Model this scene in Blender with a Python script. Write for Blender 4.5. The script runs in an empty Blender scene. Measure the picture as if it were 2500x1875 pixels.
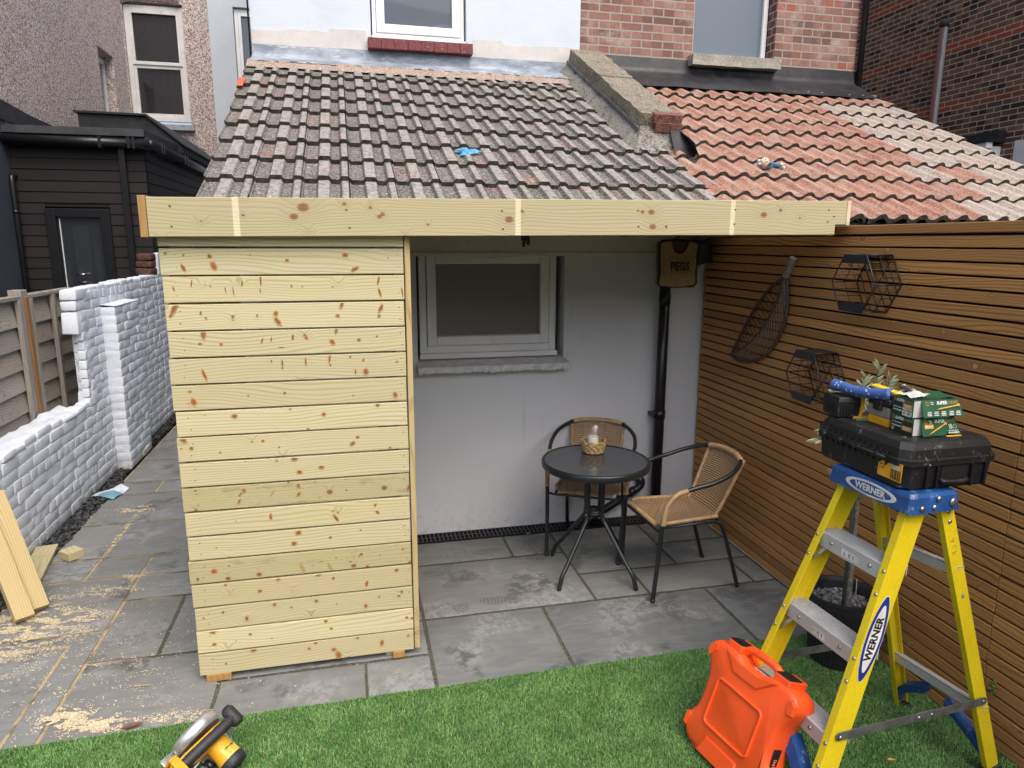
import bpy, bmesh, math, random
import numpy as np
from mathutils import Vector, Matrix, noise as mnoise

random.seed(7); np.random.seed(7)
PI = math.pi
SC = bpy.context.scene
COL = SC.collection

# ------------------------------------------------------------------ camera
cam_d = bpy.data.cameras.new('camera'); cam = bpy.data.objects.new('camera', cam_d); COL.objects.link(cam)
cam_d.sensor_width = 36.0; cam_d.lens = 24.393
cam_d.clip_start = 0.05; cam_d.clip_end = 500
_r = Vector((0.97415739, -0.22583909, 0.00375208)); _d = Vector((-0.04173059, -0.196281, -0.97965929)); _f = Vector((0.22198182, 0.95418577, -0.20063299))
cam.matrix_world = Matrix(((_r.x, -_d.x, -_f.x, 0), (_r.y, -_d.y, -_f.y, 0), (_r.z, -_d.z, -_f.z, 1.93), (0, 0, 0, 1)))
SC.camera = cam

# ------------------------------------------------------------------ world, sun, exposure (overcast)
SUN_EL, SUN_AZ = math.radians(56), math.radians(164)      # azimuth clockwise from +Y
W = bpy.data.worlds.new('World'); SC.world = W; W.use_nodes = True
_nt = W.node_tree; _nt.nodes.clear()
_o = _nt.nodes.new('ShaderNodeOutputWorld'); _b = _nt.nodes.new('ShaderNodeBackground'); _s = _nt.nodes.new('ShaderNodeTexSky')
_s.sky_type = 'NISHITA'; _s.sun_disc = False; _s.sun_elevation = SUN_EL; _s.sun_rotation = SUN_AZ
_s.air_density = 1.0; _s.dust_density = 6.0; _s.ozone_density = 1.2; _s.altitude = 0
_nt.links.new(_s.outputs[0], _b.inputs[0]); _b.inputs[1].default_value = 0.15
_nt.links.new(_b.outputs[0], _o.inputs[0])
sun_d = bpy.data.lights.new('sun', 'SUN'); sun_d.energy = 0.6; sun_d.angle = math.radians(80); sun_d.color = (1.0, 0.975, 0.94)
sun = bpy.data.objects.new('sun', sun_d); COL.objects.link(sun)
_dir = Vector((math.sin(SUN_AZ) * math.cos(SUN_EL), math.cos(SUN_AZ) * math.cos(SUN_EL), math.sin(SUN_EL)))
sun.rotation_euler = _dir.to_track_quat('Z', 'Y').to_euler(); sun.location = _dir * 30
SC.view_settings.view_transform = 'Standard'; SC.view_settings.look = 'None'
SC.view_settings.exposure = 0.88; SC.view_settings.gamma = 1.0
SC.cycles.max_bounces = 8

# ------------------------------------------------------------------ mesh helpers
class MB:
    def __init__(s): s.v = []; s.f = []; s.m = []; s.uv = {}; s.M = Matrix.Identity(4); s.mi = 0; s.sm = []; s.smooth = False
    def add(s, vs, fs, uvs=None):
        n = len(s.v); s.v += [tuple(s.M @ Vector(p)) for p in vs]
        for i, f in enumerate(fs):
            if uvs: s.uv[len(s.f)] = uvs[i]
            s.f.append(tuple(n + k for k in f)); s.m.append(s.mi); s.sm.append(s.smooth)
        return n
    def box(s, x0, x1, y0, y1, z0, z1, j=0.0):
        vs = [(x, y, z) for z in (z0, z1) for y in (y0, y1) for x in (x0, x1)]
        if j: vs = [(a + random.uniform(-j, j), b + random.uniform(-j, j), c + random.uniform(-j, j)) for a, b, c in vs]
        s.add(vs, [(0, 2, 3, 1), (4, 5, 7, 6), (0, 1, 5, 4), (2, 6, 7, 3), (0, 4, 6, 2), (1, 3, 7, 5)])
    def cbox(s, x0, x1, y0, y1, z0, z1, b=0.005, j=0.0):
        # box with chamfered edges (all twelve)
        b = min(b, (x1 - x0) * .45, (y1 - y0) * .45, (z1 - z0) * .45)
        bm = bmesh.new(); bmesh.ops.create_cube(bm, size=1)
        for v in bm.verts:
            v.co = Vector((x0 if v.co.x < 0 else x1, y0 if v.co.y < 0 else y1, z0 if v.co.z < 0 else z1))
            if j: v.co += Vector([random.uniform(-j, j) for _ in range(3)])
        bmesh.ops.bevel(bm, geom=bm.edges[:], offset=b, segments=2, profile=.5, affect='EDGES')
        s.addbm(bm)
    def addbm(s, bm):
        bm.verts.index_update()
        s.add([v.co for v in bm.verts], [[v.index for v in f.verts] for f in bm.faces]); bm.free()
    def prism(s, poly, h0, h1, plane='xy', bevel=0.0):
        # extrude a 2D polygon; plane xy -> along z, xz -> along y, yz -> along x
        def P(a, b, h): return {'xy': (a, b, h), 'xz': (a, h, b), 'yz': (h, a, b)}[plane]
        bm = bmesh.new()
        vs = [bm.verts.new(P(a, b, h0)) for a, b in poly]; f = bm.faces.new(vs)
        r = bmesh.ops.extrude_face_region(bm, geom=[f])
        d = Vector(P(0, 0, h1)) - Vector(P(0, 0, h0))
        for e in r['geom']:
            if isinstance(e, bmesh.types.BMVert): e.co += d
        bmesh.ops.recalc_face_normals(bm, faces=bm.faces[:])
        if bevel:
            bmesh.ops.bevel(bm, geom=[e for e in bm.edges if e.calc_face_angle(0) > .6], offset=bevel, segments=2, profile=.5, affect='EDGES')
        s.addbm(bm)
    def tube(s, path, r, n=10, closed=False, caps=True, flat=None):
        P = [Vector(p) for p in path]; k = len(P)
        R = r if hasattr(r, '__len__') else [r] * k
        T = []
        for i in range(k):
            a = P[(i - 1) % k] if (closed or i > 0) else P[i]; b = P[(i + 1) % k] if (closed or i < k - 1) else P[i]
            T.append((b - a).normalized())
        up = Vector((0, 0, 1))
        if abs(T[0].z) > .95: up = Vector((0, 1, 0))
        u = (up - T[0] * up.dot(T[0])).normalized(); vs = []
        for i in range(k):
            u = (u - T[i] * u.dot(T[i])).normalized(); w = T[i].cross(u)
            for j in range(n):
                a = 2 * PI * j / n
                vs.append(P[i] + (u * math.cos(a) + w * math.sin(a) * (flat or 1)) * R[i])
        fs = []
        for i in range(k if closed else k - 1):
            for j in range(n):
                a = i * n + j; b = i * n + (j + 1) % n; i2 = (i + 1) % k
                fs.append((a, b, i2 * n + (j + 1) % n, i2 * n + j))
        if caps and not closed:
            fs.append(tuple(range(n - 1, -1, -1))); fs.append(tuple((k - 1) * n + j for j in range(n)))
        sm = s.smooth; s.smooth = True; s.add(vs, fs); s.smooth = sm
    def lathe(s, prof, n=32, c=(0, 0, 0), caps=True):
        vs = []; fs = []
        for r, z in prof:
            for j in range(n):
                a = 2 * PI * j / n; vs.append((c[0] + r * math.cos(a), c[1] + r * math.sin(a), c[2] + z))
        for i in range(len(prof) - 1):
            for j in range(n):
                fs.append((i * n + j, i * n + (j + 1) % n, (i + 1) * n + (j + 1) % n, (i + 1) * n + j))
        if caps:
            if prof[0][0] > 1e-6: fs.append(tuple(range(n - 1, -1, -1)))
            if prof[-1][0] > 1e-6: fs.append(tuple((len(prof) - 1) * n + j for j in range(n)))
        sm = s.smooth; s.smooth = True; s.add(vs, fs); s.smooth = sm
    def grid(s, fn, nu, nv, uvscale=None):
        vs = [fn(i / nu, j / nv) for j in range(nv + 1) for i in range(nu + 1)]; fs = []; uv = []
        for j in range(nv):
            for i in range(nu):
                a = j * (nu + 1) + i; fs.append((a, a + 1, a + nu + 2, a + nu + 1))
                if uvscale: uv.append([(x / nu * uvscale[0], y / nv * uvscale[1]) for x, y in ((i, j), (i + 1, j), (i + 1, j + 1), (i, j + 1))])
        sm = s.smooth; s.smooth = True; s.add(vs, fs, uv if uvscale else None); s.smooth = sm
    def sphere(s, c, r, nu=16, nv=10, sc=(1, 1, 1)):
        prof = [(max(1e-5, math.sin(PI * i / nv)), -math.cos(PI * i / nv)) for i in range(nv + 1)]
        vs = []; fs = []
        for pr, pz in prof:
            for j in range(nu):
                a = 2 * PI * j / nu; vs.append((c[0] + pr * math.cos(a) * r * sc[0], c[1] + pr * math.sin(a) * r * sc[1], c[2] + pz * r * sc[2]))
        for i in range(nv):
            for j in range(nu): fs.append((i * nu + j, i * nu + (j + 1) % nu, (i + 1) * nu + (j + 1) % nu, (i + 1) * nu + j))
        sm = s.smooth; s.smooth = True; s.add(vs, fs); s.smooth = sm
    def text(s, body, size, M, bold=0.0, extrude=0.0004, spacing=1.0, shear=0.0, sx=1.0):
        cu = bpy.data.curves.new('t', 'FONT'); cu.body = body; cu.size = size; cu.align_x = 'CENTER'; cu.align_y = 'CENTER'
        cu.offset = bold; cu.extrude = extrude; cu.space_character = spacing; cu.shear = shear; cu.resolution_u = 2
        o = bpy.data.objects.new('t', cu); COL.objects.link(o)
        dg = bpy.context.evaluated_depsgraph_get(); me = o.evaluated_get(dg).to_mesh()
        old = s.M; s.M = old @ M @ Matrix.Diagonal((sx, 1, 1, 1))
        s.add([v.co.copy() for v in me.vertices], [tuple(p.vertices) for p in me.polygons])
        s.M = old; o.evaluated_get(dg).to_mesh_clear(); bpy.data.objects.remove(o); bpy.data.curves.remove(cu)
    def build(s, name, mats, parent=None, angle=None, bevel=0.0, local=False):
        me = bpy.data.meshes.new(name); me.from_pydata(s.v, [], s.f)
        if not isinstance(mats, (list, tuple)): mats = [mats]
        for m in mats: me.materials.append(m)
        me.polygons.foreach_set('material_index', s.m)
        me.polygons.foreach_set('use_smooth', [bool(x) for x in s.sm] if angle is None else [True] * len(s.f))
        if s.uv:
            l = me.uv_layers.new(name='UVMap'); d = [0.0] * (2 * len(me.loops))
            for fi, us in s.uv.items():
                p = me.polygons[fi]
                for q, li in enumerate(p.loop_indices): d[2 * li], d[2 * li + 1] = us[q]
            l.data.foreach_set('uv', d)
        me.validate(); me.update()
        if angle is not None: me.set_sharp_from_angle(angle=math.radians(angle))
        o = bpy.data.objects.new(name, me); COL.objects.link(o)
        if parent:
            o.parent = parent
            if parent.type == 'EMPTY' and not local: o.matrix_parent_inverse = parent.matrix_basis.inverted()
        if bevel:
            md = o.modifiers.new('bevel', 'BEVEL'); md.width = bevel; md.segments = 2; md.limit_method = 'ANGLE'; md.angle_limit = math.radians(40)
        return o

def build_split(b, name, mats, parent=None, local=False):
    # one object per separate piece
    n = len(b.v); par = list(range(n))
    def find(i):
        while par[i] != i: par[i] = par[par[i]]; i = par[i]
        return i
    for f in b.f:
        for k in f[1:]: par[find(k)] = find(f[0])
    comps = {}
    for fi, f in enumerate(b.f): comps.setdefault(find(f[0]), []).append(fi)
    for fl in comps.values():
        c = MB(); idx = {}
        for fi in fl:
            for k in b.f[fi]:
                if k not in idx: idx[k] = len(c.v); c.v.append(b.v[k])
            c.f.append(tuple(idx[k] for k in b.f[fi])); c.m.append(b.m[fi]); c.sm.append(b.sm[fi])
        c.build(name, mats, parent, local=local)
def tag(o, label=None, cat=None, group=None, kind=None):
    if label: o['label'] = label
    if cat: o['category'] = cat
    if group: o['group'] = group
    if kind: o['kind'] = kind
    return o
def thing(name, label, cat, loc=(0, 0, 0), rz=0.0, group=None, rot=None):
    o = bpy.data.objects.new(name, None); COL.objects.link(o); o.location = loc
    o.rotation_euler = rot if rot else (0, 0, rz); o.empty_display_size = .1
    return tag(o, label, cat, group)
def frame(o, x, y, z):        # matrix from origin + three axes
    x, y, z = Vector(x).normalized(), Vector(y).normalized(), Vector(z).normalized()
    return Matrix(((x.x, y.x, z.x, o[0]), (x.y, y.y, z.y, o[1]), (x.z, y.z, z.z, o[2]), (0, 0, 0, 1)))
def spline(pts, n=8):
    P = [Vector(p) for p in pts]; out = []
    for i in range(len(P) - 1):
        a = P[max(i - 1, 0)]; b = P[i]; c = P[i + 1]; d = P[min(i + 2, len(P) - 1)]
        for k in range(n):
            t = k / n; out.append(.5 * ((2 * b) + (c - a) * t + (2 * a - 5 * b + 4 * c - d) * t * t + (-a + 3 * b - 3 * c + d) * t ** 3))
    out.append(P[-1]); return out

# ------------------------------------------------------------------ material helpers
class NT:
    def __init__(s, name):
        s.mat = bpy.data.materials.new(name); s.mat.use_nodes = True; s.t = s.mat.node_tree; s.t.nodes.clear()
        s.out = s.t.nodes.new('ShaderNodeOutputMaterial'); s._tc = None
    def n(s, ty, _p=None, **k):
        nd = s.t.nodes.new('ShaderNode' + ty)
        for a, b in (_p or {}).items(): setattr(nd, a, b)
        for a, b in k.items():
            key = int(a[1:]) if a[0] == 'i' and a[1:].isdigit() else a.replace('_', ' ')
            s.set(nd.inputs[key], b)
        return nd
    def set(s, sock, v):
        if isinstance(v, bpy.types.NodeSocket): s.t.links.new(v, sock)
        elif isinstance(v, bpy.types.Node): s.t.links.new(v.outputs[0], sock)
        elif isinstance(v, (tuple, list)) and len(v) == 3 and sock.type == 'RGBA': sock.default_value = (*v, 1)
        else: sock.default_value = v
    def obj(s):
        if not s._tc: s._tc = s.t.nodes.new('ShaderNodeTexCoord')
        return s._tc.outputs['Object']
    def uv(s): s.obj(); return s._tc.outputs['UV']
    def isl(s): return s.n('NewGeometry').outputs['Random Per Island']
    def math(s, op, a, b=None, c=None, clamp=False):
        nd = s.n('Math', dict(operation=op, use_clamp=clamp)); s.set(nd.inputs[0], a)
        if b is not None: s.set(nd.inputs[1], b)
        if c is not None: s.set(nd.inputs[2], c)
        return nd.outputs[0]
    def vec(s, op, a, b=None):
        nd = s.n('VectorMath', dict(operation=op)); s.set(nd.inputs[0], a)
        if b is not None: s.set(nd.inputs[1], b)
        return nd.outputs[0]
    def scale(s, v, xyz): return s.vec('MULTIPLY', v, xyz)
    def noise(s, v, sc=5, det=4, rough=.55, dist=0.0): return s.n('TexNoise', Vector=v, Scale=sc, Detail=det, Roughness=rough, Distortion=dist).outputs[0]
    def ramp(s, f, stops, interp='LINEAR'):
        nd = s.n('ValToRGB'); s.set(nd.inputs[0], f); cr = nd.color_ramp; cr.interpolation = interp
        while len(cr.elements) < len(stops): cr.elements.new(.5)
        for e, (p, c) in zip(cr.elements, stops):
            e.position = p; e.color = (*c, 1) if hasattr(c, '__len__') else (c, c, c, 1)
        return nd.outputs[0]
    def smooth(s, f, a, b, lo=0.0, hi=1.0):
        nd = s.n('MapRange', dict(interpolation_type='SMOOTHSTEP')); s.set(nd.inputs[0], f)
        nd.inputs[1].default_value = a; nd.inputs[2].default_value = b; nd.inputs[3].default_value = lo; nd.inputs[4].default_value = hi
        return nd.outputs[0]
    def mix(s, f, a, b, mode='MIX'):
        nd = s.n('Mix', dict(data_type='RGBA', blend_type=mode)); s.set(nd.inputs[0], f); s.set(nd.inputs[6], a); s.set(nd.inputs[7], b); return nd.outputs[2]
    def bump(s, h, strength=.3, dist=.01, normal=None):
        nd = s.n('Bump', Strength=strength, Distance=dist, Height=h)
        if normal is not None: s.set(nd.inputs['Normal'], normal)
        return nd.outputs[0]
    def done(s, color, rough=.6, normal=None, metal=0.0, spec=.5, **k):
        p = s.n('BsdfPrincipled'); s.set(p.inputs['Base Color'], color); s.set(p.inputs['Roughness'], rough); s.set(p.inputs['Metallic'], metal)
        p.inputs['Specular IOR Level'].default_value = spec
        if normal is not None: s.set(p.inputs['Normal'], normal)
        for a, b in k.items(): s.set(p.inputs[a.replace('_', ' ')], b)
        s.t.links.new(p.outputs[0], s.out.inputs[0]); s.p = p; return s.mat

def plain(name, c, rough=.5, metal=0.0, spec=.5, var=.12, vs=14, bump=0.0, dirt=None, dirt_amt=0.0, bs=120):
    m = NT(name); co = m.obj(); nz = m.noise(co, vs, 5, .6)
    c2 = tuple(x * (1 - var * 2) for x in c); c3 = tuple(min(1, x * (1 + var)) for x in c)
    col = m.mix(m.smooth(nz, .3, .7), c2, c3)
    if dirt:
        d = m.smooth(m.noise(co, vs * 2.3, 6, .7), .56, .72); col = m.mix(m.math('MULTIPLY', d, dirt_amt), col, dirt)
    r = m.math('ADD', m.math('MULTIPLY', m.noise(co, vs * 3, 3), .25), rough - .12)
    nm = m.bump(m.noise(co, bs, 3), bump, .002) if bump else None
    return m.done(col, r, nm, metal, spec)

def wood(name, light, dark, knot, axis='x', lines=.010, line_amt=.45, knot_p=.55, tint=None, tint_amt=.35, rough=.6, bump=.25, ksize=1.0, bands=None, stain=None, stain_amt=0.0, vertical=None, knots_xyz=None):
    m = NT(name); co = m.obj(); r = m.isl()
    off = m.n('CombineXYZ', X=m.math('MULTIPLY', r, 17.3), Y=m.math('MULTIPLY', r, 9.1), Z=m.math('MULTIPLY', r, 7.7)).outputs[0]
    sep0 = m.n('SeparateXYZ', Vector=co).outputs
    if vertical or bands is None: p = m.vec('ADD', co, off)
    else: p = co
    sp = m.n('SeparateXYZ', Vector=p).outputs
    ax = {'x': 0, 'y': 1, 'z': 2}[axis]; L = sp[ax]; A, B = [sp[i] for i in range(3) if i != ax]
    across = m.math('ADD', m.math('MULTIPLY', A, .35), B)
    q = m.n('CombineXYZ', X=L, Y=across, Z=m.math('MULTIPLY', A, .5)).outputs[0]
    kv = m.n('TexVoronoi', dict(voronoi_dimensions='2D'), Vector=m.scale(q, (7.6, 9.0, 0)), Scale=1.0, Randomness=1.0)
    d = kv.outputs['Distance']; kc = m.n('SeparateColor', Color=kv.outputs['Color']).outputs
    rk = m.math('MULTIPLY', m.math('GREATER_THAN', kc[0], 1 - knot_p), m.math('ADD', .035 * ksize, m.math('MULTIPLY', m.math('POWER', kc[1], 2.5), .085 * ksize)))
    dn = m.math('ADD', d, m.math('MULTIPLY', m.math('SUBTRACT', m.noise(q, 60, 2), .5), .03))
    if knots_xyz:      # knots in known places (along, across, radius)
        for (ka, kb, kr) in knots_xyz:
            dx = m.math('MULTIPLY', m.math('SUBTRACT', sep0[ax], ka), .75); dz = m.math('SUBTRACT', sep0[2], kb)
            dd = m.math('MULTIPLY', m.math('SQRT', m.math('ADD', m.math('MULTIPLY', dx, dx), m.math('MULTIPLY', dz, dz))), .09 / kr)
            dn = m.math('MINIMUM', dn, dd); rk = m.math('MAXIMUM', rk, m.math('MULTIPLY', m.math('LESS_THAN', dd, .3), .085))
    kn = m.math('SUBTRACT', 1.0, m.math('DIVIDE', dn, m.math('ADD', rk, 1e-4)), clamp=True)
    kmask = m.smooth(kn, .0, .35)
    halo = m.math('MULTIPLY', m.math('GREATER_THAN', rk, .001), m.smooth(dn, .02, .34, 1, 0))
    g = m.math('ADD', across, m.math('MULTIPLY', m.noise(m.scale(q, (1.1, 5.0, 3.0)), 1.0, 2, .4), .16))
    g = m.math('ADD', g, m.math('MULTIPLY', halo, .022))
    w = m.math('SINE', m.math('MULTIPLY', g, 2 * PI / lines))
    w2 = m.smooth(w, .0, .95)
    fib = m.noise(m.scale(q, (5, 320, 100)), 1.0, 3, .6)
    big = m.noise(m.scale(q, (1.5, 14, 5)), 1.0, 3, .5)
    f = m.math('ADD', m.math('MULTIPLY', w2, m.math('MULTIPLY', big, line_amt * 1.6)), m.math('MULTIPLY', m.math('SUBTRACT', fib, .5), .5), clamp=True)
    f = m.math('ADD', f, m.math('MULTIPLY', halo, .16), clamp=True)
    col = m.mix(f, light, dark)
    if tint: col = m.mix(m.math('MULTIPLY', m.math('POWER', r, 2.0), tint_amt), col, tint)
    val = m.math('ADD', .86, m.math('MULTIPLY', m.n('TexWhiteNoise', dict(noise_dimensions='1D'), W=m.math('MULTIPLY', r, 91)).outputs[0], .26))
    col = m.mix(1.0, col, m.n('CombineColor', Red=val, Green=val, Blue=val).outputs[0], 'MULTIPLY')
    kcol = m.mix(m.smooth(kn, .3, .8), knot, tuple(x * .45 for x in knot))
    kcol = m.mix(m.math('MULTIPLY', m.noise(q, 200, 2), .5), kcol, tuple(min(1, x * 2.2) for x in knot))
    col = m.mix(m.math('MULTIPLY', kmask, .92), col, kcol)
    if knot_p > .3:
        k2 = m.n('TexVoronoi', dict(voronoi_dimensions='2D'), Vector=m.scale(m.vec('ADD', q, (3.3, 1.7, 0)), (9.0, 13.0, 0)), Scale=1.0); c2 = m.n('SeparateColor', Color=k2.outputs['Color']).outputs
        r2 = m.math('MULTIPLY', m.math('GREATER_THAN', c2[0], .62), m.math('ADD', .025, m.math('MULTIPLY', c2[1], .045)))
        col = m.mix(m.math('MULTIPLY', m.smooth(m.math('SUBTRACT', 1.0, m.math('DIVIDE', k2.outputs['Distance'], m.math('ADD', r2, 1e-4)), clamp=True), 0, .5), .8), col, knot)
        # slanting resin streaks beside some knots
        sv = m.n('TexVoronoi', dict(voronoi_dimensions='2D'), Vector=m.scale(m.n('CombineXYZ', X=m.math('ADD', L, m.math('MULTIPLY', across, m.math('SUBTRACT', m.math('MULTIPLY', r, 1.6), .8))), Y=across, Z=0.0).outputs[0], (17.0, 6.0, 0)), Scale=1.0); c3 = m.n('SeparateColor', Color=sv.outputs['Color']).outputs
        r3 = m.math('MULTIPLY', m.math('GREATER_THAN', c3[0], .91), m.math('ADD', .10, m.math('MULTIPLY', c3[1], .13)))
        col = m.mix(m.math('MULTIPLY', m.smooth(m.math('SUBTRACT', 1.0, m.math('DIVIDE', sv.outputs['Distance'], m.math('ADD', r3, 1e-4)), clamp=True), 0, .8), .55), col, m.mix(fib, knot, tuple(min(1, x * 1.9) for x in knot)))
    if stain: col = m.mix(m.math('MULTIPLY', m.smooth(m.noise(m.scale(q, (7, 25, 10)), 1.0, 6, .75), .52, .72), stain_amt), col, stain)
    if bands:
        for a, b in bands:
            k = m.math('MULTIPLY', m.smooth(sep0[ax], a - .002, a + .002), m.smooth(sep0[ax], b - .002, b + .002, 1, 0))
            col = m.mix(m.math('MULTIPLY', k, .55), col, (.85, .76, .56))
    nm = m.bump(m.math('SUBTRACT', fib, m.math('MULTIPLY', w2, .6)), bump, .0015)
    return m.done(col, rough, nm, spec=.3)

def brick_mat(name, base, alt, mortar, axis, bw=.225, bh=.075, ms=.006, red=None, red_rows=None, white=None, white_amt=0.0, rough=.85, off=.5, bumpd=.012, dark=None):
    m = NT(name); co = m.obj(); sp = m.n('SeparateXYZ', Vector=co).outputs
    u = sp[0] if axis == 'x' else sp[1]
    u = m.math('ADD', u, m.math('MULTIPLY', m.math('SUBTRACT', m.noise(co, 9, 3), .5), .012)); v = m.math('ADD', sp[2], m.math('MULTIPLY', m.math('SUBTRACT', m.noise(co, 7, 3), .5), .008))
    q = m.n('CombineXYZ', X=u, Y=v, Z=0.0).outputs[0]
    def br(c1, c2, mt):
        return m.n('TexBrick', dict(offset=off, squash=1.0), Vector=q, Color1=c1, Color2=c2, Mortar=mt, Scale=1.0, Mortar_Size=ms, Mortar_Smooth=.15, Bias=0.0, Brick_Width=bw, Row_Height=bh)
    b = br((0, 0, 0), (1, 1, 1), (.5, .5, .5)); fac = b.outputs[1]; rnd = m.n('SeparateColor', Color=b.outputs[0]).outputs[0]
    b2 = m.n('TexWhiteNoise', dict(noise_dimensions='2D'))
    row = m.math('FLOOR', m.math('DIVIDE', v, bh)); colid = m.math('FLOOR', m.math('DIVIDE', m.math('ADD', u, m.math('MULTIPLY', m.math('MODULO', row, 2.0), bw * off)), bw))
    m.set(b2.inputs['Vector'], m.n('CombineXYZ', X=colid, Y=row, Z=0.0).outputs[0]); r2 = m.n('SeparateColor', Color=b2.outputs[1]).outputs
    col = m.mix(r2[0], base, alt)
    if dark: col = m.mix(m.smooth(r2[2], .6, .95), col, dark)
    if red:
        if red_rows:
            k = 0.0
            for z in red_rows: k = m.math('MAXIMUM', k, m.math('LESS_THAN', m.math('ABSOLUTE', m.math('SUBTRACT', sp[2], z)), bh * 1.0))
            k = m.math('MULTIPLY', k, m.math('ADD', .6, m.smooth(m.noise(co, .9, 2), .42, .6)))
            col = m.mix(m.math('MULTIPLY', k, m.smooth(r2[1], .05, .35)), col, red)
        else: col = m.mix(m.smooth(r2[1], .93, .99), col, red)
    n1 = m.noise(co, 40, 5, .65)
    col = m.mix(m.smooth(n1, .35, .75, 0, .45), col, tuple(x * .45 for x in base))
    if white: col = m.mix(m.math('MULTIPLY', m.smooth(m.noise(co, 5, 6, .7), .5, .7), white_amt), col, white)
    mcol = m.mix(m.noise(co, 30, 3), tuple(x * .75 for x in mortar), tuple(min(1, x * 1.15) for x in mortar))
    col = m.mix(fac, col, mcol)
    h = m.math('ADD', m.math('MULTIPLY', m.math('SUBTRACT', 1.0, fac), 1.0), m.math('MULTIPLY', n1, .45))
    return m.done(col, rough, m.bump(h, .7, bumpd), spec=.25)

def render_mat(name, c, c2, stain=None, stain_amt=0.0, sc=3.0, bump=.3, rough=.85, splash=0.0):
    m = NT(name); co = m.obj(); a = m.noise(co, sc, 6, .6)
    col = m.mix(m.smooth(a, .3, .72), c, c2)
    if stain: col = m.mix(m.math('MULTIPLY', m.smooth(m.noise(co, sc * 1.7, 7, .7), .5, .74), stain_amt), col, stain)
    if splash:
        z = m.n('SeparateXYZ', Vector=co).outputs[2]
        col = m.mix(m.math('MULTIPLY', m.math('MULTIPLY', m.smooth(z, .02, .38, 1, 0), m.smooth(m.noise(co, 24, 6, .75), .50, .66)), splash), col, (.22, .22, .21))
        col = m.mix(m.math('MULTIPLY', m.smooth(m.noise(m.scale(co, (16, 16, 1.1)), 1.0, 4, .6), .60, .74), .18), col, (.30, .30, .30))
    h = m.math('ADD', m.noise(co, 60, 4), m.math('MULTIPLY', m.noise(m.scale(co, (2, 2, 5)), 3, 4), 1.6))
    return m.done(col, rough, m.bump(h, bump, .004), spec=.25)
# ------------------------------------------------------------------ materials
M = {}
M['pine'] = wood('pine', (.585, .54, .335), (.40, .335, .16), (.27, .10, .032), tint=(.50, .40, .215), tint_amt=.5, line_amt=.72, lines=.014, knot_p=.16, ksize=.7)
M['pine_dirty'] = wood('pine_dirty', (.44, .39, .215), (.29, .245, .12), (.20, .09, .035), line_amt=.4, lines=.012, stain=(.16, .12, .06), stain_amt=.5, ksize=1.2)
_kn = [(-.167, 2.061, .022), (-.204, 2.025, .016), (.13, 2.029, .010), (.671, 2.023, .018), (1.319, 2.062, .015), (1.328, 1.998, .016), (1.878, 2.057, .016), (.327, 1.999, .006), (-.394, 2.028, .006)]
M['knot'] = wood('knot', (.30, .125, .042), (.17, .062, .022), (.1, .04, .02), lines=.004, line_amt=.9, knot_p=0.0, rough=.5)
M['knot_halo'] = wood('knot_halo', (.50, .33, .145), (.36, .20, .075), (.1, .04, .02), lines=.005, line_amt=.8, knot_p=0.0)
M['fascia'] = wood('fascia', (.50, .445, .265), (.31, .255, .13), (.21, .10, .045), line_amt=.30, lines=.014, knot_p=.30, ksize=.7, bands=[(-.432, -.408), (.698, .722), (1.708, 1.73)], knots_xyz=_kn, bump=.35)
M['pine_end'] = wood('pine_end', (.42, .25, .09), (.28, .15, .05), (.2, .1, .04), axis='z', knot_p=0.0)
M['pine_post'] = wood('pine_post', (.55, .44, .22), (.33, .25, .10), (.18, .10, .04), axis='z', lines=.012, line_amt=.6, knot_p=.3)
M['cedar'] = wood('cedar', (.54, .275, .095), (.23, .10, .033), (.55, .33, .14), axis='y', lines=.015, line_amt=.75, knot_p=.12, ksize=.8, tint=(.29, .145, .058), tint_amt=.75, rough=.55)
M['grey_wood'] = wood('grey_wood', (.34, .315, .28), (.15, .135, .115), (.13, .10, .08), axis='y', lines=.014, line_amt=.7, knot_p=.35, tint=(.24, .215, .175), tint_amt=.6, stain=(.075, .085, .035), stain_amt=.3, rough=.85)
M['grey_batten'] = wood('grey_batten', (.32, .30, .265), (.15, .135, .115), (.1, .08, .06), axis='z', lines=.012, knot_p=.1, rough=.85)
M['brown_strip'] = wood('brown_strip', (.30, .155, .055), (.16, .075, .025), (.1, .05, .02), axis='z', lines=.012, knot_p=.1)
M['black_board'] = wood('black_board', (.020, .017, .018), (.009, .008, .009), (.012, .01, .01), lines=.02, line_amt=.6, knot_p=.2, rough=.6, bump=.4)
M['white_render'] = render_mat('white_render', (.59, .655, .73), (.53, .59, .67), (.60, .61, .60), .35, 1.6, .35)
M['cream_patch'] = render_mat('cream_patch', (.60, .595, .585), (.50, .49, .475), (.7, .7, .7), .5, 4, .4)
M['pale_render'] = render_mat('pale_render', (.55, .61, .67), (.50, .56, .62), (.45, .49, .53), .3, 1.2, .25)
M['porch_wall'] = render_mat('porch_wall', (.635, .655, .69), (.595, .615, .65), (.50, .50, .505), .16, 1.1, .15, splash=.28)
M['soffit'] = plain('soffit', (.66, .62, .55), .5, var=.04)
M['upvc'] = plain('upvc', (.80, .81, .82), .32, var=.03, vs=3, dirt=(.4, .4, .38), dirt_amt=.25)
M['upvc_old'] = plain('upvc_old', (.68, .69, .69), .45, var=.05, vs=5, dirt=(.25, .24, .22), dirt_amt=.5)
M['white_wood'] = plain('white_wood', (.62, .62, .62), .6, var=.1, vs=20, bump=.3, bs=60, dirt=(.35, .34, .32), dirt_amt=.5)
M['maroon'] = plain('maroon', (.145, .022, .024), .55, var=.15, vs=30, bump=.3, dirt=(.6, .5, .48), dirt_amt=.5)
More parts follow.
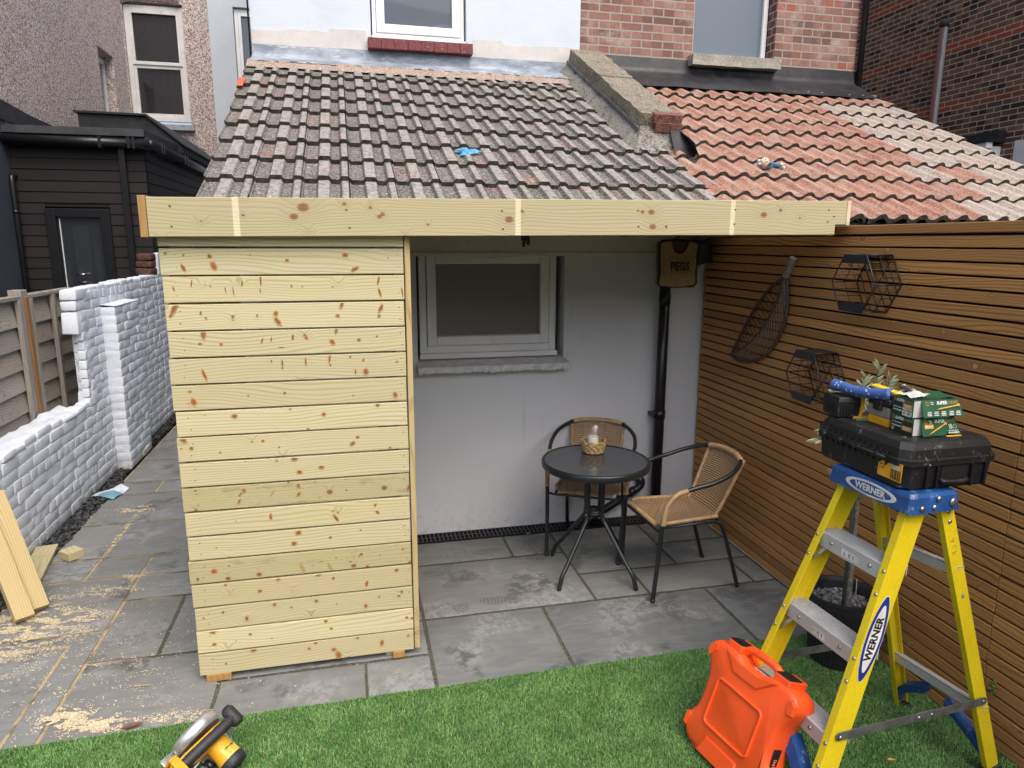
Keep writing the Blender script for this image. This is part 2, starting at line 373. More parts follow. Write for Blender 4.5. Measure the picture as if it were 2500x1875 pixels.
M['tar'] = plain('tar', (.017, .019, .024), .45, var=.3, vs=6, bump=.5, bs=25, dirt=(.06, .065, .075), dirt_amt=.5)
M['felt'] = plain('felt', (.026, .03, .037), .8, var=.2, vs=6, bump=.4, bs=90, dirt=(.06, .065, .07), dirt_amt=.35)
M['dark_paint'] = plain('dark_paint', (.045, .056, .073), .6, var=.06, vs=3)
M['black_plastic'] = plain('black_plastic', (.012, .0125, .015), .32, var=.1, vs=20)
M['black_metal'] = plain('black_metal', (.016, .017, .02), .35, var=.1, vs=20)
M['rubber'] = plain('rubber', (.022, .022, .025), .55, var=.15, vs=40, bump=.2, dirt=(.16, .15, .13), dirt_amt=.25)

def lead():
    m = NT('lead'); co = m.obj(); a = m.noise(m.scale(co, (2, 2, 6)), 2.2, 7, .65); b = m.noise(m.scale(co, (8, 8, 20)), 3, 6, .75)
    col = m.mix(m.smooth(a, .35, .68), (.15, .185, .235), (.34, .395, .46)); col = m.mix(m.smooth(b, .58, .66, 0, .6), col, (.10, .12, .15))
    col = m.mix(m.smooth(m.noise(m.scale(co, (3, 3, 20)), 3, 5, .7), .6, .68, 0, .7), col, (.72, .75, .77))
    return m.done(col, .55, m.bump(a, .4, .012), metal=.0, spec=.4)
M['lead'] = lead()
def pebbledash():
    m = NT('pebbledash'); co = m.obj()
    v = m.n('TexVoronoi', Vector=co, Scale=70.0); c = m.n('SeparateColor', Color=v.outputs['Color']).outputs
    col = m.ramp(c[0], [(0, (.12, .095, .085)), (.22, (.29, .225, .205)), (.42, (.47, .39, .365)), (.70, (.66, .585, .56)), (1, (.82, .79, .77))])
    col = m.mix(m.smooth(v.outputs['Distance'], .40, .8, 0, .6), col, (.22, .18, .17))
    col = m.mix(m.smooth(m.noise(m.scale(co, (1, 1, .6)), 1.3, 6, .7), .48, .72, 0, .22), col, (.15, .13, .12))
    return m.done(col, .9, m.bump(m.math('SUBTRACT', 1.0, v.outputs['Distance']), .5, .010), spec=.2)
M['pebbledash'] = pebbledash()
M['brick_pink'] = brick_mat('brick_pink', (.25, .122, .092), (.34, .21, .17), (.36, .32, .285), 'x', red=(.36, .10, .065), white=(.50, .45, .42), white_amt=.5, dark=(.16, .095, .085), ms=.008)
M['brick_reveal'] = brick_mat('brick_reveal', (.10, .045, .04), (.16, .08, .065), (.40, .36, .32), 'y', red=(.30, .09, .05), bw=.12)
M['brick_dark'] = brick_mat('brick_dark', (.118, .062, .044), (.215, .128, .088), (.42, .38, .32), 'y', bw=.225, bh=.067, ms=.0065, red=(.32, .075, .030), red_rows=[4.50, 3.76, 5.34, 2.9], dark=(.03, .02, .02), bumpd=.015)
M['old_brick'] = plain('old_brick', (.10, .05, .038), .9, var=.3, vs=30, bump=.6, bs=60, dirt=(.04, .04, .03), dirt_amt=.7)

def white_paint():
    m = NT('white_paint'); co = m.obj(); r = m.isl()
    col = m.mix(m.math('MULTIPLY', r, .5), (.66, .715, .79), (.59, .64, .715))
    h = m.math('ADD', m.noise(co, 28, 5, .7), m.math('MULTIPLY', m.noise(co, 110, 4, .7), .4))
    col = m.mix(m.smooth(m.noise(co, 9, 6, .75), .60, .72, 0, .4), col, (.40, .40, .40))
    col = m.mix(m.math('MULTIPLY', m.smooth(m.n('SeparateXYZ', Vector=co).outputs[2], .02, .16, 1, 0), m.smooth(m.noise(co, 14, 5), .4, .6, .2, .8)), col, (.32, .32, .31))
    return m.done(col, .6, m.bump(h, .5, .010), spec=.3)
M['white_paint'] = white_paint()

def tile_mat(name, base, alt, red, red_amt, speck, moss, pits=.5, trough=None, ribs=False, stain=None):
    m = NT(name); co = m.obj(); r = m.isl()
    wn = m.n('TexWhiteNoise', dict(noise_dimensions='1D'), W=m.math('MULTIPLY', r, 57)).outputs[1]; wc = m.n('SeparateColor', Color=wn).outputs
    a = m.noise(co, 6, 6, .7); b = m.noise(co, 70, 4, .7); c = m.noise(co, 22, 5, .7)
    col = m.mix(m.smooth(a, .3, .7), base, alt); col = m.mix(m.math('MULTIPLY', wc[0], .35), col, tuple(x * .6 for x in base))
    col = m.mix(m.math('MULTIPLY', m.smooth(m.noise(m.vec('ADD', co, wn), 5, 4, .6), .50, .66), m.math('MULTIPLY', m.smooth(wc[1], .35, .9), red_amt)), col, red)
    col = m.mix(m.smooth(b, .48, .62, 0, .62), col, speck)
    col = m.mix(m.smooth(b, .47, .36, 0, pits), col, tuple(x * .32 for x in base))
    col = m.mix(m.smooth(c, .64, .70, 0, .7), col, tuple(min(1, x * 1.5) for x in speck))
    col = m.mix(m.smooth(m.noise(co, 13, 5, .7), .66, .74, 0, .5), col, moss)
    if stain:
        col = m.mix(m.smooth(m.noise(m.scale(co, (1, 1, 1)), 9, 7, .75), .52, .66, 0, .75), col, stain)
    if ribs:        # rib tops weathered pale, pans darker
        f = m.math('FRACT', m.math('DIVIDE', m.math('ADD', m.n('SeparateXYZ', Vector=co).outputs[0], .775), .267))
        k = m.math('MAXIMUM', m.math('MULTIPLY', m.smooth(f, .32, .36), m.smooth(f, .56, .60, 1, 0)), m.smooth(f, .83, .87))
        col = m.mix(m.math('MULTIPLY', m.smooth(m.noise(co, 30, 5, .7), .30, .62), m.math('MULTIPLY', k, .72)), col, (.36, .35, .33))
        col = m.mix(m.smooth(m.noise(m.scale(co, (1, .6, .6)), 16, 5, .75), .63, .69, 0, .75), col, (.46, .45, .42))
    if trough:      # pale weathering streaks down the slope
        st = m.noise(m.scale(m.vec('ADD', co, m.scale(wn, (3, 3, 0))), (26, 3.5, 3.5)), 1.0, 5, .7)
        col = m.mix(m.math('MULTIPLY', m.smooth(st, .47, .66), .55), col, (.43, .37, .325)); col = m.mix(m.math('MULTIPLY', m.smooth(m.noise(m.scale(co, (14, 6, 6)), 1.0, 6, .75), .56, .7), .5), col, (.12, .085, .065))
    if trough:      # darker along the troughs between the rolls
        f = m.math('FRACT', m.math('DIVIDE', m.math('ADD', m.math('SUBTRACT', m.n('SeparateXYZ', Vector=co).outputs[0], 2.30), .045), .16))
        k = m.math('MULTIPLY', m.smooth(f, .0, .10), m.smooth(f, .30, .50, 1, 0))
        col = m.mix(m.math('MULTIPLY', m.math('MULTIPLY', k, m.smooth(m.noise(co, 45, 5, .7), .22, .50)), trough[1]), col, trough[0])
    return m.done(col, .9, m.bump(m.math('ADD', b, c), .5, .004), spec=.2)
M['tile_grey'] = tile_mat('tile_grey', (.095, .089, .078), (.150, .142, .126), (.25, .105, .08), .7, (.37, .365, .35), (.085, .09, .035), ribs=True)
M['tile_red'] = tile_mat('tile_red', (.315, .152, .108), (.38, .21, .152), (.25, .075, .068), .9, (.45, .33, .26), (.18, .11, .06), .5, trough=((.085, .05, .035), .9))
M['tile_pale'] = tile_mat('tile_pale', (.35, .30, .25), (.42, .375, .325), (.33, .20, .16), .8, (.54, .50, .45), (.22, .19, .15), .6, trough=((.12, .095, .075), .65))
M['tile_edge'] = plain('tile_edge', (.045, .038, .030), .95, var=.4, vs=30, bump=.6, bs=60, dirt=(.05, .062, .016), dirt_amt=.8)  # dark brown puts the nose faces' shade into the colour, with mossy dirt
M['coping'] = tile_mat('coping', (.16, .148, .115), (.25, .228, .178), (.14, .115, .055), .8, (.37, .35, .28), (.075, .07, .038), .9, stain=(.045, .042, .032))
M['fillet'] = tile_mat('fillet', (.175, .168, .15), (.25, .24, .218), (.14, .125, .09), .5, (.36, .35, .315), (.07, .068, .042), .9, stain=(.06, .058, .048))
M['stone_sill'] = tile_mat('stone_sill', (.27, .26, .22), (.36, .35, .31), (.16, .18, .10), .7, (.5, .48, .43), (.14, .16, .09))

def slab_mat():
    m = NT('slab'); co = m.obj(); r = m.isl()
    wn = m.n('TexWhiteNoise', dict(noise_dimensions='1D'), W=m.math('MULTIPLY', r, 77)).outputs[1]; wc = m.n('SeparateColor', Color=wn).outputs
    q = m.vec('ADD', co, m.scale(wn, (9, 9, 0)))
    base = m.mix(wc[0], (.130, .143, .145), (.180, .192, .193)); base = m.mix(m.math('MULTIPLY', wc[2], .30), base, (.20, .18, .155))
    rip = m.noise(m.scale(q, (2.5, 9, 1)), 2.0, 6, .6, 1.2)
    col = m.mix(m.smooth(rip, .35, .7), base, m.mix(.5, base, (.22, .23, .225)))
    big = m.noise(m.vec('ADD', q, m.scale(wn, (3, 1, 0))), 1.6, 3, .6); fine = m.noise(q, 17, 6, .75, .6)
    dry = m.math('MULTIPLY', m.smooth(big, .47, .60), m.smooth(fine, .43, .56)); dry = m.math('MULTIPLY', dry, m.smooth(wc[1], .0, .6, .35, 1))
    col = m.mix(m.math('MULTIPLY', dry, .55), col, (.31, .322, .325))
    wet = m.math('MULTIPLY', m.smooth(m.noise(q, 2.1, 5, .6), .56, .62), m.smooth(fine, .60, .45))
    col = m.mix(m.math('MULTIPLY', wet, .6), col, (.058, .062, .061))
    # splash marks: small dark dots in the dry, pale areas
    sv = m.n('TexVoronoi', Vector=m.scale(q, (34, 50, 1)), Scale=1.0); dots = m.math('MULTIPLY', m.smooth(sv.outputs['Distance'], .34, .26), m.math('MULTIPLY', dry, m.math('GREATER_THAN', m.n('SeparateColor', Color=sv.outputs['Color']).outputs[0], .45)))
    col = m.mix(m.math('MULTIPLY', dots, .6), col, (.12, .125, .125))
    sp = m.noise(q, 190, 2, .5); col = m.mix(m.smooth(sp, .70, .76, 0, .7), col, (.62, .60, .54))
    so = m.n('SeparateXYZ', Vector=co).outputs          # wet boot prints
    for (px_, py_, an, ln) in ((.41, 3.81, -.42, .075), (.70, 3.43, -.08, .085), (.515, 3.67, .62, .08), (2.005, 3.195, -1.0, .10), (2.036, 3.06, -1.1, .055), (1.48, 3.845, .1, .075), (.78, 4.04, .09, .11), (1.08, 3.89, -.07, .09), (.51, 3.39, .5, .05), (.62, 3.72, .5, .06)):
        dx, dy = m.math('SUBTRACT', so[0], px_), m.math('SUBTRACT', so[1], py_); ca, sa = math.cos(an), math.sin(an)
        u_ = m.math('ADD', m.math('MULTIPLY', dx, ca), m.math('MULTIPLY', dy, sa)); v_ = m.math('SUBTRACT', m.math('MULTIPLY', dy, ca), m.math('MULTIPLY', dx, sa))
        e_ = m.math('ADD', m.math('POWER', m.math('ABSOLUTE', m.math('DIVIDE', u_, ln)), 2.0), m.math('POWER', m.math('ABSOLUTE', m.math('DIVIDE', v_, .045)), 2.0))
        tr_ = m.math('MULTIPLY', m.smooth(m.math('SINE', m.math('MULTIPLY', u_, 330)), -.75, -.2), m.smooth(m.math('SINE', m.math('MULTIPLY', v_, 300)), -.8, -.3))
        col = m.mix(m.math('MULTIPLY', m.math('MULTIPLY', m.smooth(m.math('ADD', e_, m.math('MULTIPLY', fine, .6)), 1.35, 1.1), tr_), .62), col, (.060, .064, .064))
    rough = m.math('SUBTRACT', .78, m.math('MULTIPLY', wet, .30))
    return m.done(col, rough, m.bump(m.math('ADD', rip, m.math('MULTIPLY', fine, .35)), .42, .006), spec=.32)
M['slab'] = slab_mat()
def grout_mat():
    m = NT('grout'); co = m.obj(); n = m.noise(co, 150, 3, .7); x = m.n('SeparateXYZ', Vector=co).outputs[0]
    col = m.mix(m.smooth(n, .35, .65), (.045, .048, .035), (.15, .15, .12))
    saw = m.math('MULTIPLY', m.smooth(x, -.95, -1.15), m.smooth(m.noise(co, 7, 4), .36, .52, .25, .95))
    col = m.mix(saw, col, m.mix(n, (.30, .235, .13), (.54, .44, .27)))
    return m.done(col, .95, m.bump(n, .8, .006), spec=.15)
M['grout'] = grout_mat()
def turf_mat(name, a, b, c):
    m = NT(name); co = m.obj(); r = m.isl()
    n = m.noise(m.scale(co, (1, 1, .2)), 7, 4, .6)
    col = m.mix(r, a, b); col = m.mix(m.smooth(n, .35, .65, .75, 0), col, c)
    col = m.mix(m.math('GREATER_THAN', m.n('TexWhiteNoise', dict(noise_dimensions='1D'), W=m.math('MULTIPLY', r, 31)).outputs[0], .92), col, (.30, .33, .14))
    return m.done(col, .42, None, spec=.35)
M['turf'] = turf_mat('turf', (.115, .275, .072), (.235, .44, .150), (.085, .215, .052))
M['turf_base'] = plain('turf_base', (.05, .10, .035), .9, var=.3, vs=40)
M['soil'] = plain('soil', (.09, .085, .07), .95, var=.3, vs=2)
def stone_mat(name, a, b):
    m = NT(name); co = m.obj(); r = m.isl(); col = m.mix(r, a, b); col = m.mix(m.smooth(m.noise(co, 160, 3), .6, .75, 0, .4), col, tuple(min(1, x * 3) for x in b))
    return m.done(col, .75, m.bump(m.noise(co, 200, 3), .4, .002), spec=.3)
M['gravel'] = stone_mat('gravel', (.012, .013, .015), (.075, .08, .088))
M['pot_gravel'] = stone_mat('pot_gravel', (.10, .10, .105), (.26, .26, .27))
M['sawdust'] = stone_mat('sawdust', (.58, .48, .30), (.80, .72, .52))
def glass_mat(name, tint, rough, refl, trans):
    # window pane: see-through part + sky reflection + milky body
    m = NT(name); fc = m.n('LayerWeight', Blend=.5).outputs['Facing']; fr = m.math('ADD', .04, m.math('MULTIPLY', m.math('POWER', fc, 4.0), .9))
    d = m.n('BsdfDiffuse', Color=tint); t = m.n('BsdfTransparent', Color=(.95, .97, .97)); g = m.n('BsdfGlossy', Color=(1, 1, 1), Roughness=rough)
    a = m.n('MixShader'); m.set(a.inputs[0], trans); m.t.links.new(d.outputs[0], a.inputs[1]); m.t.links.new(t.outputs[0], a.inputs[2])
    b = m.n('MixShader'); m.set(b.inputs[0], m.math('MULTIPLY', m.math('ADD', fr, .02), refl)); m.t.links.new(a.outputs[0], b.inputs[1]); m.t.links.new(g.outputs[0], b.inputs[2])
    m.t.links.new(b.outputs[0], m.out.inputs[0]); return m.mat
M['pane'] = glass_mat('pane', (.07, .095, .13), .02, .8, .6)
M['pane_frosted'] = glass_mat('pane_frosted', (.10, .135, .175), .25, 1.0, .0)
M['pane_dark'] = glass_mat('pane_dark', (.035, .036, .042), .03, 1.3, .35)
M['pane_obscure'] = glass_mat('pane_obscure', (.16, .15, .145), .30, 1.2, .0)
M['pane_door'] = glass_mat('pane_door', (.035, .042, .052), .03, 1.5, .45)
M['glass'] = glass_mat('glass', (.8, .85, .85), .02, .7, .97)
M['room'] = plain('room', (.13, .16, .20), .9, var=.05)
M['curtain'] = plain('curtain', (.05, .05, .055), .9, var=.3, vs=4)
M['blind'] = plain('blind', (.40, .47, .54), .6, var=.05)
M['card'] = plain('card', (.5, .46, .42), .7, var=.08)
M['cloth'] = plain('cloth', (.55, .56, .55), .9, var=.1)
M['beige'] = plain('beige', (.33, .295, .265), .8, var=.06)

# ------------------------------------------------------------------ ground, patio, lawn, gravel
b = MB(); b.add([(-60, -60, -.06), (60, -60, -.06), (60, 60, -.06), (-60, 60, -.06)], [(0, 1, 2, 3)])
tag(b.build('ground', M['soil']), kind='structure')
WALLY = 4.385
slabs = [(-1.87, -1.275, 2.60, 3.56), (-1.87, -1.275, 3.565, 4.17), (-1.87, -1.575, 4.175, 4.47), (-1.57, -1.275, 4.175, 4.47), (-1.87, -1.565, 4.475, 5.03), (-1.56, -.755, 4.475, 5.03),
         (-1.87, -.755, 5.035, 5.64), (-1.87, -1.56, 5.645, 5.935), (-1.555, -.755, 5.645, 5.935), (-1.87, -.755, 5.94, 6.55), (-1.87, -1.3, 6.555, 7.2), (-1.295, -.755, 6.555, 7.2), (-1.87, -.755, 7.205, 8.0), (-1.87, -.755, 8.005, 8.8), *[(-1.87 if i % 2 else -2.15, -.755, 8.805 + i * .64, 9.44 + i * .64) for i in range(8)],
         (-1.27, -.965, 3.275, 3.87), (-1.27, -.645, 2.60, 3.27), (-.96, -.345, 3.275, 3.87), (-1.27, -.345, 3.875, 4.17), (-1.27, -.755, 4.175, 4.47),
         (-.64, 0, 2.60, 3.0), (-.64, .30, 3.005, 3.31), (0, .30, 2.60, 3.0), (-.34, .30, 3.315, 3.93), (-.34, .30, 3.935, 4.25), (-.70, -.345, 4.175, 4.25),
         (.305, .94, 2.60, 3.31), (.945, 1.90, 2.60, 3.31), (1.905, 2.37, 2.60, 3.31),
         (.305, 1.25, 3.315, 3.93), (1.255, 1.57, 3.315, 3.62), (1.575, 2.225, 3.315, 3.62), (2.23, 2.37, 3.315, 3.62), (1.255, 1.885, 3.625, 4.25), (1.89, 2.37, 3.625, 3.92), (1.89, 2.37, 3.925, 4.25), (.305, .925, 3.935, 4.25), (.93, 1.25, 3.935, 4.25)]
b = MB()
for x0, x1, y0, y1 in slabs:
    g = .0065; nx = max(2, int((x1 - x0) / .09)); ny = max(2, int((y1 - y0) / .09))
    def fn(u, v):
        x = x0 + g + (x1 - x0 - 2 * g) * u; y = y0 + g + (y1 - y0 - 2 * g) * v
        e = u in (0, 1) or v in (0, 1); k = .0035
        w = .0035 * mnoise.noise(Vector((x * 31, y * 31, 0))) if e else 0
        return (x + (w if u in (0, 1) else 0), y + (w if v in (0, 1) else 0), -.0045 if e else .0012 * mnoise.noise(Vector((x * 6, y * 6, 3))))
    eu, ev = .012 / (x1 - x0), .012 / (y1 - y0)
    def fg(u, v):
        u = 0 if u < 1e-6 else 1 if u > 1 - 1e-6 else eu + (1 - 2 * eu) * (u * nx - 1) / (nx - 2)
        v = 0 if v < 1e-6 else 1 if v > 1 - 1e-6 else ev + (1 - 2 * ev) * (v * ny - 1) / (ny - 2)
        return fn(u, v)
    nx, ny = nx + 2, ny + 2
    b.grid(fg, nx, ny)
b.mi = 1; b.add([(-1.88, 2.55, -.0085), (2.38, 2.55, -.0085), (2.38, 4.26, -.0085), (-.74, 4.26, -.0085), (-.74, 13.98, -.0085), (-2.2, 13.98, -.0085), (-1.88, 8.9, -.0085)], [(0, 1, 2, 3, 4, 5, 6)])
b.mi = 0
# recessed cover: raised double edge of an inspection tray
b.mi = 1; b.box(-1.87, -1.39, 3.435, 3.45, -.004, .002); b.box(-1.405, -1.39, 2.6, 3.435, -.004, .002)
tag(b.build('patio', [M['slab'], M['grout']]), kind='structure')

def turf_edge(x): return 2.722 + .006 * mnoise.noise(Vector((x * 5, 0, 0))) + .014 * (x + .7) / 1.8 + (.004 if x > .5 else 0)
b = MB(); xs = np.linspace(-2.05, 2.38, 60)
vs = [(x, turf_edge(x), .006) for x in xs] + [(x, -4.0, .006) for x in xs]; n = len(xs)
b.add(vs, [(n + i, n + i + 1, i + 1, i) for i in range(n - 1)])
tag(b.build('lawn', M['turf_base']), kind='structure')

def blades(n, x0, x1, y0, y1, hmin, hmax):
    P = np.random.rand(n, 2); x = x0 + (x1 - x0) * P[:, 0]; y = y0 + (y1 - y0) * P[:, 1]
    e = np.interp(x, np.linspace(x0, x1, 200), [turf_edge(t) for t in np.linspace(x0, x1, 200)])
    k = y < e - .002; x, y = x[k], y[k]; n = len(x)
    h = hmin + (hmax - hmin) * np.random.rand(n); a = np.random.rand(n) * 2 * PI
    pn = np.array([mnoise.noise(Vector((p * 3.1, q * 3.1, 1.0))) for p, q in zip(x[::20], y[::20])]); pn = np.repeat(pn, 20)[:n]
    la = .9 + 2.0 * pn + np.random.randn(n) * 1.5; h = h * (.85 + .55 * pn); le = h * (.15 + .55 * np.random.rand(n))
    w = .0012 + .0007 * np.random.rand(n)
    V = np.zeros((n, 5, 3)); c, s = np.cos(a), np.sin(a); lx, ly = np.cos(la) * le, np.sin(la) * le
    for i, (sg, t) in enumerate(((-1, 0), (1, 0), (1, .55), (-1, .55))):
        V[:, i, 0] = x + sg * c * w * (1 if t == 0 else .8) + lx * t * t; V[:, i, 1] = y + sg * s * w * (1 if t == 0 else .8) + ly * t * t; V[:, i, 2] = .006 + h * t
    V[:, 4, 0] = x + lx; V[:, 4, 1] = y + ly; V[:, 4, 2] = .006 + h * .92
    me = bpy.data.meshes.new('grass'); me.vertices.add(5 * n); me.vertices.foreach_set('co', V.reshape(-1))
    idx = np.arange(n)[:, None] * 5; L = np.concatenate([idx + np.array([0, 1, 2, 3]), idx + np.array([3, 2, 4])], 1).reshape(-1)
    me.loops.add(len(L)); me.loops.foreach_set('vertex_index', L.astype(np.int32)); me.polygons.add(2 * n)
    me.polygons.foreach_set('loop_start', (np.arange(n)[:, None] * 7 + np.array([0, 4])).reshape(-1).astype(np.int32)); me.update(calc_edges=True); me.validate()
    me.materials.append(M['turf']); o = bpy.data.objects.new('grass', me); COL.objects.link(o); return o
tag(blades(520000, -2.0, 2.36, 1.1, 2.78, .009, .016), 'short green artificial grass beside the grey paving', 'grass', kind='stuff')

def stones(name, n, pos, r0, r1, mat, parent=None):
    bm = bmesh.new(); bmesh.ops.create_icosphere(bm, subdivisions=1, radius=1); base = [v.co.copy() for v in bm.verts]; fs = [[v.index for v in f.verts] for f in bm.faces]; bm.free()
    b = MB()
    for _ in range(n):
        p = Vector(pos()); r = random.uniform(r0, r1); sc = Vector((random.uniform(.7, 1.3), random.uniform(.7, 1.3), random.uniform(.45, .8))); R = Matrix.Rotation(random.uniform(0, 6.3), 3, 'Z') @ Matrix.Rotation(random.uniform(-.6, .6), 3, 'X')
        b.add([p + R @ Vector((v.x * sc.x, v.y * sc.y, v.z * sc.z)) * r * random.uniform(.75, 1.15) for v in base], fs)
    return b.build(name, mat, parent)
o = stones('gravel_strip', 2600, lambda: (lambda y: (random.uniform(-1.995, -1.865 - (.05 if y > 6 else 0)), y, random.uniform(-.02, .012)))(random.uniform(2.7, 8.2) if random.random() < .75 else random.uniform(3.3, 5.8)), .008, .019, M['gravel'])
tag(o, 'dark slate chippings in the gap between white wall and paving', 'gravel', kind='stuff')
# ------------------------------------------------------------------ roofs shared by the two lean-tos (26 degrees)
TH = math.radians(26); TN = math.tan(TH)
RS = Vector((0, math.cos(TH), math.sin(TH))); RN = Vector((0, -math.sin(TH), math.cos(TH)))
def rp(x, y, h=0.0): return Vector((x, y, 2.17 + (y - 4.2) * TN)) + RN * h
GREY_PROF = [(0, .010), (.025, .010), (.045, 0), (.30, 0), (.35, .022), (.575, .022), (.625, 0), (.80, 0), (.85, .022), (.985, .022), (1, .014)]
RED_PROF = [(0, 0), (.10, 0), (.17, .010), (.24, .030), (.33, .035), (.40, .027), (.46, .004), (.5, 0), (.60, 0), (.67, .012), (.74, .030), (.83, .035), (.90, .027), (.96, .004), (1, 0)]
def tile_rows(b, x0, cols, tw, noses, y_top, prof, matfn, th=.030):
    for k, yn in enumerate(noses):
        ye = min((noses[k + 1] if k + 1 < len(noses) else y_top) + .05, y_top)
        for c in range(cols):
            xx = x0 + c * tw; jx, jh, jy = random.uniform(-.002, .002), random.uniform(-.002, .004), random.uniform(-.006, .006); tilt = random.uniform(-.003, .003)
            nsub = 3; rows = []
            for t in range(nsub + 1):
                f = t / nsub; y = yn + jy + (ye - yn - jy) * f
                rows.append([rp(xx + u * (tw - .0055) + jx, y, h + .004 + (.030 + jh) * (1 - f) + tilt * (u - .5)) for u, h in prof])
            low = [p - RN * th - RS * .002 for p in rows[0]]
            n = len(prof); allv = low + [p for r in rows for p in r]; fs = []
            b.mi = matfn(c, k); 
            for t in range(1, nsub + 1):
                fs += [(t * n + i, t * n + i + 1, (t + 1) * n + i + 1, (t + 1) * n + i) for i in range(n - 1)]
            i0 = len(b.f); b.add(allv, fs + [(i, i + 1, n + i + 1, n + i) for i in range(n - 1)] + [(0, n, 2 * n), (n - 1, 3 * n - 1, 2 * n - 1)])
            for q in range(len(fs), len(fs) + n - 1): b.m[i0 + q] = 2
            # closing sides
            b.add([rows[0][0], rows[-1][0], rows[-1][0] - RN * th, low[0]], [(0, 1, 2, 3)])
            b.add([rows[0][-1], rows[-1][-1], rows[-1][-1] - RN * th, low[-1]], [(0, 3, 2, 1)])

def wall_open(b, x0, x1, y0, y1, z0, z1, op=None, axis='x'):
    # wall slab with one rectangular opening; op = (a0, a1, zb, zt) along the axis
    def bx(a0, a1, zb, zt):
        if a1 - a0 < 1e-4 or zt - zb < 1e-4: return
        if axis == 'x': b.box(a0, a1, y0, y1, zb, zt)
        else: b.box(x0, x1, a0, a1, zb, zt)
    lo, hi = (x0, x1) if axis == 'x' else (y0, y1)
    if not op: bx(lo, hi, z0, z1); return
    a0, a1, zb, zt = op
    bx(lo, a0, z0, z1); bx(a1, hi, z0, z1); bx(a0, a1, z0, zb); bx(a0, a1, zt, z1)
def win_frame(b, x0, x1, y, z0, z1, fw=.05, sash=.05, d=.06, mids=()):
    # outer frame and inner sash with a small step, facing -y
    b.cbox(x0, x0 + fw, y, y + d, z0, z1, .004); b.cbox(x1 - fw, x1, y, y + d, z0, z1, .004)
    b.cbox(x0 + fw, x1 - fw, y, y + d, z0, z0 + fw, .004); b.cbox(x0 + fw, x1 - fw, y, y + d, z1 - fw, z1, .004)
    if sash:
        a, c, e, g = x0 + fw + .003, x1 - fw - .003, z0 + fw + .003, z1 - fw - .003; yy = y - .012
        b.cbox(a, a + sash, yy, y + d - .012, e, g, .006); b.cbox(c - sash, c, yy, y + d - .012, e, g, .006)
        b.cbox(a + sash, c - sash, yy, y + d - .012, e, e + sash, .006); b.cbox(a + sash, c - sash, yy, y + d - .012, g - sash, g, .006)
    for z in mids: b.cbox(x0 + fw, x1 - fw, y - .01, y + d - .01, z - .035, z + .035, .005)
def pane_box(name, x0, x1, y, z0, z1, mat, parent): b = MB(); b.box(x0, x1, y, y + .006, z0, z1); return b.build(name, mat, parent)

# ------------------------------------------------------------------ white house (lean-to, upper wing, far main wall)
WH = thing('white_house', 'white rendered house with grey tiled lean-to roof behind the timber fascia', 'house', (.8, 6.95, 0))
b = MB(); wall_open(b, -.755, 2.39, WALLY, WALLY + .28, -.05, 2.16, (.405, 1.372, 1.165, 1.96)); b.build('rear_wall', M['porch_wall'], WH)
b = MB(); b.prism([(WALLY + .28, 0), (6.95, 0), (6.95, 3.42), (WALLY + .28, 2.16)], -.755, -.50, 'yz'); b.build('side_wall', M['white_render'], WH)
b = MB(); b.cbox(-.72, 2.05, 4.215, WALLY - .002, 1.853, 2.07, .006); b.cbox(-.72, 2.05, 4.205, 4.213, 1.845, 1.868, .002); b.build('soffit_board', M['soffit'], WH)
# kitchen window under the soffit
kw = MB(); win_frame(kw, .425, 1.33, 4.44, 1.222, 1.90, .045, .06); kw.cbox(.42, 1.335, 4.405, 4.47, 1.188, 1.222, .005); kw.box(.70, 1.04, 4.424, 4.432, 1.822, 1.832)
kw = kw.build('kitchen_window', M['upvc'], WH)
pane_box('pane', .53, 1.225, 4.475, 1.32, 1.80, M['pane_obscure'], kw)
b = MB(); b.prism([(4.30, 1.115), (4.30, 1.152), (4.40, 1.178), (4.52, 1.188), (4.52, 1.115)], .395, 1.39, 'yz', .004)
for i in range(26): b.box(.40 + i * .038, .40 + i * .038 + random.uniform(.01, .034), 4.2955, 4.30, 1.113 + random.uniform(-.008, 0), 1.135 + random.uniform(-.004, .008))
b.build('sill', M['white_wood'], kw)
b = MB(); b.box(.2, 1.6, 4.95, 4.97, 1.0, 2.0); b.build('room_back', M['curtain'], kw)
# upper wing
b = MB(); wall_open(b, -.753, 2.283, 6.95, 7.2, -.05, 8.2, (.285, 1.165, 3.745, 5.1)); b.box(-.753, -.45, 7.2, 14, -.05, 8.2)
b.build('upper_wall', M['white_render'], WH)
b = MB(); xs = np.linspace(-.75, 2.28, 90); top = [(x, 3.80 + .03 * mnoise.noise(Vector((x * 2.2, 0, 5))) + .012 * mnoise.noise(Vector((x * 12, 0, 5))) - .03 * (abs(x - .7) > .8)) for x in xs]
top = [(x, z if not .24 < x < 1.22 else min(z, 3.64)) for x, z in top]
for (x, z), (x2, z2) in zip(top[:-1], top[1:]): b.add([(x, 6.944, 3.55), (x2, 6.944, 3.55), (x2, 6.944, z2), (x, 6.944, z), (x, 6.95, z), (x2, 6.95, z2)], [(0, 1, 2, 3), (3, 2, 5, 4)])
b.build('bare_render', M['cream_patch'], WH)
uw = MB(); win_frame(uw, .30, 1.15, 7.0, 3.775, 5.0, .035, .075); uw.cbox(.29, 1.16, 6.96, 7.05, 3.748, 3.775, .004)
uw = uw.build('bedroom_window', M['upvc'], WH)
pane_box('pane', .39, 1.06, 7.03, 3.86, 4.92, M['pane'], uw)
b = MB(); 
for i in range(8): b.cbox(.252 + i * .12, .252 + i * .12 + .1185, 6.86, 7.0, 3.643 + random.uniform(-.001, .001), 3.733, .003)
b.build('sill', M['maroon'], uw)
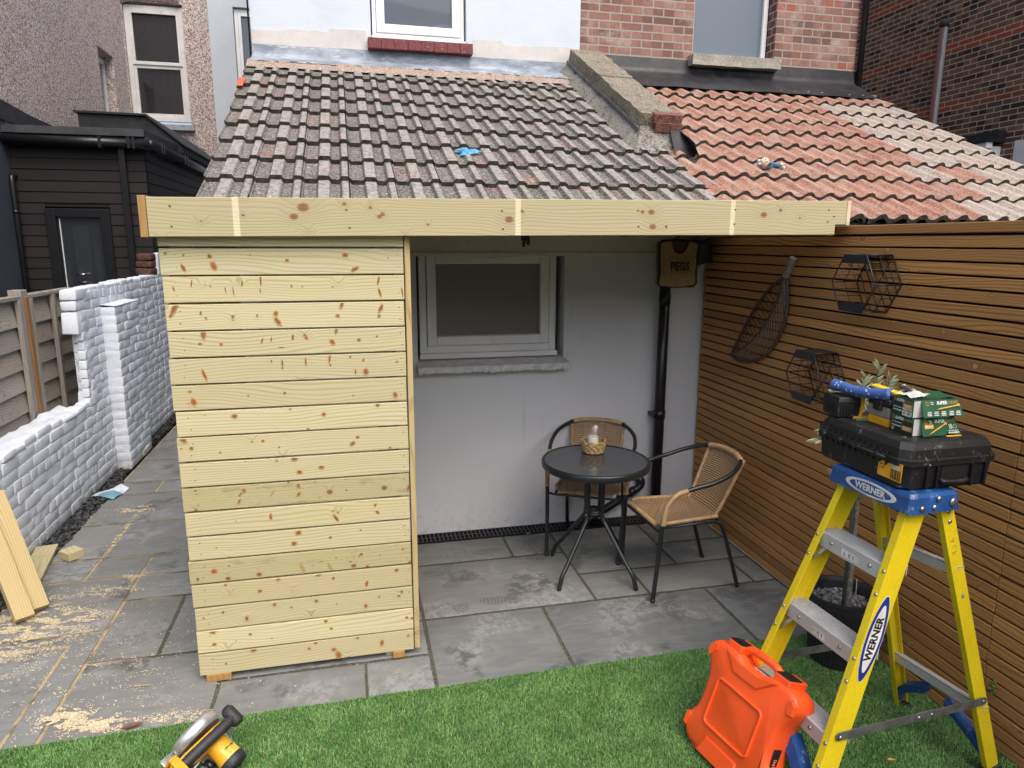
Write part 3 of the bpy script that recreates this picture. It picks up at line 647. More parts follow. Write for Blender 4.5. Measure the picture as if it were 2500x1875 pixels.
b = MB(); b.box(-.2, 1.6, 8.3, 8.32, 3.3, 5.4); b.box(-.2, 1.6, 7.22, 8.3, 3.70, 3.72); b.build('room_back', M['room'], uw)
# lead flashing
b = MB(); xs = np.linspace(-.75, 2.16, 60)
def lf(u, v):
    x = -.75 + 2.93 * u; w = mnoise.noise(Vector((x * 1.7, 0, 2))) * .014 + mnoise.noise(Vector((x * 7, v, 2))) * .004
    top = Vector((x, 6.938, 3.635)); mid = Vector((x, 6.925 + w * .2, 3.545)); low = rp(x, 6.69 + w * .5, .052 + w)
    return top.lerp(mid, v / .4) if v <= .4 else mid.lerp(low, (v - .4) / .6)
b.grid(lf, 70, 10); b.box(-.10, 2.2, 6.941, 6.949, 3.632, 3.640)
b.add([(.217, 6.934, 3.63), (.222, 6.934, 3.63), (.222, 6.75, 3.49), (.217, 6.75, 3.49)], [(0, 1, 2, 3)])
b.build('lead_flashing', M['lead'], WH)
b = MB(); noses = [4.366 + .2925 * k for k in range(-1, 9)]
tile_rows(b, -.775, 12, .267, noses, 6.93, GREY_PROF, lambda c, k: 0)
b.mi = 0
b.mi = 2; b.add([rp(-.77, 4.0, -.01), rp(2.42, 4.0, -.01), rp(2.42, 6.95, -.01), rp(-.77, 6.95, -.01)], [(0, 1, 2, 3)])
b.mi = 3
def mf(u, v): x = -.77 + 2.85 * u; return rp(x, 6.60 + .16 * v + .02 * mnoise.noise(Vector((x * 9, v, 0))), .035 + .022 * v + .012 * mnoise.noise(Vector((x * 14, v * 3, 1))))
b.mi = 1; b.add([tuple(rp(-.779, 6.00, .02)), tuple(rp(-.779, 6.22, .02)), tuple(rp(-.779, 6.22, .05)), tuple(rp(-.779, 6.00, .05)), tuple(rp(-.735, 6.22, .05)), tuple(rp(-.735, 6.00, .05))], [(0, 1, 2, 3), (3, 2, 4, 5)])
b.build('tiled_roof', [M['tile_grey'], plain('new_tile', (.55, .11, .06), .8), M['tile_edge'], M['fillet']], WH)
b = MB(); b.grid(lambda u, v: rp(-.77 + 2.85 * u, 6.585 + .14 * v + .008 * mnoise.noise(Vector((u * 40, v, 0))), .036 + .020 * v + .010 * mnoise.noise(Vector((u * 50, v * 3, 1)))), 90, 3)
b.build('mortar_fillet', tile_mat('mortar', (.27, .19, .15), (.36, .29, .24), (.35, .14, .10), .7, (.48, .44, .40), (.12, .10, .05)), WH)
# main wall of the terrace, painted
b = MB(); wall_open(b, -2.213, -.70, 14.0, 14.3, 0, 8.2, (-1.80, -.98, 3.95, 5.95)); b.build('main_wall', M['pale_render'], WH)
mw = MB(); win_frame(mw, -1.79, -.99, 14.06, 4.02, 5.93, .06, .05, mids=()); mw = mw.build('main_window', M['upvc'], WH)
pane_box('pane', -1.68, -1.1, 14.10, 4.13, 5.82, M['pane'], mw)
b = MB()
for i in range(30): b.add([(-1.7, 14.16, 4.14 + i * .057), (-1.08, 14.16, 4.14 + i * .057), (-1.08, 14.125, 4.185 + i * .057), (-1.7, 14.125, 4.185 + i * .057)], [(0, 1, 2, 3)])
b.box(-1.44, -1.41, 14.115, 14.12, 4.1, 5.85); b.build('blind', M['blind'], mw)
b = MB(); b.tube([(-.765, 6.93, 2.9), (-.765, 6.93, 8.2)], .008, 6); b.build('corner_cable', M['black_plastic'], WH)

# things on the bedroom window sill
o = MB(); o.M = Matrix.Translation((.69, 7.25, 3.80)) @ Matrix.Rotation(.25, 4, 'Z') @ Matrix.Rotation(.08, 4, 'Y'); o.cbox(-.05, .05, -.008, .008, -.08, .045, .003); o.tube([(0, 0, .045), (.0, 0, .06)], .012, 8); o = o.build('card_tag', M['card'])
tag(o, 'small beige tag standing inside the white house bedroom window', 'tag')
o = MB(); o.M = Matrix.Translation((.99, 7.32, 3.84)) @ Matrix.Rotation(.12, 4, 'X'); o.sphere((0, 0, 0), .14, 24, 14, (1, .14, 1.15)); o = o.build('round_mirror', M['beige'])
tag(o, 'beige oval mirror back inside the bedroom window', 'mirror')
o = MB(); o.M = Matrix.Translation((.99, 7.29, 3.955)); o.grid(lambda u, v: (.12 * (u - .5) * 2, -.02 + .05 * v, .045 * math.cos((u - .5) * 2.6) - .05 * abs(v - .5) + .012 * mnoise.noise(Vector((u * 5, v * 5, 0)))), 14, 8); o = o.build('cloth', M['cloth'])
tag(o, 'white cloth draped over the oval mirror back inside window', 'cloth')

# ------------------------------------------------------------------ party wall with stone coping between the two roofs
PW = thing('party_wall', 'mossy stone coped party wall between grey and red tiled roofs', 'wall', (2.3, 5.9, 2.6))
def rough(p, a=.012, f=9): p = Vector(p); return p + Vector((mnoise.noise(p * f), mnoise.noise(p * f + Vector((7, 1, 3))), mnoise.noise(p * f + Vector((2, 9, 5))))) * a
def slope_box(b, x0, x1, ya, yb, h0, h1, nx, ny, a=.012, x0t=None, x1t=None, yat=None):
    x0t = x0 if x0t is None else x0t; x1t = x1 if x1t is None else x1t; yat = ya if yat is None else yat
    B = lambda u, v, t: rough(rp((x0 + (x1 - x0) * u) * (1 - t) + (x0t + (x1t - x0t) * u) * t, (ya + (yb - ya) * v) * (1 - t) + (yat + (yb - yat) * v) * t, h0 + (h1 - h0) * t), a)
    b.grid(lambda u, v: B(u, v, 1), nx, ny); b.grid(lambda u, v: B(0, 1 - u, v), ny, 4); b.grid(lambda u, v: B(1, u, v), ny, 4); b.grid(lambda u, v: B(u, 0, v), nx, 4); b.grid(lambda u, v: B(1 - u, 1, v), nx, 4)
b = MB(); slope_box(b, 2.02, 2.54, 4.86, 6.95, -.03, .15, 12, 40, .018, 2.18, 2.44, 5.20); b.build('mortar_base', M['fillet'], PW, angle=50)
b = MB(); slope_box(b, 2.155, 2.455, 5.19, 6.10, .145, .245, 8, 18, .012); slope_box(b, 2.155, 2.46, 6.105, 6.95, .15, .250, 8, 18, .012); b.build('coping', M['coping'], PW, angle=55)
b = MB(); slope_box(b, 2.27, 2.485, 5.135, 5.21, .125, .19, 4, 2, .005); slope_box(b, 2.25, 2.48, 5.15, 5.21, .19, .25, 4, 2, .006); b.build('end_tile', tile_mat('end_tile', (.16, .055, .045), (.22, .10, .08), (.1, .05, .05), .5, (.3, .2, .18), (.08, .08, .04)), PW)
b = MB(); b.grid(lambda u, v: rough(rp(2.34 + .205 * u + (.06 * (1 - u) * v) - .07 * v * u, 4.855 + .33 * v, -.005 + .155 * v) + RN * .014 - Vector((0, .014, 0)), .006), 6, 6); b.grid(lambda u, v: rough(rp(2.553 - .10 * v, 4.87 + 2.05 * u, -.02 + .17 * v) + Vector((.012, 0, 0)), .008), 20, 4); b.build('tar_patch', M['tar'], PW, angle=60)
b = MB(); slope_box(b, 2.135, 2.152, 5.15, 6.95, .128, .15, 2, 30, .006); b.build('lead_strip', plain('old_lead', (.10, .105, .115), .6, var=.2), PW)

# ------------------------------------------------------------------ brick house next door with the red lean-to roof
BH = thing('brick_house', 'pink brick house with red tiled lean-to roof and grey frosted window', 'house', (3.9, 6.95, 0))
b = MB(); wall_open(b, 2.287, 5.38, 6.95, 7.2, 2.4, 8.2, (3.475, 4.405, 3.735, 5.2)); b.build('upper_wall', M['brick_pink'], BH)
b = MB(); b.box(5.15, 5.379, 7.2, 13, 0, 8.2); b.build('return_wall', M['brick_dark'], BH)
b = MB(); b.add([(4.403, 6.952, 3.74), (4.403, 7.2, 3.74), (4.403, 7.2, 5.2), (4.403, 6.952, 5.2)], [(0, 1, 2, 3)]); b.add([(3.477, 6.952, 3.74), (3.477, 7.2, 3.74), (3.477, 7.2, 5.2), (3.477, 6.952, 5.2)], [(3, 2, 1, 0)]); build_split(b, 'window_reveal', M['brick_reveal'], BH)
b = MB(); b.box(2.4, 5.38, 4.55, 4.8, 0, 2.16); b.build('lower_wall', M['brick_pink'], BH)
w = MB(); win_frame(w, 3.50, 4.385, 7.085, 3.80, 5.15, .048, 0); w.cbox(3.49, 4.39, 7.06, 7.1, 3.765, 3.80, .003); w = w.build('bathroom_window', M['upvc'], BH)
pane_box('pane', 3.545, 4.34, 7.115, 3.845, 5.1, M['pane_frosted'], w)
b = MB(); 
def sl(u, v): x = 3.425 + 1.0 * u; return x
bm = bmesh.new(); bmesh.ops.create_cube(bm, size=1)
for v in bm.verts: v.co = Vector((3.925 + v.co.x * .99, 6.93 + v.co.y * .2, 3.728 + v.co.z * .10))
bmesh.ops.subdivide_edges(bm, edges=bm.edges[:], cuts=7, use_grid_fill=True)
for v in bm.verts: v.co = rough(v.co, .010, 12)
b.addbm(bm); b.build('sill', M['stone_sill'], w, angle=50)
b = MB()
def tf(u, v):
    x = 2.47 + 2.93 * u; wv = mnoise.noise(Vector((x * 3, v * 2, 2))) * .012
    top = Vector((x, 6.935, 3.735 + .012 * mnoise.noise(Vector((math.floor(x / .22), 0, 0))))); mid = Vector((x, 6.915 + wv, 3.60)); low = rp(x, 6.60, .062 + wv)
    return top.lerp(mid, v / .45) if v <= .45 else mid.lerp(low, (v - .45) / .55)
b.grid(tf, 60, 10); b.build('tar_flashing', M['tar'], BH)
b = MB(); tile_rows(b, 2.30, 10, .32, [4.264 + .305 * k for k in range(-1, 8)] + [6.66], 6.93, RED_PROF, lambda c, k: 1 if (c >= 8 or (c == 7 and random.random() < .85) or (c == 6 and random.random() < .12)) and not (c == 9 and random.random() < .25) and not (k > 7 and random.random() < .4) else 0, .032)
b.mi = 2; b.add([rp(2.3, 3.95, -.01), rp(5.5, 3.95, -.01), rp(5.5, 6.95, -.01), rp(2.3, 6.95, -.01)], [(0, 1, 2, 3)])
b.build('tiled_roof', [M['tile_red'], M['tile_pale'], M['tile_edge']], BH)
b = MB(); b.tube([(5.41, 6.90, 3.52), (5.41, 6.90, 8.2)], .034, 10)
for z in (4.45, 5.9): b.tube([(5.41, 6.90, z), (5.41, 6.90, z + .05)], .042, 10)
b.build('downpipe', M['black_plastic'], BH)

# ------------------------------------------------------------------ unseen house opposite, added to block low sky and darken under the canopy
OH = thing('sky_block_house', 'unseen house opposite, added behind the camera to block low sky', 'house', (-1, -22, 0))
b = MB(); b.box(-14, 12, -25, -22, -.05, 5.2); b.build('wall', M['brick_dark'], OH)
b = MB(); b.prism([(-26, 5.2), (-21.7, 5.2), (-23.5, 8)], -14.2, 12.2, 'yz'); b.build('roof', M['felt'], OH)

# ------------------------------------------------------------------ dark brick house on the far right
DH = thing('dark_brick_house', 'dark brown brick house wall with orange brick bands, beyond the red roof', 'house', (8, 8.5, 0))
b = MB(); b.box(8.0, 8.3, 2.0, 15, 0, 9); b.build('side_wall', M['brick_dark'], DH)
p = MB(); p.box(7.82, 7.999, 7.475, 9.2, 0, 3.12)
for i in range(12): p.box(7.812, 7.819, 7.47, 9.2, 2.0 + i * .1, 2.093 + i * .1)
p = p.build('porch', M['upvc'], DH)
b = MB(); b.prism([(7.44, 3.09), (9.2, 3.05), (9.2, 3.11), (7.44, 3.16)], 7.74, 7.83, 'yz'); b.build('fascia', M['upvc'], p)
b = MB(); b.prism([(7.42, 3.185), (9.2, 3.17), (9.2, 3.30), (7.42, 3.30)], 7.88, 7.998, 'yz'); b.prism([(7.42, 3.165), (9.2, 3.12), (9.2, 3.17), (7.42, 3.185)], 7.72, 7.998, 'yz'); b.build('flashing', M['tar'], p)
b = MB(); b.box(7.9, 7.998, 6.6, 7.2, 1.8, 3.15); b.build('window_frame', M['upvc_old'], DH)
m = NT('pole_paint'); co = m.obj(); sx = m.n('SeparateXYZ', Vector=co).outputs; k = m.smooth(m.math('SUBTRACT', m.math('ADD', m.math('MULTIPLY', sx[0], .72), m.math('MULTIPLY', sx[1], -.69)), m.math('MULTIPLY', m.math('SUBTRACT', m.noise(co, 12, 4), .5), .03)), -.002, .018)
POLEM = m.done(m.mix(k, (.085, .033, .028), (.17, .195, .22)), .6)
vp = thing('vent_pole', 'weathered brown and grey vent pole standing before the dark brick wall', 'vent pipe', (7.9, 8.5, 0))
b = MB(); b.tube([(0, 0, 0), (0, 0, 4.80)], .05, 14); b.build('pipe', POLEM, vp, local=True); b = MB(); b.lathe([(.052, 0), (.056, 0), (.056, .09), (.0, .1)], 14, (0, 0, 4.77)); b.build('cap', M['felt'], vp, local=True)

# ------------------------------------------------------------------ pebbledashed neighbour on the left, and its black timber extension
PH = thing('pebbledash_house', 'pebbledashed house with old white sash window, at top left', 'house', (-3.2, 14, 0))
b = MB(); wall_open(b, -3.89, -3.59, 2.0, 14.0, 0, 8.2, (12.51, 13.25, 3.80, 4.84), 'y'); b.build('side_wall', M['pebbledash'], PH)
b = MB(); wall_open(b, -3.59, -2.215, 14.0, 14.3, 0, 8.2, (-3.575, -2.625, 3.93, 5.92)); b.build('rear_wall', M['pebbledash'], PH)
b = MB(); b.box(-3.59, -3.575, 2.0, 9.0, -.05, 3.2); b.build('painted_wall', M['dark_paint'], PH)
b = MB(); b.prism([(2.0, 3.2), (10.9, 3.2), (10.4, 3.34), (9.6, 3.36), (8.8, 3.42), (2.0, 3.42)], -3.588, -3.56, 'yz'); b.build('felt_flashing', M['felt'], PH)
w = MB(); win_frame(w, -3.57, -2.63, 14.05, 4.0, 5.88, .075, 0, .09, ())
for (za, zb, yy) in ((4.075, 4.93, 14.075), (4.93, 5.81, 14.05)):
    w.cbox(-3.495, -3.45, yy, yy + .04, za, zb, .004); w.cbox(-2.75, -2.705, yy, yy + .04, za, zb, .004); w.cbox(-3.45, -2.75, yy, yy + .04, za, za + .055, .004); w.cbox(-3.45, -2.75, yy, yy + .04, zb - .055, zb, .004)
w = w.build('sash_window', M['upvc_old'], PH)
pane_box('pane', -3.46, -2.74, 14.12, 4.1, 5.78, M['pane_dark'], w)
b = MB(); b.grid(lambda u, v: (-3.5 + .8 * u, 14.22 + .015 * math.sin(u * 40) + .01 * math.sin(u * 17), 4.05 + 1.75 * v), 60, 2); b.build('curtain', M['curtain'], w)
b = MB(); b.cbox(-3.44, -2.57, 13.90, 14.05, 3.84, 3.935, .006); b.build('sill', plain('grey_sill', (.33, .36, .40), .7, var=.15, dirt=(.15, .15, .15), dirt_amt=.5), w)
b = MB()
for i in range(11):
    a = -.17 + i * .031; b.box(-3.10 + math.sin(a * 3) * .95 - .045, -3.10 + math.sin(a * 3) * .95 + .045, 13.985, 13.999, 5.87 + .07 * math.cos(a * 8), 5.95 + .07 * math.cos(a * 8))
b.build('arch', plain('arch', (.16, .12, .11), .9, var=.3, vs=40, bump=.6), w)
w = MB(); w.cbox(-3.76, -3.72, 12.515, 12.57, 3.81, 4.78, .004); w.cbox(-3.76, -3.72, 13.18, 13.245, 3.81, 4.78, .004); w.cbox(-3.76, -3.72, 12.57, 13.18, 3.81, 3.87, .004); w.cbox(-3.76, -3.72, 12.57, 13.18, 4.70, 4.78, .004); w = w.build('side_window', M['upvc_old'], PH)
b = MB(); b.box(-3.75, -3.745, 12.55, 13.2, 3.85, 4.74); b.build('pane', M['pane_dark'], w)
b = MB(); b.tube([(-3.42, 13.9, 6.6), (-3.62, 13.8, 5.6)], .006, 5); b.build('cable', M['white_wood'], PH)

TX = thing('timber_extension', 'black timber clad extension with glazed door and felt roof', 'extension', (-2.9, 9.0, 0))
b = MB(); bh = .1205
for i in range(25):
    z = -.03 + i * bh - .036
    for (xa, xb) in ((-3.575, -3.29), (-2.63, -2.215)) if z < 2.27 else ((-3.575, -2.215),):
        b.add([(xa, 9.0, z), (xb, 9.0, z), (xb, 8.985, z), (xa, 8.985, z), (xa, 8.995, z + bh - .012), (xb, 8.995, z + bh - .012), (xb, 9.0, z + bh), (xa, 9.0, z + bh)], [(0, 1, 2, 3), (3, 2, 5, 4), (4, 5, 6, 7)])
    for (ya, yb) in ((9.0, 11.2), (11.205, 13.95)):
        b.add([(-2.213, ya, z), (-2.213, yb, z), (-2.200, yb, z), (-2.200, ya, z), (-2.209, ya, z + bh - .012), (-2.209, yb, z + bh - .012), (-2.213, yb, z + bh), (-2.213, ya, z + bh)], [(0, 3, 2, 1), (3, 4, 5, 2), (4, 7, 6, 5)])
b.box(-3.575, -2.215, 9.003, 9.05, 2.3, 2.95); b.box(-3.575, -3.3, 9.003, 9.05, 0, 2.3); b.box(-2.62, -2.215, 9.003, 9.05, 0, 2.3); b.box(-2.26, -2.214, 9.05, 13.95, 0, 2.95)
b.build('cladding', M['black_board'], TX)
b = MB(); b.box(-3.58, -2.12, 8.90, 13.95, 2.95, 3.07); b.prism([(8.86, 3.065), (8.90, 3.15), (9.25, 3.16), (13.95, 3.25), (13.95, 3.065)], -3.585, -2.17, 'yz', .004); b.build('felt_roof', M['felt'], TX)
b = MB(); b.prism([(-3.33, 3.08), (-2.52, 3.08), (-2.52, 3.52), (-3.33, 3.545)], 10.5, 13.9, 'xz', .004); b.prism([(-2.52, 3.08), (-2.1, 3.08), (-2.1, 3.16), (-2.52, 3.53)], 10.5, 13.9, 'xz', .004); b.prism([(-3.37, 3.545), (-2.52, 3.535), (-2.08, 3.17), (-2.08, 3.19), (-2.51, 3.56), (-3.37, 3.57)], 10.46, 13.9, 'xz'); b.build('roof_box', M['felt'], TX)
b = MB(); b.tube([(-3.57, 8.84, 3.0), (-2.10, 8.84, 2.985)], .048, 10); b.tube([(-2.10, 8.8, 2.985), (-2.10, 13.9, 2.97)], .048, 10)
for x in (-2.62, -2.33, -2.28): b.box(x, x + .03, 8.785, 8.89, 2.93, 3.05)
for y in (9.1, 9.2, 10.3, 10.45, 12): b.box(-2.155, -2.045, y, y + .03, 2.92, 3.04)
b.build('gutter', M['black_plastic'], TX)
b = MB(); b.cbox(-2.465, -2.40, 8.90, 8.965, 0, 2.95, .006); b.box(-2.47, -2.395, 8.895, 8.97, 1.93, 1.945); b.build('downpipe', M['black_plastic'], TX)
d = MB()
d.cbox(-3.29, -3.19, 8.95, 9.02, 0, 2.28, .006); d.cbox(-2.735, -2.63, 8.95, 9.02, 0, 2.28, .006); d.cbox(-3.19, -2.735, 8.95, 9.02, 2.185, 2.28, .006); d.cbox(-3.19, -2.735, 8.97, 9.02, 0, .25, .004)
d = d.build('glazed_door', M['black_plastic'], TX)
pane_box('pane', -3.19, -2.735, 9.0, .25, 2.185, M['pane_door'], d)
b = MB(); b.box(-3.165, -3.155, 8.985, 8.992, .3, 2.17); b.build('bead', M['upvc_old'], d)
b = MB(); b.tube([(-3.03, 8.93, 1.545), (-2.93, 8.93, 1.545)], .014, 8); b.tube([(-2.955, 8.97, 1.545), (-2.955, 8.93, 1.545)], .01, 8); b.build('handle', plain('steel', (.55, .56, .57), .25, 1.0), d)
b = MB(); b.box(-3.19, -2.735, 9.9, 9.92, 0, 2.2); b.box(-3.06, -2.90, 9.06, 9.08, .8, 2.1); b.box(-2.86, -2.80, 9.06, 9.08, .6, 1.9); b.box(-3.16, -3.12, 9.05, 9.07, .3, 1.7); b.build('room_back', plain('inside', (.30, .36, .40), .8), d)  # pale strips just behind the pane imitate reflections and things in the room
o = MB(); o.tube([(-3.545, 8.985, 2.62), (-3.55, 8.93, 2.62), (-3.55, 8.91, 2.60), (-3.55, 8.905, 2.55), (-3.55, 8.905, 0)], .03, 10); o.tube([(-3.55, 8.905, 2.22), (-3.55, 8.905, 2.25)], .036, 10); o = o.build('waste_pipe', M['black_plastic'])
tag(o, 'black waste pipe with elbow beside black timber cladding', 'pipe')
# ------------------------------------------------------------------ white painted brick garden wall (left)
GW = thing('garden_wall', 'white painted brick garden wall, low then stepping up beside the path', 'wall', (-2.1, 5.8, 0))
b = MB(); CH = .0735
def course_face(y0, y1, z0, z1, xf, seed, ragged=False):
    r = random.Random(seed); nz = int(round((z1 - z0) / CH))
    for i in range(nz):
        z = z0 + i * CH; y = y0 - r.uniform(0, .12) - (.1 if i % 2 else 0); head = r.random() < .22
        while y < y1:
            L = (.108 if head or r.random() < .12 else .222) + r.uniform(-.012, .012); a, c = max(y, y0), min(y + L, y1)
            if c - a > .03:
                dx = r.uniform(-.0025, .0045) + .004 * mnoise.noise(Vector((a * 2, z * 2, 0))); dz = .009 * mnoise.noise(Vector((a * 1.3, z, 4)))
                b.cbox(xf - .05, xf + dx, a + .004, c - .004, z + .004 + dz, z + CH - .003 + dz, .0035, .0030)
            y += L
course_face(1.2, 5.86, 0, .66, -2.0, 1); course_face(5.86, 8.1, 0, 1.54, -2.0, 2); course_face(8.1, 9.4, 0, 1.54, -2.0, 3)
# rounded top course of the low part
r = random.Random(9); y = 1.2
while y < 5.84:
    L = r.uniform(.10, .24); b.cbox(-2.09, -1.998 + r.uniform(-.012, .008), y + .006, y + L - .004, .655, .715 + r.uniform(-.02, .018), .018, .006); y += L
b.box(-2.24, -2.0045, 1.2, 5.86, 0, .66); b.box(-2.105, -2.0045, 5.95, 9.4, 0, 1.53)
# mortar top
b.grid(lambda u, v: (-2.25 + .22 * u, 1.2 + 4.66 * v, .668 + .03 * mnoise.noise(Vector((u * 3, v * 26, 0))) + .015 * mnoise.noise(Vector((u * 9, v * 90, 3)))), 8, 110)
for i in range(18):
    yy = 5.9 + i * .2; b.cbox(-2.115, -2.0, yy, yy + .196, 1.535, 1.572 + random.uniform(-.006, .006), .008, .004)
b.build('brickwork', M['white_paint'], GW, angle=40)
b = MB(); z = 0
while z < 1.33:
    y = 6.30
    for L in ((.22, .22, .22) if int(z / CH) % 2 else (.11, .22, .22, .11)):
        b.cbox(-2.01, -1.888 + random.uniform(-.005, .004), y + .004, y + L - .004, z + .004, z + CH - .004, .005, .003); y += L
    z += CH
b.box(-2.01, -1.895, 6.305, 6.955, 0, z - .01); b.grid(lambda u, v: (-2.0 + .115 * u, 6.30 + .66 * v, z + .004 + .012 * (1 - u) + .006 * mnoise.noise(Vector((u * 6, v * 9, 1)))), 6, 20)
b.build('pier', M['white_paint'], GW, angle=40)
b = MB()
for (z0, z1, x0, y0) in ((.66, .78, -2.10, 5.90), (.78, .86, -2.09, 5.92), (.86, .93, -2.085, 5.90), (.93, 1.0, -2.08, 5.91), (1.0, 1.08, -2.085, 5.90), (1.08, 1.155, -2.09, 5.90), (1.155, 1.225, -2.085, 5.89), (1.23, 1.405, -2.115, 5.80), (1.41, 1.485, -2.105, 5.795), (1.49, 1.572, -2.105, 5.79)):
    b.cbox(x0 - .1 if z0 > 5 else x0, -1.998 + random.uniform(-.004, .006), y0, 6.02, z0 + .003, z1 - .003, .012, .006)
b.build('end_quoin', M['white_paint'], GW, angle=40)
b = MB()
for k, (z, ya, yb) in enumerate(((1.575, 8.0, 8.14), (1.65, 8.02, 8.24), (1.725, 8.05, 8.26), (1.575, 8.16, 8.4), (1.65, 8.27, 8.5), (1.725, 8.28, 8.5))):
    b.cbox(-2.16, -2.0 + random.uniform(-.02, .0), ya, yb, z + .003, z + .068, .010, .006)
b.build('bare_bricks', M['old_brick'], GW, angle=40)
b = MB(); b.cbox(-2.03, -1.995, 8.22, 9.4, 1.572, 1.80, .008, .004); b.build('upper_course', M['white_paint'], GW)

# ------------------------------------------------------------------ weathered panel fence behind the low white wall
PF = thing('panel_fence', 'weathered grey lap panel fence behind the low white wall', 'fence', (-2.32, 4.5, 0))
def lap_panel(ya, yb):
    b = MB(); n = 7; z0 = .42; ph = (1.50 - z0) / n
    for i in range(n):
        z = z0 + i * ph; k = .008 * mnoise.noise(Vector((i * 3.1, ya, 0)))
        b.add([(-2.300 + k, ya, z - .02), (-2.300 + k, yb, z - .02 + .006 * random.uniform(-1, 1)), (-2.328, yb, z + ph), (-2.328, ya, z + ph), (-2.316, ya, z - .02), (-2.316, yb, z - .02)], [(0, 1, 2, 3), (4, 5, 1, 0)])
    return b.build('panel', M['grey_wood'], PF)
pans = [(1.6, 3.72), (3.82, 5.6), (5.72, 6.6)]
for ya, yb in pans:
    lap_panel(ya, yb)
    b = MB(); b.cbox(-2.36, -2.275, ya, yb, 1.515, 1.54, .003, .002); b.build('capping', M['grey_wood'], PF)
    b = MB()
    for y in (ya + .03, (ya + yb) / 2, yb - .03): b.cbox(-2.30, -2.268, y - .022, y + .022, .40, 1.515, .003)
    build_split(b, 'batten', M['grey_batten'], PF)
for y in (3.77, 5.66):
    b = MB(); b.cbox(-2.36, -2.275, y - .05, y + .05, 0, 1.58, .004); b.build('post', M['grey_batten'], PF)
    b = MB(); b.cbox(-2.274, -2.262, y - .018, y + .03, .40, 1.53, .002); b.build('brown_strip', M['brown_strip'], PF)
o = MB(); o.M = Matrix.Translation((-2.30, 6.9, 1.55)); o.lathe([(.045, 0), (.05, .005), (.05, .022), (.0, .026)], 14); o.tube([(0, 0, .02), (-.01, 0, .07), (-.02, .01, .13)], .003, 6); o = o.build('fence_hook', M['black_plastic'])
tag(o, 'small black disc with a thin upright wire on top of the white wall', 'hook')
o.location = (.13, -.35, .02)

# ------------------------------------------------------------------ brown slatted fence (right)
SF = thing('slatted_fence', 'brown horizontal slatted timber fence along the right side of the patio', 'fence', (2.37, 2.5, 0))
b = MB(); pitch = .0529; FX = 2.36
def slat(y0, y1, z):
    j = random.uniform(-.0016, .0016); b.cbox(FX + j, FX + .02 + j, y0, y1, z + random.uniform(-.0008, .0008), z + pitch - .0085 + random.uniform(-.0008, .0008), .0028)
for i in range(37):
    z = .012 + i * pitch
    j0 = 1.955 + random.uniform(-.004, .004); slat(-1.0, j0 - .0015, z); slat(j0 + .0015, 4.37 - random.uniform(0, .008), z)
b.build('slats', M['cedar'], SF)
b = MB(); b.cbox(FX - .012, FX + .05, -1.0, 3.10, 1.972, 2.012, .003); b.cbox(FX - .002, FX + .045, 3.105, 4.37, 1.972, 2.008, .003); b.build('top_rail', M['cedar'], SF)
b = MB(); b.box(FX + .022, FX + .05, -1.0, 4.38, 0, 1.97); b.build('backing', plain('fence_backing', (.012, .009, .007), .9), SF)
o = MB()
for (dy, dz, s) in ((0, 0, .02), (.015, -.02, .018), (-.012, -.012, .016), (.004, -.035, .017)): o.add([(2.352, 1.90 + dy - s * .6, .27 + dz), (2.345, 1.90 + dy, .27 + dz - s * .5), (2.352, 1.90 + dy + s * .6, .27 + dz), (2.345, 1.90 + dy, .27 + dz + s * .5)], [(0, 1, 2, 3)])
o.box(2.3505, 2.3595, 1.90, 1.908, .235, .28)
o = o.build('clover_sprig', plain('clover', (.16, .24, .05), .6)); tag(o, 'tiny green sprig growing between fence slats at bottom right', 'plant')

# ------------------------------------------------------------------ timber shelter: fascia, cladding, flat roof
TS = thing('timber_shelter', 'new pale pine storage shelter with boarded front and long fascia', 'shelter', (-.2, 3.0, 0))
def fz(x): return 2.092 + (x + .74) * .034 / 3.07
b = MB()
pts = [(-.738, 1.944), (-.738, fz(-.738)), (2.334, 2.126), (2.334, 2.016), (2.262, 2.016), (2.262, 1.969)]
nx = 60; top = [(-.738 + 3.072 * i / nx) for i in range(nx + 1)]
b.prism(pts, 2.95, 2.994, 'xz', .0025); b.build('fascia', M['fascia'], TS)
b = MB(); 
for (x, z) in ((-.655, 2.060), (-.655, 1.985), (.0, 2.055), (.01, 1.985), (.64, 2.06), (.645, 1.985), (1.255, 2.07), (1.26, 2.0), (1.73, 2.08), (1.73, 2.015), (2.22, 2.085), (2.22, 2.03), (2.25, 2.055)):
    b.M = Matrix.Translation((x, 2.9488, z)) @ Matrix.Rotation(PI / 2, 4, 'X'); b.lathe([(.0042, 0), (.0036, .0012), (0, .0014)], 10)
build_split(b, 'screw', plain('screw', (.25, .20, .10), .35, .8), TS)
b = MB(); b.box(2.3185, 2.3365, 2.947, 2.9498, 2.014, 2.1275); b.build('end_strip', plain('pale_pine', (.62, .50, .34), .6), TS)
b = MB(); b.cbox(-.768, -.740, 2.951, 4.19, 1.942, 2.098, .002); b.build('side_fascia', M['pine_end'], TS)
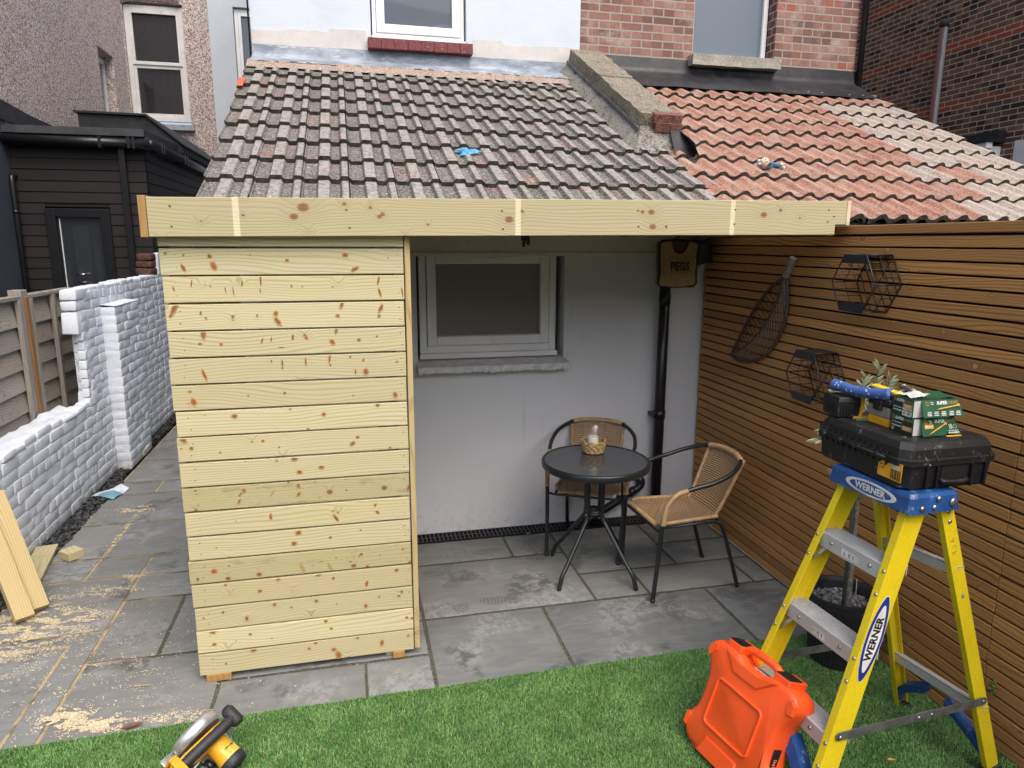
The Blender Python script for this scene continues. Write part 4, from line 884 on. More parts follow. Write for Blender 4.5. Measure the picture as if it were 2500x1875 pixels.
# cladding boards
P0 = .030; PT = .11045
b = MB(); rr = random.Random(5)
for i in range(18):
    z = P0 + i * PT; z1 = min(z + PT - .0075, 1.99)
    b.mi = 1 if i in (4, 7) else 0
    xl = -.722 + rr.uniform(-.004, .004); xr = .226 + rr.uniform(-.003, .001); dy = rr.uniform(-.0012, .0012)
    b.cbox(xl, xr, 3.006 + dy, 3.026 + dy, z + rr.uniform(-.001, .001), z1, .0022)
KN = '-0.700,1.881,0.0049,0.0049,0;-0.635,1.874,0.0035,0.0035,0;-0.538,1.870,0.0069,0.0069,0;-0.526,1.831,0.0083,0.0139,-25;-0.639,1.823,0.0070,0.0157,-25;-0.245,1.853,0.0055,0.0048,0;-0.386,1.874,0.0028,0.0028,0;-0.013,1.874,0.0096,0.0075,0;0.024,1.816,0.0188,0.0082,-25;0.162,1.861,0.0021,0.0021,0;-0.681,1.742,0.0032,0.0105,-20;-0.614,1.762,0.0031,0.0139,10;-0.489,1.736,0.0024,0.0139,-10;-0.459,1.728,0.0024,0.0214,-5;-0.424,1.760,0.0031,0.0124,10;-0.352,1.776,0.0041,0.0258,0;-0.356,1.732,0.0024,0.0110,0;-0.233,1.749,0.0031,0.0082,-15;-0.190,1.746,0.0021,0.0021,0;-0.069,1.744,0.0024,0.0024,0;0.119,1.768,0.0044,0.0198,12;0.123,1.718,0.0051,0.0226,-15;0.217,1.719,0.0034,0.0206,-8;-0.544,1.751,0.0024,0.0024,0;-0.685,1.666,0.0091,0.0334,32;-0.589,1.646,0.0035,0.0084,15;-0.571,1.625,0.0031,0.0063,-30;-0.468,1.628,0.0045,0.0049,0;-0.375,1.631,0.0031,0.0062,0;-0.301,1.638,0.0069,0.0083,15;-0.296,1.606,0.0086,0.0214,-35;-0.035,1.671,0.0062,0.0192,18;-0.054,1.624,0.0062,0.0048,0;0.125,1.652,0.0075,0.0199,25;0.117,1.620,0.0051,0.0045,-20;-0.703,1.634,0.0042,0.0032,0;-0.586,1.562,0.0105,0.0266,5;-0.602,1.520,0.0060,0.0039,0;-0.522,1.516,0.0059,0.0045,0;-0.362,1.527,0.0035,0.0132,20;-0.326,1.531,0.0031,0.0097,15;-0.240,1.537,0.0052,0.0117,10;-0.186,1.533,0.0052,0.0052,0;-0.062,1.565,0.0062,0.0192,12;-0.082,1.513,0.0076,0.0110,-40;0.028,1.519,0.0062,0.0052,0;0.105,1.532,0.0031,0.0031,0;-0.287,1.496,0.0125,0.0028,0;-0.595,1.391,0.0064,0.0261,-18;-0.331,1.439,0.0028,0.0052,0;-0.288,1.429,0.0038,0.0160,0;-0.194,1.431,0.0038,0.0194,0;-0.096,1.442,0.0048,0.0194,8;-0.010,1.447,0.0035,0.0035,0;0.044,1.431,0.0038,0.0059,10;-0.289,1.409,0.0035,0.0035,0;-0.094,1.415,0.0038,0.0038,0;0.186,1.419,0.0035,0.0035,0;0.009,1.382,0.0038,0.0125,0;0.053,1.380,0.0090,0.0104,0;-0.645,1.280,0.0094,0.0128,-20;-0.655,1.324,0.0040,0.0037,0;-0.286,1.301,0.0046,0.0046,0;-0.432,1.297,0.0027,0.0027,0;0.175,1.273,0.0086,0.0106,-20;-0.005,1.278,0.0023,0.0023,0;-0.492,1.211,0.0094,0.0074,0;-0.132,1.200,0.0073,0.0063,0;0.097,1.230,0.0069,0.0050,0;-0.268,1.231,0.0033,0.0033,0;-0.607,1.223,0.0020,0.0020,0;-0.700,1.124,0.0082,0.0150,-40;-0.670,1.083,0.0068,0.0055,0;-0.560,1.058,0.0034,0.0031,0;-0.386,1.098,0.0050,0.0040,0;-0.200,1.135,0.0050,0.0070,0;0.006,1.091,0.0060,0.0040,0;-0.016,1.063,0.0060,0.0107,45;-0.322,1.066,0.0030,0.0030,20;0.222,1.135,0.0057,0.0127,-25;-0.462,1.021,0.0068,0.0061,0;-0.263,1.011,0.0108,0.0084,0;-0.246,0.948,0.0088,0.0068,0;-0.153,0.964,0.0095,0.0057,0;0.145,1.034,0.0040,0.0037,0;-0.478,0.884,0.0059,0.0072,-20;-0.500,0.836,0.0049,0.0152,28;-0.254,0.888,0.0058,0.0072,-20;-0.254,0.849,0.0058,0.0123,45;0.220,0.841,0.0058,0.0192,15;-0.491,0.870,0.0035,0.0031,0;-0.376,0.754,0.0063,0.0160,0;-0.102,0.723,0.0069,0.0187,-35;-0.113,0.759,0.0041,0.0031,0;0.080,0.735,0.0062,0.0125,-38;0.071,0.770,0.0041,0.0069,30;-0.520,0.747,0.0021,0.0021,0;-0.266,0.670,0.0091,0.0073,0;-0.287,0.621,0.0085,0.0067,0;-0.131,0.635,0.0049,0.0042,0;0.002,0.657,0.0028,0.0028,0;-0.607,0.633,0.0025,0.0025,0;-0.625,0.525,0.0123,0.0090,0;-0.702,0.580,0.0083,0.0061,0;-0.693,0.496,0.0047,0.0066,0;0.001,0.540,0.0064,0.0057,0;0.187,0.547,0.0043,0.0039,0;-0.177,0.525,0.0025,0.0025,0;-0.364,0.460,0.0072,0.0079,0;-0.192,0.465,0.0093,0.0090,0;-0.127,0.438,0.0050,0.0047,0;0.025,0.472,0.0071,0.0129,0;0.019,0.394,0.0065,0.0159,12;-0.444,0.412,0.0073,0.0065,0;-0.583,0.456,0.0044,0.0040,0;0.216,0.473,0.0072,0.0136,15;0.156,0.446,0.0079,0.0054,0;-0.603,0.328,0.0052,0.0044,0;-0.507,0.287,0.0056,0.0089,0;-0.387,0.339,0.0066,0.0059,0;-0.206,0.335,0.0058,0.0051,0;0.011,0.283,0.0066,0.0095,0;-0.316,0.316,0.0037,0.0033,0;-0.684,0.310,0.0034,0.0034,0;0.176,0.335,0.0051,0.0044,0;0.074,0.322,0.0033,0.0029,0;-0.118,0.309,0.0026,0.0026,0;-0.652,0.242,0.0128,0.0098,0;-0.650,0.178,0.0076,0.0064,0;-0.498,0.207,0.0052,0.0045,0;-0.170,0.229,0.0059,0.0052,0;-0.148,0.189,0.0052,0.0045,0;0.196,0.200,0.0059,0.0052,0;0.220,0.195,0.0048,0.0045,0;-0.408,0.175,0.0030,0.0030,0;-0.560,0.183,0.0023,0.0023,0;-0.489,0.129,0.0095,0.0098,0;-0.220,0.128,0.0068,0.0064,0;-0.249,0.102,0.0060,0.0049,0;-0.141,0.082,0.0083,0.0068,0;-0.122,0.050,0.0091,0.0152,-12;0.078,0.086,0.0064,0.0106,5;-0.033,0.127,0.0053,0.0049,0;0.187,0.136,0.0060,0.0049,0;0.201,0.107,0.0049,0.0045,0;-0.609,0.077,0.0038,0.0035,0;-0.720,0.084,0.0039,0.0077,0'
rk = random.Random(2)
for e in KN.split(';'):
    x, z, ra, rb, an = [float(t) for t in e.split(',')]
    if not -.72 < x < .222: continue
    a = math.radians(-an); n = 14; w = [1 + rk.uniform(-.16, .16) for _ in range(n)]; streak = rb > 1.9 * ra or ra > 1.9 * rb
    zi = int((z - P0) / PT); zlo, zhi = P0 + zi * PT + .0025, P0 + zi * PT + PT - .0095
    for k, (mi, sc, yy) in enumerate(((3, 1.55, 3.0043), (2, 1.0, 3.0040)) if not streak else ((3, 1.12, 3.0043), (2, .80, 3.0040))):
        b.mi = mi; P = []
        for i in range(n):
            t = 2 * PI * i / n; u, v = ra * sc * w[i] * math.cos(t), rb * sc * w[i] * math.sin(t)
            P.append((min(max(x + u * math.cos(a) - v * math.sin(a), -.717), .224), yy, min(max(z + u * math.sin(a) + v * math.cos(a), zlo), zhi)))
        b.add(P, [tuple(range(n))])
b.mi = 0
b.build('cladding', [M['pine'], M['pine_dirty'], M['knot'], M['knot_halo']], TS)
b = MB()
for i in range(18):
    for x in (-.668, .205):
        for dz in (.028, .078):
            if i * PT + dz > 1.9: continue
            b.M = Matrix.Translation((x + rr.uniform(-.006, .006), 3.0052, P0 + i * PT + dz)) @ Matrix.Rotation(PI / 2, 4, 'X'); b.lathe([(.0024, 0), (.0016, .0006), (0, .0006)], 8)
build_split(b, 'nail', plain('nail', (.10, .07, .035), .5), TS)
b = MB(); b.cbox(.2300, .2540, 2.999, 3.070, .040, 1.985, .003); b.build('edge_batten', M['pine_post'], TS)
b = MB()
for x0, x1 in ((-.69, -.595), (.095, .185)): b.cbox(x0, x1, 3.030, 3.118, .0, 2.03, .004)
for x0, x1 in ((-.69, -.60),): b.cbox(x0, x1, 4.08, 4.17, 0, 2.03, .004)
build_split(b, 'post', M['pine_post'], TS)
for x0, x1 in ((-.695, -.590), (.128, .182)):
    b = MB(); b.cbox(x0, x1, 3.0, 3.029, -.002, .032, .003); b.build('foot', M['pine_end'], TS)
b = MB()
for i in range(18): b.cbox(-.722, -.702, 3.032, 4.2, P0 + i * PT, min(P0 + i * PT + PT - .0075, 1.94), .0022)
b.build('side_cladding', M['pine'], TS)
b = MB(); b.prism([(2.996, 2.03), (4.203, 2.045), (4.203, 2.09), (2.996, 2.072)], -.738, 2.33, 'yz'); b.build('roof_deck', plain('deck_board', (.40, .38, .34), .7), TS)
b = MB()
for x in (-.66, -.1, .5, 1.1, 1.7, 2.27): b.cbox(x - .022, x + .022, 2.997, 4.2, 1.965, 2.032, .003)
build_split(b, 'rafter', M['pine_end'], TS)
b = MB(); b.M = Matrix.Translation((.845, 3.36, 1.955)); b.cbox(-.02, .02, -.012, .012, -.02, .02, .004); b.tube([(0, 0, -.01), (-.008, 0, -.035), (-.006, 0, -.05)], .007, 8); b.cbox(.006, .022, -.01, .01, -.04, -.005, .003); b.build('bracket', M['black_plastic'], TS)

# ------------------------------------------------------------------ pipes, drain, washing line, peg bag
o = thing('downpipe', 'tall black plastic downpipe on the white patio wall', 'downpipe', (2.045, 4.30, 0))
b = MB(); b.tube([(0, 0, .0), (0, 0, 1.86)], .036, 18); b.build('pipe', M['black_plastic'], o, local=True)
b = MB(); b.tube([(0, 0, .74), (0, 0, .80)], .041, 18); b.cbox(-.048, -.036, -.02, .02, .745, .785, .003); b.sphere((-.05, -.03, .785), .014, 10, 8); b.box(-.05, .05, .02, .083, .75, .775); b.build('bracket', M['black_plastic'], o, local=True)
b = MB(); b.tube([(.0, 0, 1.52), (0, 0, 1.6)], .0395, 18); b.build('coupling', M['black_plastic'], o, local=True)
o = MB(); o.tube(spline([(1.53, 4.335, .008), (1.60, 4.335, .045), (1.88, 4.335, .205), (1.925, 4.335, .232), (1.948, 4.335, .255), (1.945, 4.34, .285), (1.925, 4.36, .30), (1.91, 4.39, .30)], 5), .027, 14); o.tube([(1.86, 4.335, .194), (1.90, 4.335, .217)], .032, 14)
o = o.build('branch_pipe', M['black_plastic']); tag(o, 'sloping black waste pipe low on the white wall behind the table', 'pipe')
b = MB(); x = -.70
b.box(x, 2.34, 4.255, 4.262, -.02, .004); b.box(x, 2.34, 4.374, 4.383, -.02, .004); b.box(x, 2.34, 4.31, 4.322, -.02, .0035)
while x < 2.33:
    b.box(x, x + .011, 4.262, 4.374, -.012, .003); x += .028
b.mi = 1; b.box(-.70, 2.34, 4.25, 4.384, -.05, -.03)
o = b.build('drain_channel', [M['black_plastic'], plain('drain_dark', (.006, .006, .006), .9)]); tag(o, 'black slotted drain channel along the foot of the white wall', 'drain')

o = thing('washing_line', 'black retractable washing line case in the corner beside the peg bag', 'washing line', (2.24, 4.26, 1.86))
b = MB(); b.prism([(-.075, -.06), (-.045, -.085), (.05, -.062), (.06, -.03), (.06, .06), (.03, .082), (-.05, .085), (-.075, .05)], -.055, .05, 'xz', .008); b.build('case', M['rubber'], o, local=True, angle=40)
b = MB(); b.cbox(.062, .095, -.02, .09, -.055, .06, .004); b.tube([(.075, -.03, -.05), (.075, -.03, .05)], .012, 10); b.cbox(.05, .09, -.05, -.02, -.06, -.035, .003); b.build('wall_bracket', M['black_metal'], o, local=True)
b = MB(); b.box(-.06, .06, .05, .12, -.03, .03); b.build('mount', M['black_plastic'], o, local=True)

# peg bag with lettering
PB = thing('peg_bag', 'hessian peg bag with black trim lettered PEGS, hanging by the pipe', 'peg bag', (1.968, 4.0, 1.80))
hes = NT('hessian'); co = hes.obj(); sp = hes.n('SeparateXYZ', Vector=co).outputs
wv = hes.math('MULTIPLY', hes.math('ADD', hes.math('SINE', hes.math('MULTIPLY', sp[0], 3000)), hes.math('SINE', hes.math('MULTIPLY', sp[2], 3000))), .25)
HES = hes.done(hes.mix(hes.smooth(hes.noise(co, 60, 5, .7), .3, .7), (.30, .20, .105), (.44, .32, .18)), .9, hes.bump(wv, .4, .002), spec=.1)
def bagoutline():
    P = [(-.128, .118), (-.118, .135), (-.06, .138), (-.052, .105), (-.03, .072), (0, .060), (.03, .070), (.055, .10), (.066, .135), (.118, .132), (.130, .118), (.124, .04), (.122, -.06), (.126, -.118), (.112, -.134), (0, -.137), (-.112, -.135), (-.128, -.118), (-.120, -.06), (-.126, .04)]
    return P
b = MB(); P = bagoutline(); n = len(P)
for sgn, yy in ((1, -.022), (-1, .022)):
    b.add([(x * .985, yy + .012 * math.cos(x * 9) * -sgn, z) for x, z in P] + [(0, yy - sgn * .014, -.03)], [((i, (i + 1) % n, n) if sgn > 0 else ((i + 1) % n, i, n)) for i in range(n)])
b.build('front', HES, PB, local=True)
b = MB(); b.tube([(x, -.020 - .004, z) for x, z in P], .0075, 8, closed=True); b.build('trim', plain('trim', (.012, .012, .014), .85), PB, local=True)
b = MB(); b.add([(-.055, .010, .135), (.06, .010, .135), (.06, .010, .05), (-.055, .010, .05)], [(3, 2, 1, 0)]); b.build('opening', plain('bag_dark', (.17, .09, .045), .9), PB, local=True)
b = MB(); b.text('PEGS', .072, frame((0, -.052, -.015), (1, 0, 0), (0, 0, 1), (0, -1, 0)), .0012, .001, 1.0, 0, .80); b.build('lettering', plain('thread', (.02, .017, .016), .8), PB, local=True)
b = MB(); b.tube([(-.10, 0, .138), (0, 0, .145), (.10, 0, .138)], .008, 8); b.tube([(0, 0, .145), (.0, 0, .162), (.012, 0, .172)], .003, 6); b.build('hanger', M['black_metal'], PB, local=True)

# ------------------------------------------------------------------ leaf wall decoration
LD = thing('leaf_decoration', 'dark rattan leaf shaped wall decoration hung on the slatted fence', 'wall decoration', (2.34, 3.6, 1.5))
LX = 2.338
def c2(P): return [(LX, y, z) for y, z in P]
Lp = spline(c2([(3.415, 1.748), (3.53, 1.695), (3.66, 1.585), (3.765, 1.462), (3.85, 1.345), (3.914, 1.240)]), 8)
Rp = spline(c2([(3.412, 1.748), (3.388, 1.66), (3.385, 1.54), (3.43, 1.42), (3.53, 1.305), (3.66, 1.238), (3.78, 1.212), (3.86, 1.215), (3.914, 1.240)]), 8)
Cp = spline([(LX - .012, y, z) for y, z in ((3.413, 1.748), (3.43, 1.68), (3.49, 1.56), (3.58, 1.445), (3.70, 1.345), (3.82, 1.275), (3.914, 1.240))], 8)
RAT = plain('rattan', (.085, .058, .045), .5, var=.25, vs=60); RAT2 = plain('rattan_pale', (.22, .165, .125), .5, var=.2, vs=60)
b = MB(); b.tube(Lp, .0085, 8); b.tube(Rp, .0085, 8); b.build('rim', RAT, LD)
b = MB(); b.tube(Cp, .0068, 8); b.build('midrib', RAT, LD)
def at(C, t): f = t * (len(C) - 1); i = min(int(f), len(C) - 2); return C[i].lerp(C[i + 1], f - i)
b = MB()
for i in range(24):
    t = .06 + i * .0365; b.tube([at(Cp, t), at(Lp, min(1, t))], .0026, 6)
b.build('left_ribs', RAT, LD)
b = MB()
for i in range(23):
    t = .03 + i * .040; b.tube([at(Cp, t), at(Rp, min(.995, t * .86 + .17))], .0034, 6)
b.build('right_ribs', RAT2, LD)
b = MB()
hs = [Vector((LX, 3.415, 1.748)), Vector((LX, 3.362, 1.852))]
b.tube(hs, .018, 10)
for i in range(16):
    p = hs[0].lerp(hs[1], (i + .5) / 16); d = (hs[1] - hs[0]).normalized(); b.tube([p - d * .0028, p + d * .0028], .0205, 10)
b.build('wrapped_handle', plain('cord', (.30, .27, .24), .8, var=.2, vs=80), LD)

# ------------------------------------------------------------------ hexagonal wire shelves on the fence
def hex_shelf(cy, cz, R, x0, x1, label):
    o = thing('wire_shelf', label, 'wire shelf', (x1, cy, cz), group='hexagonal wire shelves on the fence')
    D = x0 - x1          # negative: towards the patio
    V = [(R * .5, R * .9), (R, 0), (R * .5, -R * .9), (-R * .5, -R * .9), (-R, 0), (-R * .5, R * .9)]
    F = [Vector((D, y, z)) for y, z in V]; B = [Vector((0, y, z)) for y, z in V]
    b = MB()
    for L in (F, B):
        b.tube(L, .0032, 6, closed=True)
    for i in range(6): b.tube([F[i], B[i]], .0032, 6)
    b.build('wire_frame', M['black_metal'], o, local=True)
    b = MB()          # grid of thin wires over the back and between the two hexagons
    for i in range(6):
        a0, a1, c0, c1 = F[i], F[(i + 1) % 6], B[i], B[(i + 1) % 6]
        if i in (2, 5): continue
        for k in (1, 2, 3): b.tube([a0.lerp(a1, k / 4), c0.lerp(c1, k / 4)], .0018, 5)
        b.tube([a0.lerp(c0, .5), a1.lerp(c1, .5)], .0018, 5)
    for k in (-3, -2, -1, 0, 1, 2, 3):          # two crossing sets of diagonals on the back hexagon
        for s in ((1, -1) if k in (0, 3) else (1,)):
            off = k * R * .36; pts = []
            for t in np.linspace(-1.6, 1.6, 161):
                y = t * R * .5 + off; z = s * t * R * .87
                if abs(z) <= R * .9 and abs(y) <= R - abs(z) * .5 / .9: pts.append((y, z))
            if len(pts) > 4 : b.tube([(0.0 - .002 * s, *pts[0]), (0.0 - .002 * s, *pts[-1])], .0018, 5)
    for (ya, yb) in ((-.38, -.72), (0, -.42), (.38, -.1)): b.tube([(D, R * ya, R * .88 * (1 if abs(ya) < .5 else 1)), (D, R * yb * 1.0 + (-R * .1), 0)], .0018, 5)
    b.build('mesh', M['black_metal'], o, local=True)
    for s in (1, -1):
        b = MB(); hgt = R * .27; w0 = R * .5; w1 = R * .5 + hgt * .5 / .9
        poly = [(-w0, s * R * .9), (w0, s * R * .9), (w1, s * (R * .9 - hgt)), (-w1, s * (R * .9 - hgt))]
        b.prism(poly if s < 0 else poly[::-1], D - .003, D + .001, 'yz')
        zz = s * R * .895; b.box(D, 0, -w0 + .002, w0 - .002, zz - .001, zz + .001) if s > 0 else None
        b.build('plate', plain('plate', (.020, .024, .030), .45, var=.15), o, local=True)
    return o
hex_shelf(2.742, 1.752, .141, 2.222, 2.356, 'black hexagonal wire shelf, the upper one on the slatted fence')
hex_shelf(3.035, 1.266, .140, 2.222, 2.356, 'black hexagonal wire shelf low on the fence, nearer the leaf decoration')
# ------------------------------------------------------------------ bistro set
def weave_mat():
    m = NT('rattan_weave'); uv = m.uv(); s = m.n('SeparateXYZ', Vector=uv).outputs
    a = m.math('MULTIPLY', s[0], PI / .0165); c = m.math('MULTIPLY', s[1], PI / .0120)
    fa = m.math('FLOOR', m.math('DIVIDE', s[0], .0165)); fc = m.math('FLOOR', m.math('DIVIDE', s[1], .0120))
    par = m.math('MODULO', m.math('ABSOLUTE', m.math('ADD', fa, fc)), 2.0)
    sa = m.math('ABSOLUTE', m.math('SINE', a)); sc = m.math('ABSOLUTE', m.math('SINE', c))
    h = m.math('MULTIPLY', sc, m.math('ADD', .55, m.math('MULTIPLY', sa, m.math('ADD', .1, m.math('MULTIPLY', par, .35)))))
    col = m.mix(m.smooth(h, .12, .75), (.085, .05, .026), m.mix(m.noise(uv, 60, 3), (.40, .255, .135), (.56, .39, .225)))
    p = m.n('BsdfPrincipled'); m.set(p.inputs['Base Color'], col); p.inputs['Roughness'].default_value = .45; m.set(p.inputs['Normal'], m.bump(h, .9, .004))
    t = m.n('BsdfTransparent'); mx = m.n('MixShader'); hole = m.math('MULTIPLY', m.math('LESS_THAN', sa, .34), m.math('LESS_THAN', sc, .55))
    m.set(mx.inputs[0], hole); m.t.links.new(p.outputs[0], mx.inputs[1]); m.t.links.new(t.outputs[0], mx.inputs[2]); m.t.links.new(mx.outputs[0], m.out.inputs[0]); return m.mat
WEAVE = weave_mat(); WRAP = plain('rattan_wrap', (.43, .28, .145), .45, var=.12, vs=40)
CH_G = 'rattan bistro chairs at the round table'
def wrap(b, path, r):
    P = spline(path, 6); L = [0]
    for a, c in zip(P[:-1], P[1:]): L.append(L[-1] + (c - a).length)
    n = max(4, int(L[-1] / .0075)); out = []; rad = []
    for i in range(n * 4 + 1):
        t = L[-1] * i / (n * 4); k = min(len(L) - 2, max(0, int(np.searchsorted(L, t) - 1))); f = (t - L[k]) / max(1e-6, L[k + 1] - L[k])
        out.append(P[k].lerp(P[k + 1], f)); rad.append(r + .0022 * abs(math.sin(PI * i / 4)))
    b.tube(out, rad, 10)
def make_chair(label):
    t = thing('bistro_chair', label, 'chair', (0, 0, 0), group=CH_G)
    half = [(-.235, -.265, .003), (-.238, -.245, .25), (-.242, -.232, .44), (-.247, -.212, .545), (-.252, -.165, .61), (-.262, -.06, .645), (-.268, .05, .668), (-.245, .17, .705), (-.175, .262, .738), (-.09, .296, .750), (0, .304, .752)]
    path = half + [(-x, y, z) for x, y, z in half[-2::-1]]
    b = MB(); b.tube(spline(path, 7), .0125, 12)
    b.tube([(-.243, -.232, .405), (-.20, -.237, .398), (.20, -.237, .398), (.243, -.232, .405)], .008, 8)
    b.tube([(-.19, -.22, .405), (-.175, .10, .405), (-.16, .15, .41)], .008, 8); b.tube([(.19, -.22, .405), (.175, .10, .405), (.16, .15, .41)], .008, 8)
    b.build('hoop_frame', M['black_metal'], t, local=True)
    for s in (-1, 1):
        b = MB(); b.tube(spline([(s * .168, .07, .407), (s * .176, .135, .400), (s * .186, .178, .345), (s * .195, .285, .003)], 7), .0115, 12); b.build('rear_leg', M['black_metal'], t, local=True)
        b = MB(); wrap(b, [(s * .243, -.230, .445), (s * .247, -.212, .545), (s * .252, -.165, .61), (s * .258, -.10, .634)], .0135); b.build('arm_wrap', WRAP, t, local=True)
        b = MB(); b.lathe([(.0135, 0), (.0135, .02), (0, .021)], 12, (s * .235, -.265, 0)); b.lathe([(.0125, 0), (.0125, .02), (0, .021)], 12, (s * .195, .285, 0)); b.build('foot_cap', M['rubber'], t, local=True)
    b = MB(); tp = [p for p in spline(path, 7) if abs(p.x) < .168 and p.y > .2]; wrap(b, tp[::3] + [tp[-1]], .0145); b.build('top_wrap', WRAP, t, local=True)
    # seat, curving up into the backrest: one woven surface each
    def seat(u, v):
        y = -.232 + .375 * v; w = .198 - .03 * v; 
        if v < .12: w -= .035 * (1 - v / .12) ** 2
        x = (u - .5) * 2 * w
        z = .432 - .020 * (1 - ((u - .5) * 2) ** 2) * math.sin(PI * min(1, v * 1.05)) - .012 * max(0, 1 - v / .10) ** 2
        return (x, y, z)
    b = MB(); b.grid(seat, 24, 24, (.38, .38)); b.build('seat', WEAVE, t, local=True)
    def back(u, v):
        a = min(1, v / .2); y = .143 + .018 * math.sin(a * PI / 2) + .135 * max(0, v - .05); z = .432 + .318 * v - .004 * (1 - a)
        w = .148 + .028 * v; x = (u - .5) * 2 * w; y += .030 * (1 - ((u - .5) * 2) ** 2) * (.3 + .7 * v) - .004
        return (x, y, z)
    b = MB(); b.grid(back, 22, 26, (.33, .34)); b.build('backrest', WEAVE, t, local=True)
    b = MB()
    for s in (0, 1):
        wrap(b, [back(s, v) for v in np.linspace(0, 1, 9)], .010); wrap(b, [seat(s, v) for v in np.linspace(.05, 1, 8)], .010)
    wrap(b, [seat(u, 0.0) for u in np.linspace(0, 1, 9)], .011); b.build('edge_wrap', WRAP, t, local=True)
    return t
def copy_tree(o, parent=None):
    c = o.copy(); COL.objects.link(c)
    if parent: c.parent = parent
    for ch in [x for x in bpy.data.objects if x.parent == o]: copy_tree(ch, c)
    return c
ca = make_chair('tan rattan chair right of the table, seen side on with its back to the fence')
ca.location = (1.80, 3.462, 0); ca.rotation_euler = (0, 0, math.radians(-88))
cb = copy_tree(ca); cb.location = (1.465, 4.035, 0); cb.rotation_euler = (0, 0, math.radians(-27))
cb['label'] = 'tan rattan chair behind the round table, its back against the white wall'

TB = thing('bistro_table', 'small round black glass topped table with bent metal legs', 'table', (1.340, 3.625, 0))
b = MB(); b.lathe([(.0, .700), (.292, .700)], 64, caps=False)
m = NT('table_glass'); co = m.obj(); sp_ = m.smooth(m.noise(co, 260, 2, .6), .66, .74, 0, .5)
TGL = m.done(m.mix(sp_, (.050, .053, .062), (.18, .185, .19)), m.math('ADD', .06, m.math('MULTIPLY', m.noise(co, 12, 4), .12)), m.bump(m.noise(co, 90, 3), .03, .002), spec=.6)
b.build('glass_top', TGL, TB, local=True)
b = MB(); b.lathe([(.290, .664), (.308, .664), (.311, .668), (.311, .696), (.307, .7025), (.298, .7035), (.292, .7005)], 64, caps=False); b.lathe([(0, .690), (.291, .690)], 64, caps=False); b.build('rim', M['black_metal'], TB, local=True)
for a in (36, 123, 214, 302):
    A = math.radians(a); c_, s_ = math.cos(A), math.sin(A); b = MB()
    pr = [(.062, .668), (.062, .60), (.060, .45), (.058, .40), (.068, .355), (.10, .31), (.24, .135), (.285, .085), (.300, .05), (.315, .004)]
    b.tube(spline([(c_ * r, s_ * r, z) for r, z in pr], 6), .0125, 12); b.build('leg', M['black_metal'], TB, local=True)
b = MB()
for z in (.385, .615):
    b.tube([(.052 * math.cos(t * PI / 10), .052 * math.sin(t * PI / 10), z) for t in range(20)], .009, 8, closed=True)
    b.lathe([(.046, z - .018), (.05, z - .018), (.05, z + .018), (.046, z + .018)], 24, caps=False)
b.box(-.10, .10, -.012, .012, .655, .668); b.box(-.012, .012, -.10, .10, .6555, .6675); b.build('brace_ring', M['black_metal'], TB, local=True)
b = MB()
for a in (36, 123, 214, 302):
    A = math.radians(a)
    for z in (.385, .615): b.sphere((math.cos(A) * .077, math.sin(A) * .077, z), .006, 10, 6)
build_split(b, 'bolt', plain('bolt', (.5, .5, .5), .3, 1.0), TB, True)
o = thing('seagrass_basket', 'scalloped natural seagrass basket holding the glass candle jar', 'basket', (1.375, 3.768, .7035))
SEA = plain('seagrass', (.47, .33, .145), .75, var=.3, vs=120)
b = MB()
for k in range(6):
    z = .006 + k * .0085; R = .060 + .0018 * k
    b.tube([((R + .003 * math.sin(j * PI / 2 * 1.0 + k * 1.57) * 1.0) * math.cos(2 * PI * j / 48), (R + .003 * math.sin(j * PI / 2 + k * 1.57)) * math.sin(2 * PI * j / 48), z + .0012 * math.sin(j * 1.3)) for j in range(48)], .0052, 6, closed=True)
for k in range(9):
    a0 = 2 * PI * k / 9
    for q, rr in ((0, 1), (1, .62)):
        b.tube([(.071 * math.cos(a0 + .36 * math.cos(t) * rr), .071 * math.sin(a0 + .36 * math.cos(t) * rr), .052 + .022 * math.sin(t) * rr) for t in np.linspace(0, PI, 9)], .0042, 6)
b.lathe([(0, .001), (.06, .001)], 24, caps=False); b.build('weave', SEA, o, local=True)
o2 = MB(); o2.M = Matrix.Translation((1.375, 3.768, .7075)); o2.lathe([(0, .0), (.050, .0), (.0545, .006), (.0545, .172), (.0530, .1725), (.0527, .170)], 40, caps=False)
tag(o2.build('glass_jar', M['glass']), 'clear glass cylinder standing in the seagrass basket on the table', 'glass jar')
o3 = MB(); o3.M = Matrix.Translation((1.372, 3.765, .7165)); o3.lathe([(0, 0), (.031, 0), (.0315, .003), (.0315, .082), (.029, .0855), (.024, .0845), (.010, .082), (0, .081)], 32); o3.tube([(0, 0, .08), (.001, 0, .092)], .0012, 5)
tag(o3.build('candle', plain('wax', (.72, .68, .56), .5, var=.03)), 'cream pillar candle inside the clear glass jar', 'candle')

